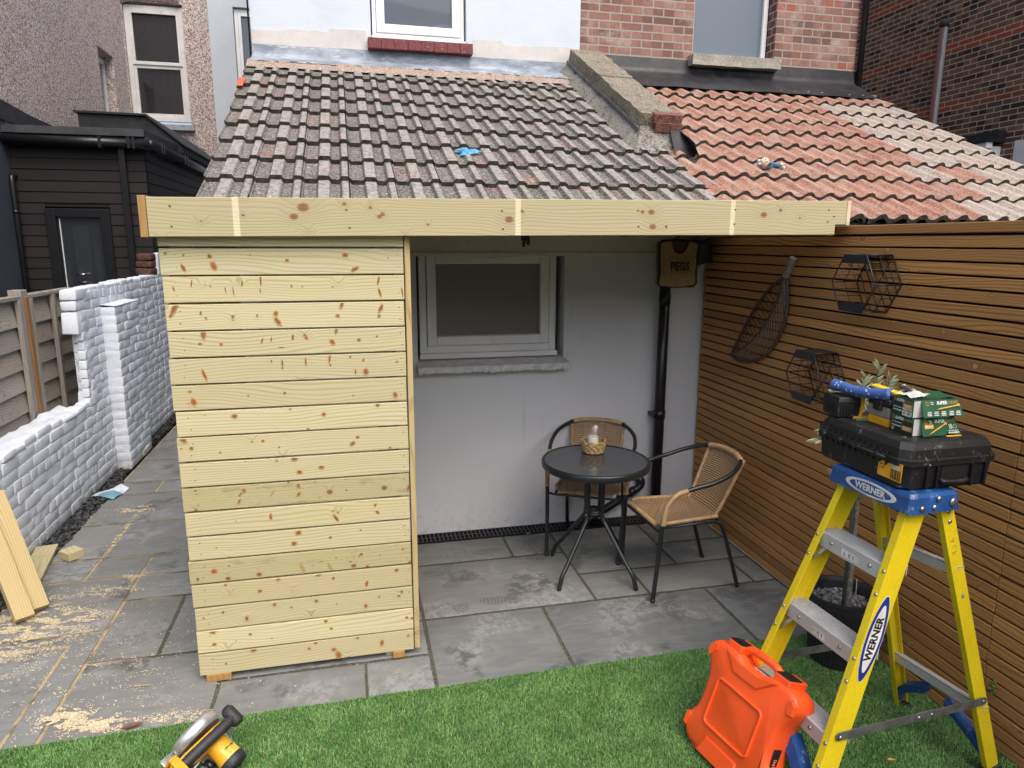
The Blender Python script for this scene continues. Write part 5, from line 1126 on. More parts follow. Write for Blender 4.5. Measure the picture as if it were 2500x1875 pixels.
# ------------------------------------------------------------------ potted olive tree
OT = thing('olive_tree', 'young olive tree in a ribbed black pot behind the yellow stepladder', 'tree', (2.165, 2.535, 0))
b = MB(); n = 96; vs = []; fs = []; prof = [(.118, .012), (.124, .06), (.140, .22), (.150, .305), (.150, .335), (.157, .337), (.157, .352), (.147, .352), (.140, .335), (.132, .26)]
for i, (r, z) in enumerate(prof):
    for j in range(n):
        a = 2 * PI * j / n; k = (.0028 if j % 2 else -.0028) if i in (1, 2, 3) else 0; vs.append(((r + k) * math.cos(a), (r + k) * math.sin(a), z))
for i in range(len(prof) - 1):
    for j in range(n): fs.append((i * n + j, i * n + (j + 1) % n, (i + 1) * n + (j + 1) % n, (i + 1) * n + j))
b.add(vs, fs); b.build('pot', M['rubber'], OT, local=True)
b = MB(); b.lathe([(0, .285), (.137, .285)], 32, caps=False); b.build('compost', M['soil'], OT, local=True)
def inpot():
    a, r = random.uniform(0, 2 * PI), .13 * math.sqrt(random.random()); return (2.165 + r * math.cos(a), 2.535 + r * math.sin(a), .292 + random.uniform(-.006, .008))
o = stones('pot_gravel', 420, inpot, .006, .014, M['pot_gravel'], None); o.parent = OT; o.matrix_parent_inverse = OT.matrix_basis.inverted(); o['kind'] = 'stuff'
b = MB(); b.box(-.004, .044, -.0005, .0005, -.045, .02); 
lb = b; lb.M = Matrix.Translation((.118, .05, .345)) @ Matrix.Rotation(.9, 4, 'Z'); o = MB(); o.M = lb.M; o.box(-.03, .03, -.001, .001, -.055, .012); o.mi = 1; o.M = lb.M @ Matrix.Translation((0, -.0016, 0)); 
for k in range(3): o.box(-.022, .004, -.0004, 0, -.012 - k * .012, -.007 - k * .012)
for k in range(2): o.box(-.022 + k * .02, -.008 + k * .02, -.0004, 0, -.05, -.042)
o.build('price_tag', [plain('tag_white', (.7, .7, .7), .6), plain('ink', (.03, .03, .03), .7)], OT, local=True)
b = MB(); tr = spline([(-.01, -.05, .28), (-.012, -.055, .36), (-.02, -.06, .60), (-.03, -.06, .88), (-.05, -.05, 1.02), (-.04, -.04, 1.14)], 6); b.tube(tr, [.0155 - .0002 * i for i in range(len(tr))], 10); b.build('trunk', plain('bark', (.21, .20, .18), .9, var=.25, vs=40, bump=.4), OT, local=True)
b = MB(); b.tube([(-.045, -.065, .27), (-.052, -.07, .9), (-.05, -.066, .98)], .0065, 8); b.build('cane', plain('cane', (.10, .125, .10), .6), OT, local=True)
b = MB(); b.tube([(-.036 + .03 * math.cos(t), -.064 + .017 * math.sin(t), .84) for t in np.linspace(0, 2 * PI, 14)[:-1]], .004, 6, closed=True); b.build('tie', plain('tie', (.03, .16, .05), .5), OT, local=True)
b = MB(); lf = MB(); rnd = random.Random(3)
tips = [(-.28, -.10, 1.13), (-.22, -.12, 1.0), (-.15, -.10, .955), (-.02, -.10, 1.415), (-.09, -.09, 1.35), (.05, -.09, 1.36), (-.235, -.10, 1.33), (-.215, -.10, 1.26), (-.26, -.10, 1.17), (.04, .04, 1.34), (-.06, .06, 1.28), (.10, -.02, 1.22), (.12, .06, 1.10), (-.13, .05, 1.10), (.13, -.12, 1.3), (-.19, -.06, 1.08), (-.11, -.12, 1.0), (-.01, -.06, 1.25), (-.05, -.1, 1.18)]
for tp in tips:
    st = Vector((-.04, -.05, rnd.uniform(.90, 1.10))); tp = Vector(tp); midp = st.lerp(tp, .5) + Vector((0, 0, .03 if tp.z > 1.1 else -.02))
    br = spline([st, midp, tp], 10); b.tube(br, .0026, 5)
    for i in range(3, len(br)):
        d = (br[i] - br[i - 1]).normalized()
        for s in (1, -1):
            side = d.cross(Vector((rnd.uniform(-.4, .4), -1, rnd.uniform(-.5, .5)))).normalized() * s; L = rnd.uniform(.034, .058); w = L * .115
            ax = (d * .75 + side * .65 + Vector((0, rnd.uniform(-.4, .1), rnd.uniform(-.1, .2)))).normalized(); nn = ax.cross(Vector((rnd.uniform(-.6, .6), 1, rnd.uniform(-.3, .3)))).normalized(); p = br[i]
            up = ax.cross(nn).normalized() * .003
            lf.add([p, p + ax * L * .35 + nn * w, p + ax * L * .75 + nn * w * .8, p + ax * L, p + ax * L * .75 - nn * w * .8, p + ax * L * .35 - nn * w, p + ax * L * .5 + up], [(0, 1, 6), (1, 2, 6), (2, 3, 6), (3, 4, 6), (4, 5, 6), (5, 0, 6)])
b.build('branches', plain('twig', (.17, .14, .10), .8), OT, local=True)
m = NT('olive_leaf'); r_ = m.isl(); back = m.n('NewGeometry').outputs['Backfacing']
OL = m.done(m.mix(m.math('MULTIPLY', back, .6), m.mix(r_, (.11, .16, .055), (.30, .35, .16)), (.36, .40, .27)), .45)
lf.build('crown', OL, OT, local=True)

# ------------------------------------------------------------------ yellow stepladder
LA = thing('stepladder', 'yellow fibreglass stepladder with blue top cap and aluminium treads', 'ladder', (1.81, 1.94, 0))
RP = {'FLt': (1.733, 2.088), 'FRt': (1.751, 1.789), 'FLb': (1.340, 2.147), 'FRb': (1.368, 1.683), 'RLt': (1.878, 2.098), 'RRt': (1.896, 1.797), 'RLb': (2.206, 2.185), 'RRb': (2.232, 1.750)}
def rail(k, z): a, c = RP[k + 'b'], RP[k + 't']; f = (z - .02) / 1.081; return Vector((a[0] + (c[0] - a[0]) * f, a[1] + (c[1] - a[1]) * f, z))
WD = Vector((math.cos(-1.51), math.sin(-1.51), 0)); DD = Vector((-WD.y, WD.x, 0))      # width (towards the camera), depth (towards the fence)
fib = NT('fibreglass'); co = fib.obj(); fn_ = fib.noise(co, 170, 3, .6)
c_ = fib.mix(fib.smooth(fib.noise(co, 4, 4), .3, .7), (.70, .54, .010), (.80, .63, .018)); c_ = fib.mix(fib.smooth(fn_, .35, .6, .28, 0), c_, (.45, .34, .01))
c_ = fib.mix(fib.smooth(fib.noise(co, 22, 6, .75), .68, .72, 0, .8), c_, (.75, .74, .66)); c_ = fib.mix(fib.smooth(fib.noise(co, 9, 6, .7), .64, .72, 0, .35), c_, (.25, .2, .08))
FIB = fib.done(c_, .42, fib.bump(fn_, .12, .001))
ALU = NT('aluminium'); co = ALU.obj(); n_ = ALU.noise(co, 14, 6, .7)
ALU = ALU.done(ALU.mix(ALU.smooth(ALU.noise(co, 30, 6, .75), .58, .66, 0, .8), ALU.mix(n_, (.46, .47, .48), (.66, .67, .68)), (.70, .69, .66)), ALU.math('ADD', .38, ALU.math('MULTIPLY', n_, .25)), metal=.35)
STEEL = plain('spreader_steel', (.23, .24, .245), .5, .7, var=.15, vs=30, dirt=(.55, .54, .5), dirt_amt=.5)
BLUE = plain('blue_plastic', (.012, .075, .26), .42, var=.12, vs=12, dirt=(.55, .56, .58), dirt_amt=.35)
RIV = plain('rivet', (.55, .55, .54), .3, .9)
def channel(k, z0, z1, out, back, web, fl, th=.005):
    # C-section: web on the outer side, flanges pointing inward
    A, B = rail(k, z0), rail(k, z1); ax = (B - A).normalized(); out = (out - ax * out.dot(ax)).normalized(); p = ax.cross(out).normalized()
    if p.dot(back) < 0: p = -p
    sec = [(0, 0), (0, web), (-fl, web), (-fl, web - th), (-th, web - th), (-th, th), (-fl, th), (-fl, 0)]
    b = MB(); n = len(sec); vs = [A + out * o_ + p * q for o_, q in sec] + [B + out * o_ + p * q for o_, q in sec]
    b.add(vs, [(i, (i + 1) % n, n + (i + 1) % n, n + i) for i in range(n)] + [tuple(range(n))[::-1], tuple(range(n, 2 * n))]); return b, A, B, ax, out, p
FRAMES = {}
for k, out in (('FL', -WD), ('FR', WD), ('RL', -WD), ('RR', WD)):
    fr = k[0] == 'F'; b, A, B, ax, o_, p_ = channel(k, .02, 1.10, out, DD if fr else -DD, .078 if fr else .052, .030 if fr else .024)
    # rear channels sit with their outer edge along the fitted centre line
    if not fr: b.v = [tuple(Vector(v) - p_ * .026) for v in b.v]
    FRAMES[k] = (A, B, ax, o_, p_); b.build('front_rail' if fr else 'rear_rail', FIB, LA, bevel=.0018)
# top cap
CZ0, CZ1 = 1.072, 1.136; C0 = Vector((1.814, 1.943, 0))
def cp(w, d, z): return C0 + WD * w + DD * d + Vector((0, 0, z))
b = MB(); bm = bmesh.new(); vs = []
for z, g in ((CZ0, .006), (CZ1 - .012, 0), (CZ1, -.008)):
    for w, d in ((-.176 - g, -.098 - g), (.168 + g, -.098 - g), (.176 + g, -.085 - g), (.176 + g, .090 + g), (.168 + g, .103 + g), (-.176 - g, .103 + g)): vs.append(bm.verts.new(cp(w, d, z)))
for i in range(2):
    for j in range(6): bm.faces.new((vs[i * 6 + j], vs[i * 6 + (j + 1) % 6], vs[(i + 1) * 6 + (j + 1) % 6], vs[(i + 1) * 6 + j]))
bm.faces.new(vs[12:]); bmesh.ops.recalc_face_normals(bm, faces=bm.faces[:]); b.addbm(bm)
cap = b.build('top_cap', BLUE, LA, bevel=.003)
fx = lambda w, z, e=.0: frame(cp(w, -.1035 - e + .004 * (z - CZ0) / .06, z), WD, Vector((0, 0, 1)), -DD)
def ellipse(b, M_, a, c, r0=1.0, n=40):
    old = b.M; b.M = old @ M_; b.add([(a * math.cos(2 * PI * i / n), c * math.sin(2 * PI * i / n), 0) for i in range(n)] + [(a * math.cos(2 * PI * i / n), c * math.sin(2 * PI * i / n), -.0012) for i in range(n)], [tuple(range(n))] + [(i, n + i, n + (i + 1) % n, (i + 1) % n) for i in range(n)]); b.M = old
WT = plain('print_white', (.72, .73, .74), .5); INK = plain('print_black', (.012, .012, .012), .5); BL2 = plain('print_blue', (.012, .03, .22), .45)
b = MB(); ellipse(b, fx(.012, 1.1025, .0030), .112, .0265); b.mi = 1; ellipse(b, fx(.012, 1.1025, .0036), .092, .019); b.mi = 0; b.text('WERNER', .033, fx(.012, 1.102, .0040), .0012, .0002, 1.02, 0, .98); b.build('logo', [WT, BLUE], cap)
b = MB()
for d, z in ((-.055, 1.09), (-.005, 1.09), (.01, 1.118), (.072, 1.10)):
    b.M = frame(cp(.1815, d, z), DD, Vector((0, 0, 1)), WD); b.lathe([(.009 if d < .05 else .015, 0), (.009 if d < .05 else .014, .003), (0, .0045)], 14)
build_split(b, 'rivet', RIV, cap)
# sticker on the near front rail
A, B, ax, o_, p_ = FRAMES['FR']
def on_web(z, q, e=.0008): return rail('FR', z) + p_ * q + o_ * e
b = MB(); Ms = frame(on_web(.665, .040, .0012), ax, -p_, o_)
n = 40
def lens(b, Mx, a, c, e): 
    old = b.M; b.M = Mx @ Matrix.Translation((0, 0, e)); P = []
    for i in range(n): 
        t = 2 * PI * i / n; P.append((a * math.cos(t), c * math.sin(t) * (1 - .25 * math.cos(t) ** 2), 0))
    b.add(P, [tuple(range(n))]); b.M = old
b.mi = 0; lens(b, Ms, .152, .037, 0); b.mi = 1; lens(b, Ms, .149, .0352, .0004); b.mi = 0; lens(b, Ms, .118, .0250, .0008); b.mi = 2; b.M = Matrix.Identity(4); b.text('WERNER', .041, Ms @ Matrix.Translation((0, 0, .0012)), .0016, .0001, 1.03, .0, .90)
b.build('sticker', [WT, BL2, INK], LA)
b = MB(); A2, B2, ax2, o2_, p2_ = FRAMES['RR']
b.text('ALF', .030, frame(rail('RR', .93) + o2_ * .0006 + p2_ * .0, ax2 * -1, p2_ if True else p2_, o2_), -.0006, .0001, 1.5); b.build('scrawl', plain('pencil', (.30, .24, .03), .6), LA)
b = MB()
# treads
for z in (.885, .605, .325):
    L, R = rail('FL', z), rail('FR', z); L = L - FRAMES['FL'][3] * .006; R = R - FRAMES['FR'][3] * .006
    X = (R - L).normalized(); Z = Vector((0, 0, 1)); Y = Z.cross(X).normalized(); 
    if Y.dot(DD) < 0: Y = -Y
    w = (R - L).length; b = MB(); b.M = frame(L + Y * .004, X, Y, Z) if X.cross(Y).z > 0 else frame(L + Y * .004, X, Y, Z)
    b.box(0, w, 0, .004, -.052, .004); b.box(0, w, .004, .085, -.002, .003); b.box(0, w, .081, .085, -.035, -.002)
    for k in range(11): b.box(0, w, .003 + k * .0075, .0065 + k * .0075, .003, .0065)
    st = b.build('tread', ALU, LA)
    b = MB(); b.M = frame(L + Y * .004, X, Y, Z)
    for u in (.22, .78):
        b.M = frame(L + X * w * u + Y * .003 + Z * -.022, X, Z, -Y); b.lathe([(.0075, 0), (.007, .003), (0, .004)], 12)
    build_split(b, 'rivet', RIV, st)
    if z > .5:
        b = MB(); u = .5 if z > .8 else .50; b.M = frame(L + X * w * u + Y * .0035 + Z * -.030, X, Z, -Y)
        b.box(-.040 if z > .8 else -.03, .040 if z > .8 else .03, -.0125, .0125, 0, .0006)
        b.mi = 1; b.add([(-.034, -.007, .0008), (-.018, -.007, .0008), (-.026, .008, .0008)], [(0, 1, 2)]); b.mi = 2
        b.tube([(.0 + .006 * math.cos(t), .006 * math.sin(t), .0008) for t in np.linspace(.6, 5.2, 12)], .0014, 4); b.box(.014, .017, -.008, .008, .0006, .0012)
        b.build('warning_label', [WT, plain('warn_yellow', (.75, .55, .02), .5) if z < .8 else plain('warn_grey', (.35, .36, .37), .5), INK], st)
    for s, K in ((0, 'FL'), (1, 'FR')):
        b = MB(); P0_ = (L if s == 0 else R) + Y * .035; q = rail(K, z - .10) + FRAMES[K][4] * .03 - FRAMES[K][3] * .008
        b.tube([q, (L.lerp(R, .18) if s == 0 else L.lerp(R, .82)) + Y * .04 - Z * .010], .0075, 8, flat=.5); b.build('tread_brace', ALU, LA)
b = MB()
for K in ('FL', 'FR'):
    A, B, ax, o_, p_ = FRAMES[K]
    for z in (.875, .80, .59, .515, .31, .235, .07):
        b.M = frame(rail(K, z) - o_ * .011 - p_ * .0005, ax, o_, -p_); b.lathe([(.0062, 0), (.0058, .0022), (0, .0038)], 12)
for K in ('RR',):
    A, B, ax, o_, p_ = FRAMES[K]
    for z in (1.055, 1.02): b.M = frame(rail(K, z) + o_ * .0005, ax, p_, o_); b.lathe([(.008, 0), (.007, .003), (0, .0042)], 12)
build_split(b, 'rivet', RIV, LA)
# rear cross braces
for zl, zr in ((.800, .835), (.255, .285)):
    b = MB(); L, R = rail('RL', zl), rail('RR', zr); X = (R - L).normalized(); Z = Vector((0, 0, 1)); b.M = frame(L - FRAMES['RL'][3] * 0, X, Z.cross(X), Z); w = (R - L).length; b.box(.0, w, -.004, .0, -.018, .018); b.box(0, w, -.004, .022, .014, .018); b.build('rear_brace', ALU, LA)
b = MB(); b.tube([rail('RR', .835).lerp(rail('RL', .80), .12) , rail('RR', .74)], .006, 6); b.tube([rail('RL', .80).lerp(rail('RR', .835), .12), rail('RL', .70)], .006, 6); build_split(b, 'brace_stay', ALU, LA)
# folding spreaders
for K, Kr, zf, zr in (('FR', 'RR', .345, .335), ('FL', 'RL', .365, .345)):
    A, B, ax, o_, p_ = FRAMES[K]; sgn = o_
    P0_ = rail(K, zf) + p_ * .03 + o_ * .004; P1 = rail(Kr, zr) + FRAMES[Kr][3] * .004
    X = (P1 - P0_).normalized(); Zp = (Vector((0, 0, 1)) - X * X.z).normalized(); Yp = Zp.cross(X); w = (P1 - P0_).length; b = MB(); b.M = frame(P0_, X, Yp, Zp); s = 1 if Yp.dot(o_) > 0 else -1
    def bar(x0, x1, y0, y1, hh):
        poly = [(x0 + hh * (1 - math.sin(t)) * 0 + (x0 * 0) - hh * math.cos(t) * 1.0, hh * math.sin(t)) for t in np.linspace(-PI / 2, PI / 2, 9)][::-1]
        poly = [(x0 - hh * math.cos(t), hh * math.sin(t)) for t in np.linspace(PI / 2, -PI / 2, 9)] + [(x1 + hh * math.cos(t), hh * math.sin(t)) for t in np.linspace(-PI / 2, PI / 2, 9)]
        b.prism(poly, min(y0, y1), max(y0, y1), 'xz')
    bar(.0, w * .62, 0, s * .003, .0155); bar(w * .53, w, s * .003, s * .006, .0155)
    sp = b.build('spreader', STEEL, LA)
    b = MB()
    for f in (0, .53, .62, 1.0): b.M = frame(P0_ + X * w * f + Yp * s * .006, X, Zp, Yp * s) ; b.lathe([(.007, 0), (.0065, .002), (0, .0035)], 12)
    build_split(b, 'rivet', RIV, sp)
# blue feet and curved corner braces at the bottom
for K, Ko in (('RL', 'RR'), ('RR', 'RL'), ('FL', 'FR'), ('FR', 'FL')):
    fr = K[0] == 'F'; A, B, ax, o_, p_ = FRAMES[K]; b = MB()
    tgt = rail(Ko, .30 if fr else .22); src = rail(K, .075)
    inn = (rail(Ko, .10) - rail(K, .10)).normalized(); dpt = (p_ - inn * p_.dot(inn)).normalized()
    n = 10; ups = []; los = []
    for i in range(n + 1):
        t = i / n; x = .004 + .155 * t; zt = .09 + .14 * (t ** .7) if not fr else .10 + .15 * (t ** .7); zl = .02 + .17 * (t ** .55)
        ups.append((x, zt)); los.append((x, min(zl, zt - .012)))
    base = rail(K, .02); poly = ups + los[::-1]; lean = (B - A) / (B.z - A.z)
    vs = []; 
    for dd in (.002, .040 if not fr else .055):
        for x, z in poly: vs.append(base + inn * x + lean * (z - .02) + p_ * (dd if fr else dd - .02))
    k = len(poly); b.add(vs, [tuple(range(k)), tuple(range(2 * k - 1, k - 1, -1))] + [(i, k + i, k + (i + 1) % k, (i + 1) % k) for i in range(k)])
    b.build('corner_brace', BLUE, LA)
    b = MB(); b.M = frame(rail(K, .006), inn, p_, inn.cross(p_)) ; b.cbox(-.006, .036, -.004 if fr else -.032, .084 if fr else .034, -.006, .05, .004); b.build('foot', M['rubber'], LA)
# ------------------------------------------------------------------ black tool case on the ladder, and what lies on it
def scuffed():
    m = NT('case_black'); co = m.obj(); n1 = m.noise(co, 18, 7, .75); n2 = m.noise(m.scale(co, (40, 40, 6)), 2, 4, .6); n3 = m.noise(co, 240, 3, .6)
    col = m.mix(m.math('MULTIPLY', m.smooth(n1, .52, .70), m.smooth(n2, .45, .65)), (.010, .0105, .012), (.20, .20, .20)); col = m.mix(m.smooth(m.noise(co, 60, 5, .7), .68, .73, 0, .8), col, (.45, .44, .42))
    return m.done(col, m.math('ADD', .36, m.math('MULTIPLY', n1, .25)), m.bump(n3, .25, .001), spec=.38)
CASEM = scuffed(); YEL = plain('tool_yellow', (.72, .36, .015), .42, var=.06, vs=14, dirt=(.35, .25, .10), dirt_amt=.3)
TC = thing('tool_case', 'scuffed black plastic tool case lying on top of the yellow stepladder', 'tool case', (1.90, 2.01, 1.1365))
X0, X1, Y0, Y1, Zb, Zs, Zt = 1.718, 2.085, 1.796, 2.236, 1.1370, 1.232, 1.297
def octo(g, z, c=.030):
    a, bb, cc, d = X0 - g, X1 + g, Y0 - g, Y1 + g
    return [(a + c, cc, z), (bb - c, cc, z), (bb, cc + c, z), (bb, d - c, z), (bb - c, d, z), (a + c, d, z), (a, d - c, z), (a, cc + c, z)]
def loft(b, rings):
    n = len(rings[0]); vs = [p for r in rings for p in r]; fs = [tuple(range(n))[::-1], tuple(range((len(rings) - 1) * n, len(rings) * n))]
    for k in range(len(rings) - 1): fs += [(k * n + i, k * n + (i + 1) % n, (k + 1) * n + (i + 1) % n, (k + 1) * n + i) for i in range(n)]
    b.add(vs, fs)
b = MB(); loft(b, [octo(-.012, Zb), octo(-.004, Zb + .008), octo(0, Zs - .012), octo(.007, Zs - .011), octo(.007, Zs - .001)])
b.build('base', CASEM, TC, bevel=.0016)
b = MB(); loft(b, [octo(.0075, Zs), octo(.0075, Zs + .010), octo(.001, Zs + .012), octo(-.003, Zs + .042), octo(-.016, Zt - .002), octo(-.022, Zt)])
b.box(X0 + .08, X1 - .06, Y0 + .10, Y1 - .05, Zt, Zt + .0015); b.build('lid', CASEM, TC, bevel=.0016)
b = MB()
for k in range(11):          # hinge side: fins along the seam
    y = 1.865 + k * .030
    b.prism([(X0 - .0105, Zs - .020), (X0 - .0105, Zs + .014), (X0 + .010, Zs + .044), (X0 + .014, Zs + .036), (X0 - .004, Zs + .010), (X0 - .003, Zs - .020)], y, y + .0042, 'xz')
b.tube([(X0 - .007, 1.87, Zs), (X0 - .007, 2.168, Zs)], .0065, 8)
for y in (1.90, 1.99, 2.08, 2.17): b.tube([(X0 - .007, y, Zs), (X0 - .007, y + .018, Zs)], .009, 8)
b.build('hinge', CASEM, TC)
b = MB()
for x in (1.80, 1.84, 1.975, 2.03): b.cbox(x, x + .006, Y0 - .010, Y0 + .02, Zb + .006, Zs - .012, .001)
for x in (1.79, 1.835, 2.0, 2.045): b.prism([(Y0 - .011, Zs + .008), (Y0 + .036, Zt - .004), (Y0 + .036, Zt - .012), (Y0 + .0, Zs + .004)], x, x + .006, 'yz')
b.cbox(X0 + .02, X0 + .05, Y1 - .02, Y1 + .012, Zs - .03, Zs + .03, .004); build_split(b, 'rib', CASEM, TC)
b = MB(); b.box(1.862, 1.964, Y0 - .0015, Y0 + .003, 1.168, 1.226); b.build('handle_shade', plain('recess_shade', (.004, .004, .005), .7), TC)  # flat black patch paints the shade of the handle recess
b = MB(); b.tube(spline([(1.866, Y0 + .004, 1.170), (1.868, Y0 - .009, 1.166), (1.90, Y0 - .012, 1.164), (1.93, Y0 - .012, 1.164), (1.958, Y0 - .009, 1.166), (1.960, Y0 + .004, 1.170)], 5), .0075, 10); b.build('handle', CASEM, TC)
def latch(xa, xb, y0):
    b = MB(); b.M = Matrix.Translation(((xa + xb) / 2, y0, Zt - .008)) @ Matrix.Rotation(math.radians(14), 4, 'X'); w = (xb - xa) / 2
    b.cbox(-w, w, -.030, .014, -.003, .005, .002); b.cbox(-w + .012, w - .012, .0, .010, .005, .008, .001); b.mi = 1; b.box(-w + .022, w - .034, -.016, -.004, .0045, .0056); b.mi = 0
    for k in range(3): b.box(w - .026 + k * .006, w - .023 + k * .006, -.02, .008, .005, .0065)
    b.build('latch', [YEL, INK], TC)
latch(1.915, 1.998, 1.852); latch(1.770, 1.795, 1.87)
b = MB(); fm = frame((X0 - .0024, 1.853, 1.197), (0, -1, 0), (.02, 0, 1), (-1, 0, 0)); b.M = fm; b.box(-.052, .052, -.031, .031, -.0006, .0006)
b.mi = 1
for i, (w_, t_) in enumerate(((.002, 1), (.001, 0), (.003, 1), (.001, 0), (.0015, 1), (.003, 0), (.002, 1), (.001, 1), (.0025, 0), (.001, 1), (.002, 0), (.0015, 1))): b.box(.006 + i * .0036, .006 + i * .0036 + w_, -.027, .006, .0006, .001)
b.M = Matrix.Identity(4); b.text('DCK266P2T-GB', .0115, fm @ Matrix.Translation((-.012, .0235, .001)), .0003, .0001, 1, 0, .95)
for i, (s_, l_) in enumerate((('18V XR', .009), ('CE', .010))): b.text(s_, l_, fm @ Matrix.Translation((-.031, .009 - i * .0105, .001)), .0001, .0001)
b.mi = 2; b.M = fm; b.box(.010, .040, .009, .019, .0006, .0012); b.mi = 1; b.M = Matrix.Identity(4); b.text('84A 39 4x27', .006, fm @ Matrix.Translation((.025, .014, .0014)), .0001, .0001)
b.build('label', [plain('label_orange', (.75, .36, .02), .5), INK, WT], TC)

# two screw boxes
GRN = plain('box_green', (.014, .085, .038), .4, var=.1, vs=20); GRN2 = plain('box_dark_green', (.008, .035, .020), .4, var=.1); BOXW = plain('box_card', (.55, .54, .52), .7, var=.06); GOLD = plain('print_gold', (.62, .34, .05), .45); BRONZE = plain('print_bronze', (.25, .19, .07), .45)
def screw(b, M_, L, r):
    old = b.M; b.M = M_; n = 40
    b.tube([(-L / 2 + L * i / n, 0, 0) for i in range(n + 1)], [max(.0004, r * min(1, i / 7) * (1 + (.25 if i % 2 else -.1) * (i < 28))) for i in range(n - 3)] + [r * 1.2, r * 1.9, r * 2.3, r * 2.3], 6); b.M = old
def screw_box(label, z, rot, upper):
    o = thing('screw_box', label, 'box', (1.892, 1.925, z), group='green screw boxes stacked on the tool case', rz=rot)
    W_, D_, H_ = .170, .094, .0605
    b = MB(); b.mi = 0; b.cbox(-W_ / 2, W_ / 2, -D_ / 2, D_ / 2, .0, H_, .0016); b.mi = 1; b.box(-W_ / 2 - .0004, -W_ / 2 + .001, -D_ / 2 + .002, D_ / 2 - .002, .0015, H_ - .002)
    b.mi = 2; b.box(-W_ / 2 + .002, W_ / 2 - .002, -D_ / 2 - .0004, -D_ / 2 + .001, .0015, H_ - .003)
    b.build('carton', [GRN, GRN2, BOXW], o, local=True)
    # open front flap hanging forward
    b = MB(); fm = frame((.012, -D_ / 2 - .0015 - (.012 if upper else .010), H_ * .5 + (.001 if upper else -.001)), (1, 0, 0), (0, .42, 1), (0, -1, .42))
    b.M = fm; tw = .070; bw = .082
    P = [(-tw, .030), (tw, .030), (bw, -.028)] + ([(bw * .62, -.028), (bw * .56, -.020), (bw * .42, -.018), (bw * .30, -.020), (bw * .24, -.028)]) + [(-bw * .9, -.028)]
    b.prism([(x, y) for x, y in P][::-1], -.0006, .0006, 'xy'); fl = b.build('flap', GRN, o, local=True)
    b = MB(); T = lambda x, y: fm @ Matrix.Translation((x, y, .0011))
    b.mi = 0; b.text('SUPER', .0150, T(.004, .020), .0005, .0001, .95, .15); b.mi = 1; b.text('DRIVE', .0150, T(.046, .020), .0005, .0001, .95, .15)
    b.M = T(-.052, .019); b.mi = 1; b.lathe([(0, 0), (.0085, 0)], 6, caps=False); b.M = Matrix.Identity(4); b.mi = 4; b.text('DG', .0068, T(-.052, .019) @ Matrix.Translation((0, 0, .0004)), .0004, .0001)
    b.mi = 0; b.text('DUAL', .0052, T(-.033, .0225), .0002, .0001); b.text('GRIP', .0052, T(-.033, .0165), .0002, .0001)
    b.mi = 3
    if upper: screw(b, T(.022, .004) @ Matrix.Rotation(math.radians(8), 4, 'Z') @ Matrix.Translation((0, 0, .0015)), .088, .0026)
    else: screw(b, T(-.012, -.006) @ Matrix.Rotation(math.radians(24), 4, 'Z') @ Matrix.Translation((0, 0, .0015)), .080, .0026)
    b.mi = 0
    if upper:
        for i, x in enumerate((-.050, -.024, .004, .034, .060)):
            for k in range(3): b.M = T(x, -.010 - k * .0055); b.box(-.009 + (k == 0) * .003, .009, -.0012, .0012, 0, .0003)
    else:
        b.M = Matrix.Identity(4); b.text('UK', .0105, T(.045, .004), .0003, .0001); b.text('CA', .0105, T(.045, -.004), .0003, .0001); b.M = T(.062, .0); b.tube([(.0065 * math.cos(t), .0065 * math.sin(t), 0) for t in np.linspace(0, 2 * PI, 20)[:-1]], .0006, 4, closed=True)
        b.M = Matrix.Identity(4); b.text('HIGH PERFORMANCE', .0042, T(.052, -.014), .0001, .0001); b.text('WOODSCREWS', .0060, T(.054, -.021), .0003, .0001)
        b.mi = 3; b.M = T(-.042, .004); b.box(-.018, .018, -.007, .007, 0, .0004); b.mi = 0; b.M = Matrix.Identity(4); b.text('SINGLE THREAD', .0042, T(-.042, .004) @ Matrix.Translation((0, 0, .0006)), .0002, .0001)
    b.build('flap_print', [WT, BRONZE, INK, GOLD, GRN2], o, local=True)
    # print on the left end
    fe = frame((-W_ / 2 - .0009, 0, H_ / 2), (0, -1, 0), (0, 0, 1), (-1, 0, 0)); T = lambda x, y, e=.0: fe @ Matrix.Translation((x, y, e))
    b = MB(); b.mi = 0; b.text('SUPER', .0135, T(-.012, .019), .0005, .0001, .95, .15); b.mi = 1; b.text('DRIVE', .0135, T(.026, .019), .0004, .0001, .95, .15)
    b.M = T(-.038, .020); b.lathe([(0, 0), (.0072, 0)], 6, caps=False); b.M = Matrix.Identity(4); b.mi = 4; b.text('DG', .0055, T(-.038, .020, .0004), .0003, .0001)
    b.mi = 3; b.M = T(.023, .004 if upper else -.010); b.box(-.021, .021, -.008, .008, 0, .0004); b.mi = 0; b.M = Matrix.Identity(4); b.text('ZINC & YELLOW', .0043, T(.023, .0065 if upper else -.0075, .0006), .0002, .0001); b.text('PASSIVATED', .0050, T(.023, .0010 if upper else -.013, .0006), .0002, .0001)
    if upper:
        b.M = T(.023, -.0165); b.box(-.021, .021, -.0125, .0125, 0, .0004); b.M = Matrix.Identity(4); b.mi = 2; b.text('6.0 x 100mm', .0078, T(.023, -.010, .0006), .0003, .0001); b.text('100', .0085, T(.030, -.0205, .0006), .0004, .0001); b.mi = 3; b.M = T(.011, -.0205, .0005); b.lathe([(0, 0), (.0058, 0)], 16, caps=False)
    else:
        b.mi = 3; b.M = T(-.037, -.020); b.lathe([(0, 0), (.0058, 0)], 16, caps=False)
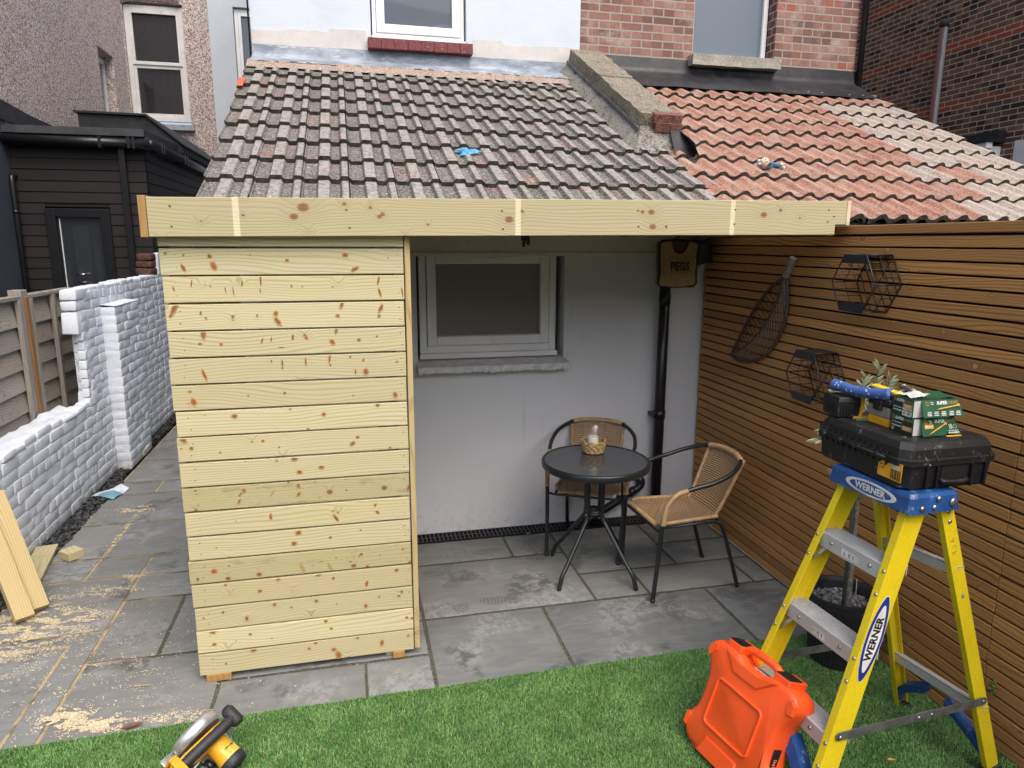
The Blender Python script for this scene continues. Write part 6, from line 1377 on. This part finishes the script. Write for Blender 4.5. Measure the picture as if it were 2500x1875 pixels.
    b.M = Matrix.Identity(4); b.mi = 0; b.text('HIGH PERFORMANCE', .0043, T(-.021, -.006 if upper else .004), .0001, .0001); b.text('WOODSCREWS', .0058, T(-.021, -.016 if upper else -.008), .0002, .0001)
    b.build('end_print', [WT, BRONZE, INK, GOLD, GRN2], o, local=True)
    if upper:
        b = MB(); b.grid(lambda u, v: (-W_ / 2 + .004 + (W_ - .008) * u, -D_ / 2 + .004 + (D_ - .008) * v, H_ + .002 + .010 * max(0, mnoise.noise(Vector((u * 3, v * 3, 7)))) + .006 * u * v), 14, 10); b.mi = 1; b.grid(lambda u, v: (-W_ / 2 + .004 + .065 * u, -D_ / 2 + .01 + (D_ - .03) * v, H_ + .0075 + .008 * mnoise.noise(Vector((u * 4, v * 3, 2))) + .008 * u), 8, 8); b.build('torn_lid', [GRN, BOXW], o, local=True)
    return o
screw_box('lower green screw box on the tool case, under the opened box', 1.2975, math.radians(1.5), False)
screw_box('upper green screw box with torn white lid, stacked on the other box', 1.3595, math.radians(-2), True)

o = thing('parts_organiser', 'small clear organiser with black lid and yellow base beside the screw boxes', 'organiser', (1.855, 2.040, 1.2965))
b = MB(); b.cbox(-.042, .042, -.050, .050, .0, .030, .004); b.build('base', YEL, o, local=True)
b = MB(); b.cbox(-.043, .043, -.051, .051, .030, .070, .004); m = NT('clear_plastic'); co = m.obj(); PL = m.done(m.mix(m.noise(m.scale(co, (60, 60, 8)), 1.5, 4, .7), (.12, .10, .09), (.38, .34, .31)), .3); b.build('clear_body', PL, o, local=True)
b = MB(); b.cbox(-.046, .046, -.054, .054, .070, .096, .006); b.cbox(-.03, .03, -.04, .04, .096, .100, .002); b.cbox(-.052, -.044, -.02, .02, .055, .09, .002); b.build('lid', CASEM, o, local=True)
o = thing('battery_charger', 'dusty black charger block with yellow edge, under the blue hammer handle', 'charger', (1.782, 2.190, 1.2965), rz=math.radians(-8))
b = MB(); loft(b, [[(-.045 * k, -.052 * k, z), (.050 * k, -.052 * k, z), (.050 * k, .052 * k, z), (-.045 * k, .052 * k, z)] for k, z in ((.90, 0), (1, .008), (1.02, .062), (.93, .078))]); b.build('body', CASEM, o, local=True, bevel=.004)
b = MB(); 
for k in range(7): b.cbox(-.0475, -.044, -.046 + k * .010, -.041 + k * .010, .016, .050, .001); b.cbox(-.035 + k * .011, -.029 + k * .011, -.0560, -.050, .014, .052, .001)
b.cbox(-.049, -.045, .020, .048, .028, .052, .002); b.build('vents', CASEM, o, local=True)
b = MB(); b.M = Matrix.Translation((.036, .0, -.001)); b.prism([(-.004, 0.0), (.006, 0), (.014, .05), (.014, .084), (.004, .084), (.004, .05)], -.062, -.050, 'xz', .002); b.build('yellow_edge', YEL, o, local=True)
o = thing('hammer', 'blue rubber gripped hammer lying across the charger and organiser', 'hammer', (1.775, 2.235, 1.400))
bl = NT('grip_blue'); co = bl.obj(); vv = bl.n('TexVoronoi', Vector=bl.scale(co, (95, 70, 95)), Scale=1.0)
GRIP = bl.done(bl.mix(bl.math('MULTIPLY', bl.smooth(vv.outputs['Distance'], .30, .20), bl.math('GREATER_THAN', bl.n('SeparateColor', Color=vv.outputs['Color']).outputs[0], .35)), bl.mix(bl.noise(co, 20, 4), (.022, .07, .25), (.05, .12, .36)), (.62, .66, .72)), .55)
b = MB(); b.tube(spline([(0, 0, .004), (.006, -.03, .004), (.020, -.10, -.002), (.042, -.18, .004), (.055, -.222, .010)], 6), [.0235 - .004 * math.sin(PI * i / 24) * (1) for i in range(25)], 16); b.build('grip', GRIP, o, local=True)
b = MB(); b.tube([(.055, -.222, .010), (.100, -.236, .024)], .009, 10); b.M = Matrix.Translation((.112, -.240, .030)) @ Matrix.Rotation(1.2, 4, 'Z') @ Matrix.Scale(.75, 4); b.cbox(-.05, .05, -.012, .012, -.012, .012, .003); b.tube([(.05, 0, 0), (.072, 0, 0)], .015, 12); b.build('head', plain('worn_steel', (.32, .30, .28), .45, .8, var=.3, vs=60, dirt=(.14, .08, .05), dirt_amt=.6), o, local=True)
o = thing('marking_tool', 'yellow and black hand tool propped on the organiser behind the boxes', 'tool', (1.845, 2.055, 1.405), rz=math.radians(-84))
b = MB(); b.M = Matrix.Rotation(math.radians(5), 4, 'Y'); b.cbox(-.055, .07, -.016, .016, .010, .022, .005); b.build('body', plain('bright_yellow', (.80, .58, .02), .4), o, local=True)
b = MB(); b.M = Matrix.Rotation(math.radians(5), 4, 'Y'); b.cbox(-.062, .075, -.0175, .0175, -.008, .0125, .004); b.build('grip', CASEM, o, local=True)
b = MB(); b.M = Matrix.Translation((0, 0, 0)); 
for k in range(4): b.cbox(-.03 + .002 * k, .05, -.012 + k * .007, -.007 + k * .007, .0, .006 + .003 * (k % 2), .001)
o = b.build('pencil_bundle', plain('pencil_orange', (.62, .27, .02), .5)); o.location = (1.815, 2.125, 1.2966); o.rotation_euler = (0, 0, -.45); tag(o, 'orange carpenter pencils lying between charger and organiser', 'pencils')
b = MB(); b.cbox(-.03, .035, -.007, .007, 0, .006, .001); o = b.build('green_stick', plain('green_plastic', (.02, .16, .07), .45)); o.location = (1.805, 2.098, 1.2966); o.rotation_euler = (0, 0, -.35); tag(o, 'short green plastic strip lying on the tool case beside the organiser', 'strip')

# ------------------------------------------------------------------ orange case leaning on the ladder
kk, yw = .40, .20
HD = Vector((math.sin(yw), -math.cos(yw), 0)); UPV = Vector((math.cos(yw) * kk, math.sin(yw) * kk, 1)).normalized(); NF = HD.cross(UPV).normalized()      # NF points to the patio
if NF.x > 0: NF = -NF
OC0 = Vector((1.232, 2.0, .020))
OC = thing('orange_case', 'bright orange moulded nail gun case leaning against the front of the yellow stepladder', 'tool case', tuple(OC0))
OMX = frame((0, 0, 0), HD, UPV, NF)
ora = NT('orange_plastic'); co = ora.obj(); ORA = ora.done(ora.mix(ora.math('MULTIPLY', ora.smooth(ora.noise(co, 55, 6, .8), .60, .72), ora.smooth(ora.noise(co, 6, 4), .48, .62, 0, .30)), ora.mix(ora.smooth(ora.noise(co, 7, 4), .3, .7), (.80, .078, .011), (.88, .105, .018)), (.75, .42, .28)), ora.math('ADD', .36, ora.math('MULTIPLY', ora.noise(co, 30, 3), .12)), ora.bump(ora.noise(co, 260, 2), .06, .0008))
def outline(s=1.0, ins=0.0):
    P = [(-.150, .012), (-.178, .028), (-.200, .060), (-.202, .105), (-.190, .132), (-.176, .160), (-.172, .225), (-.180, .290), (-.200, .335), (-.214, .365), (-.214, .392), (-.196, .415), (-.165, .424), (-.120, .426), (-.075, .420), (-.045, .402), (0, .396), (.045, .402), (.075, .420), (.120, .428), (.165, .426), (.196, .415), (.216, .390), (.216, .362), (.204, .335), (.186, .290), (.182, .225), (.188, .160), (.204, .132), (.216, .105), (.214, .060), (.192, .028), (.165, .012)]
    cx, cy = .003, .21
    S = spline([(x, y, 0) for x, y in P] + [(P[0][0], P[0][1], 0)], 3)[:-1]
    out = []
    n = len(S)
    for i, p in enumerate(S):
        t = (S[(i + 1) % n] - S[i - 1]).normalized(); nn = Vector((t.y, -t.x, 0)); 
        if nn.dot(Vector((cx - p.x, cy - p.y, 0))) < 0: nn = -nn
        out.append((p.x + nn.x * ins, p.y + nn.y * ins))
    return out
b = MB(); b.M = OMX
def oring(ins, w): return [(x, y, w) for x, y in outline(1, ins)]
loft(b, [oring(.022, -.114), oring(.006, -.108), oring(.001, -.094), oring(0, -.058), oring(.0025, -.0575), oring(.0025, -.0555), oring(0, -.055), oring(.001, -.016), oring(.006, -.006), oring(.022, 0.0)])
b.build('shell', ORA, OC, local=True, angle=48)
b = MB(); b.M = OMX      # raised centre panel with a rounded rim
R = []
for cx_, cy_, a0 in ((.088, .140, -90), (.088, .280, 0), (-.095, .285, 90), (-.095, .140, 180)):
    for a in range(0, 91, 15): R.append((cx_ + .020 * math.cos(math.radians(a0 + a)), cy_ + .018 * math.sin(math.radians(a0 + a)), .002))
b.tube(R, .0062, 8, closed=True); b.build('panel_rim', ORA, OC, local=True)
b = MB(); b.M = OMX      # corner pads, sloping facet under the handle
def pad(P, w0, w1, sh=.006):
    n = len(P); cx_ = sum(p[0] for p in P) / n; cy_ = sum(p[1] for p in P) / n
    loft(b, [[(x, y, w0) for x, y in P], [(x + (cx_ - x) * sh / .03, y + (cy_ - y) * sh / .03, w1) for x, y in P]])
pad([(-.205, .060), (-.188, .055), (-.180, .105), (-.186, .120), (-.203, .112)], -.012, .004); pad([(.200, .055), (.215, .060), (.214, .112), (.198, .122), (.190, .105)], -.012, .004)
pad([(-.212, .350), (-.196, .345), (-.165, .385), (-.168, .408), (-.196, .408), (-.214, .388)], -.012, .004); pad([(.214, .350), (.216, .388), (.198, .408), (.186, .404), (.186, .365), (.196, .345)], -.012, .004)
pad([(-.135, .414), (-.050, .396), (.050, .396), (.130, .416), (.058, .352), (-.070, .352)], -.004, .007, .004)
pad([(-.11, .012), (-.085, .085), (.085, .085), (.11, .012)], -.004, .005, .004)
build_split(b, 'moulding', ORA, OC, True)
b = MB(); b.M = OMX
b.tube(spline([(-.090, .418, -.048), (-.072, .442, -.048), (-.045, .452, -.048), (0, .453, -.048), (.050, .452, -.048), (.078, .442, -.048), (.096, .418, -.048)], 6), .0155, 12); b.build('handle', ORA, OC, local=True)
for s in (-1, 1):
    b = MB(); b.M = OMX; x = s * .118 + .004
    b.cbox(x - .036, x + .036, .415, .450, -.108, -.012, .006); hs_ = b.build('latch_block', ORA, OC, local=True)
    b = MB(); b.M = OMX; b.cbox(x - .032, x + .032, .440, .4545, -.080, -.014, .003); b.cbox(x - .026, x + .026, .4535, .4565, -.062, -.030, .001); b.build('latch', M['black_plastic'], hs_, local=True)
b = MB(); b.M = OMX; b.box(-.03, .045, .3975, .4005, -.080, -.052); b.mi = 1
for k in range(5): b.box(-.024 + k * .012, -.016 + k * .012, .4005, .4012, -.076, -.058)
b.build('barcode_label', [WT, INK], OC, local=True)
b = MB(); b.M = OMX      # black label on the right hand side
b.M = OMX @ Matrix.Translation((.1895, .150, -.0375)); b.cbox(-.004, .0015, -.115, .065, -.0165, .0165, .001); b.mi = 1; b.M = Matrix.Identity(4)
b.text('IM6SA F16', .0235, OMX @ frame((.1918, .130, -.0375), (0, -1, 0), (0, 0, 1), (1, 0, 0)) @ Matrix.Diagonal((1, 1, 1, 1)), .0003, .0001)
b.build('side_label', [INK, plain('print_orange', (.85, .22, .12), .5)], OC, local=True)
b = MB(); b.M = OMX; b.cbox(-.15, -.10, .0, .018, -.085, -.02, .004); b.cbox(.10, .15, .0, .018, -.085, -.02, .004); build_split(b, 'foot', ORA, OC, True)

# ------------------------------------------------------------------ circular saw on the grass
SW = thing('circular_saw', 'yellow and black cordless circular saw standing on the grass edge, battery removed', 'circular saw', (-.622, 2.462, .062), rot=(math.radians(34), 0, math.radians(56))); SW.scale = (.82, .82, .82)
ALS = plain('saw_alu', (.62, .63, .64), .35, .75, var=.12, vs=20, dirt=(.30, .24, .18), dirt_amt=.3)
b = MB(); b.cbox(-.150, .150, .048, .075, 0, .005, .0015); b.cbox(-.150, .150, -.085, -.060, 0, .005, .0015); b.cbox(-.150, -.105, -.060, .048, 0, .005, .0015); b.cbox(.105, .150, -.060, .048, 0, .005, .0015); b.cbox(-.02, .105, -.060, .028, 0, .004, .001)
b.box(-.150, .150, .073, .0765, .004, .012); b.cbox(.112, .140, -.045, -.020, .005, .020, .003); b.tube([(-.12, -.05, .012), (-.06, -.045, .03), (-.02, -.03, .045)], .006, 8); b.build('base_plate', ALS, SW, local=True)
def arc(r, a0, a1, n=26): return [(r * math.cos(math.radians(a0 + (a1 - a0) * i / n)), r * math.sin(math.radians(a0 + (a1 - a0) * i / n))) for i in range(n + 1)]
gc = (.004, .066)
b = MB(); bm = bmesh.new(); prof = [(.030, .104), (.036, .112), (.050, .116), (.066, .116), (.078, .111), (.082, .103), (.082, .05)]
vs = []; n = 30
for i in range(n + 1):
    a = math.radians(-4 + 188 * i / n)
    for y, r in prof: vs.append((gc[0] + r * math.cos(a), y, gc[1] + r * math.sin(a)))
k = len(prof); b.smooth = True; b.add(vs, [(i * k + j, i * k + j + 1, (i + 1) * k + j + 1, (i + 1) * k + j) for i in range(n) for j in range(k - 1)]); b.smooth = False
b.build('blade_guard', ALS, SW, local=True)
b = MB(); P = arc(.106, -4, 184); b.prism([(gc[0] + x, gc[1] + z) for x, z in P], .0305, .0325, 'xz'); b.build('guard_plate', plain('guard_dark', (.30, .29, .27), .5, .6, dirt=(.12, .07, .04), dirt_amt=.8), SW, local=True)
b = MB(); b.M = Matrix.Translation((gc[0], .052, gc[1])) @ Matrix.Rotation(PI / 2, 4, 'X'); b.lathe([(0, -.001), (.088, -.001), (.088, .001), (0, .001)], 48); b.build('blade', plain('blade', (.4, .4, .4), .3, 1.0), SW, local=True)
b = MB(); b.tube(spline([(-.150, -.018, .092), (-.10, -.020, .116), (-.02, -.022, .150), (.05, -.022, .170), (.100, -.018, .178)], 6), [.023] * 4 + [.0255] * 17 + [.024] * 4, 16); b.build('handle', M['rubber'], SW, local=True)
b = MB(); b.M = Matrix.Translation((.122, -.010, .176)); b.tube([(-.012, -.048, -.006), (-.012, -.036, -.002), (-.012, .03, .002), (-.012, .048, 0)], [.022, .031, .030, .020], 16); b.tube([(0, 0, 0), (-.03, 0, .004)], .022, 14); b.build('front_knob', M['rubber'], SW, local=True)
b = MB(); b.tube([(.115, -.016, .165), (.090, -.016, .11)], .015, 10); b.cbox(.02, .055, -.012, .006, .128, .162, .005); b.build('trigger_guard', M['black_plastic'], SW, local=True)
b = MB(); b.prism([(-.150, .055), (-.150, .088), (-.06, .120), (.03, .145), (.085, .135), (.10, .095), (.07, .050), (-.02, .040)], -.030, .016, 'xz', .007); b.prism([(-.10, .075), (-.04, .110), (.05, .130), (.075, .105), (.05, .06), (-.03, .05)], -.044, -.028, 'xz', .005); b.build('gear_case', YEL, SW, local=True)
b = MB(); b.M = Matrix.Translation((.030, 0, .078)) @ Matrix.Rotation(PI / 2, 4, 'X'); b.lathe([(.046, .025), (.050, .045), (.050, .10), (.055, .125), (.056, .135)], 36, caps=False); b.build('motor', YEL, SW, local=True)
b = MB(); b.M = Matrix.Translation((.030, 0, .078)) @ Matrix.Rotation(PI / 2, 4, 'X'); b.lathe([(.057, .134), (.0595, .140), (.0595, .162), (.052, .178), (.030, .183), (0, .184)], 36, caps=False)
b.M = Matrix.Identity(4)
for k in range(4): b.cbox(-.032, .0, -.176 + k * .009, -.171 + k * .009, .020 + .0, .060, .001)
b.build('end_cap', M['rubber'], SW, local=True)
b = MB(); b.cbox(-.190, -.150, .022, .034, .02, .120, .004); b.cbox(-.190, -.150, -.066, -.054, .02, .120, .004); b.cbox(-.190, -.150, -.054, .022, .105, .120, .004); b.cbox(-.165, -.150, -.054, .022, .05, .105, .003); b.cbox(-.186, -.166, -.050, .018, .088, .092, .001); b.build('battery_mount', YEL, SW, local=True)
b = MB(); b.cbox(-.180, -.152, -.050, .018, .024, .058, .003); b.cbox(-.150, -.11, -.075, -.03, .02, .055, .008); b.cbox(-.17, -.10, .02, .034, .03, .07, .004); b.tube([(-.02, -.06, .02), (-.02, -.10, .03)], .016, 10); b.tube([(-.05, .058, .03), (-.07, .085, .028)], .009, 8); b.build('black_fittings', M['black_plastic'], SW, local=True)
fm = frame((.030, -.108, .078 + .0528), (1, 0, 0), (0, 1, -.09), (0, .09, 1)); b = MB(); b.M = fm
b.grid(lambda u, v: (-.036 + .072 * u, -.028 + .050 * v, -.0525 + .0538 * math.cos((u - .5) * 1.33)) , 10, 2); b.v = [tuple(Vector(p)) for p in b.v]; b.mi = 1; b.M = Matrix.Identity(4); b.text('DEWALT', .0135, fm @ Matrix.Translation((.004, .013, .0016)), .0006, .0001)
b.M = fm
for i in range(5): b.box(-.024, .018 - .006 * (i % 2), .004 - i * .0058, .0052 - i * .0058, .0016, .0019)
b.build('rating_label', [plain('label_yellow', (.80, .58, .08), .45), INK], SW, local=True)
GP = glass_mat('clear_guard', (.3, .34, .36), .1, 1.2, .55); b = MB(); b.M = Matrix.Translation((.135, 0, .055)); b.grid(lambda u, v: (.012 * math.cos(u * PI - PI / 2), -.05 + .08 * v, .05 * (u - .5) * 2), 8, 2); b.build('dust_shield', GP, SW, local=True)

# ------------------------------------------------------------------ timber offcuts
o = MB(); L = Vector((-1.838, 4.082, 0)) - Vector((-1.945, 4.682, 0)); ln = L.length; o.cbox(0, ln, -.060, .060, 0, .022, .002)
o = o.build('flat_offcut', M['pine']); o.location = (-1.945, 4.682, .006); o.rotation_euler = (0, -.0, math.atan2(L.y, L.x)); tag(o, 'flat pine board offcut lying on the paving beside the white wall', 'timber')
o = MB(); o.cbox(-.052, .052, -.048, .048, 0, .052, .003); o = o.build('block_offcut', M['pine']); o.location = (-1.748, 4.515, .001); o.rotation_euler = (0, 0, math.radians(-40)); tag(o, 'small square pine block lying alone on the paving', 'timber')
for k, (b0, t0, lab) in enumerate((((-1.700, 3.735, .02), (-2.0, 4.10, .52), 'leaning pine post offcut, the left one of the pair at bottom left'), ((-1.668, 3.830, .02), (-1.975, 4.21, .55), 'leaning pine post offcut, the right one of the pair at bottom left'))):
    d = Vector(t0) - Vector(b0); o = MB(); o.cbox(-.024, .024, -.044, .044, 0, d.length, .003); o = o.build('post_offcut', M['pine_post']); o.location = b0; o.rotation_mode = 'QUATERNION'
    zx = d.normalized(); yy = Vector((.75, .66, 0)); yy = (yy - zx * zx.dot(yy)).normalized(); xx = yy.cross(zx); o.rotation_mode = 'XYZ'; o.rotation_euler = Matrix(((xx.x, yy.x, zx.x), (xx.y, yy.y, zx.y), (xx.z, yy.z, zx.z))).to_euler(); tag(o, lab, 'timber', 'leaning post offcuts')
# leaflet
o = MB(); Q = [Vector((-1.985, 5.60, .02)), Vector((-1.81, 5.52, .006)), Vector((-1.765, 5.755, .010)), Vector((-1.84, 5.815, .03))]
def lf_(u, v): return (Q[0].lerp(Q[1], u)).lerp(Q[3].lerp(Q[2], u), v) + Vector((0, 0, .012 * math.sin(u * 3) * (1 - v) + .006 * math.sin(v * 7)))
o.grid(lf_, 8, 10)
for i in range(len(o.f)): o.m[i] = 1 if (i // 8) < 6 and (i % 8) > 1 else 0
o = o.build('leaflet', [plain('paper', (.60, .68, .76), .5), plain('paper_teal', (.16, .34, .40), .5)]); tag(o, 'crumpled white and teal leaflet lying on the slate chippings', 'leaflet')
# blue rag and doll on the roofs
o = MB(); 
def rag(u, v):
    a = 2 * PI * u; r = v * (.055 + .022 * math.sin(3 * a + 1) + .012 * math.sin(5 * a)); x = .809 + r * 1.25 * math.cos(a); y = 4.854 + r * .9 * math.sin(a)
    return rp(x, y, .038 + .020 * (1 - v * v) + .010 * mnoise.noise(Vector((x * 30, y * 30, 0))))
o.grid(rag, 28, 7); o = o.build('blue_rag', plain('rag_blue', (.08, .33, .62), .6, var=.3, vs=40)); tag(o, 'crumpled bright blue rag lying on the grey roof tiles', 'rag')
D0 = rp(2.965, 4.735, .065); o = thing('toy_doll', 'small toy doll in pale hat and blue clothes lying on the red tiles', 'doll', tuple(D0))
DM = Matrix.Rotation(math.radians(-22), 4, 'X') @ Matrix.Rotation(math.radians(12), 4, 'Y')
CR = plain('doll_face', (.70, .55, .42), .5); DN = plain('doll_denim', (.16, .26, .40), .8, var=.2, vs=60); HAT = plain('doll_hat', (.60, .66, .74), .7, var=.1)
b = MB(); b.M = DM; b.sphere((.055, .0, -.005), .036, 14, 10, (1.25, .9, .8)); b.tube([(.06, -.01, 0), (.085, -.05, -.01), (.10, -.065, -.015)], [.020, .018, .015], 10); b.tube([(.075, .01, 0), (.115, -.02, -.01), (.135, -.03, -.012)], [.020, .018, .015], 10); b.tube([(.035, -.02, .0), (.03, -.055, -.01)], [.014, .011], 8); b.build('body', DN, o, local=True)
b = MB(); b.M = DM; b.sphere((0, -.008, .010), .036, 18, 12); b.sphere((.10, -.07, -.015), .013, 10, 8); b.sphere((.14, -.032, -.012), .013, 10, 8); b.sphere((-.005, -.040, .022), .007, 8, 6); b.build('face', CR, o, local=True)
b = MB(); b.M = DM; b.sphere((.008, .012, .014), .041, 16, 10, (1, .9, 1)); b.sphere((-.032, .012, .025), .014, 10, 8); b.tube([(-.035, .01, -.01), (-.045, -.02, -.015)], [.015, .008], 8); b.build('hat', HAT, o, local=True)
b = MB(); b.M = DM; b.sphere((-.013, -.041, .012), .0035, 8, 6); b.sphere((.011, -.041, .013), .0035, 8, 6); b.tube([(-.012, -.042, .0), (0, -.045, -.004), (.012, -.042, .0)], .0018, 5); b.build('features', plain('doll_brown', (.12, .05, .03), .6), o, local=True)

# ------------------------------------------------------------------ sawdust, wood chips, fallen leaves
rs = np.random.RandomState(4); cl = [(-1.68, 3.62, .16, .13, 5200), (-1.78, 3.36, .09, .13, 2600), (-1.72, 3.85, .08, .10, 1400), (-1.50, 3.72, .12, .05, 900), (-1.40, 4.0, .10, .04, 500), (-1.22, 2.87, .05, .035, 1500), (-1.08, 2.80, .055, .03, 1300), (-1.60, 5.28, .07, .05, 700), (-1.30, 4.15, .04, .03, 260), (-1.5, 3.2, .3, .3, 900), (-1.0, 3.1, .35, .3, 500), (-.85, 2.75, .12, .04, 700), (-1.56, 4.75, .012, .25, 500)]
b = MB(); vs = []; fs = []
for cx_, cy_, sx_, sy_, k in cl:
    for _ in range(int(k * 1.25)):
        for _t in range(6):
            x, y = cx_ + rs.randn() * sx_, cy_ + rs.randn() * sy_
            if mnoise.noise(Vector((x * 9, y * 22, 2))) + .5 * mnoise.noise(Vector((x * 30, y * 60, 5))) > -.02: break
        if y < turf_edge(x) + .004 or x < -1.87: continue
        s_ = rs.uniform(.0009, .0026); a = rs.uniform(0, 6.28); z = rs.uniform(.0015, .006); i = len(vs); el = rs.uniform(1, 2.6)
        ca_, sa_ = math.cos(a), math.sin(a)
        for px_, py_, pz_ in ((-el, -.7, 0), (el, -.5, .3), (el * .7, .8, 0), (-el * .8, .6, .5)): vs.append((x + s_ * (px_ * ca_ - py_ * sa_), y + s_ * (px_ * sa_ + py_ * ca_), z + pz_ * s_))
        fs.append((i, i + 1, i + 2, i + 3))
b.add(vs, fs); tag(b.build('sawdust', M['sawdust']), 'pale sawdust scattered over the paving by the timber offcuts', 'sawdust', kind='stuff')
b = MB(); b.M = Matrix.Translation((-.965, 3.03, .004)) @ Matrix.Rotation(-.12, 4, 'Z'); b.cbox(-.035, .035, -.003, .003, 0, .004, .001); tag(b.build('wood_splinter', plain('splinter', (.40, .32, .20), .8)), 'thin pale wood splinter lying on the large grey slab', 'splinter')
def dry_leaf(x, y, z, s, a, col, label):
    b = MB(); b.M = Matrix.Translation((x, y, z)) @ Matrix.Rotation(a, 4, 'Z')
    b.add([(-s, 0, 0), (-.3 * s, .3 * s, .004), (.5 * s, .25 * s, .005), (s, 0, .001), (.5 * s, -.25 * s, .006), (-.3 * s, -.3 * s, .003), (0, 0, .001)], [(0, 6, 1), (1, 6, 2), (2, 6, 3), (3, 6, 4), (4, 6, 5), (5, 6, 0)])
    tag(b.build('fallen_leaf', plain('leaf_c', col, .7, var=.2)), label, 'leaf')
dry_leaf(-1.02, 4.72, .004, .022, 1.2, (.12, .035, .02), 'dark red brown fallen leaf on the path beside the pine cladding')
dry_leaf(-.93, 2.745, .012, .045, .15, (.14, .06, .03), 'brown dry leaf at the grass edge left of the saw')
dry_leaf(1.90, 1.88, .036, .018, -.4, (.55, .32, .06), 'small yellow leaf on the grass under the stepladder')
dry_leaf(.46, 2.90, .004, .010, 1.7, (.20, .09, .04), 'tiny brown leaf on the slab in front of the shelter')
dry_leaf(1.10, 4.22, .012, .022, .1, (.42, .24, .08), 'tan dry leaf lying by the black drain channel')
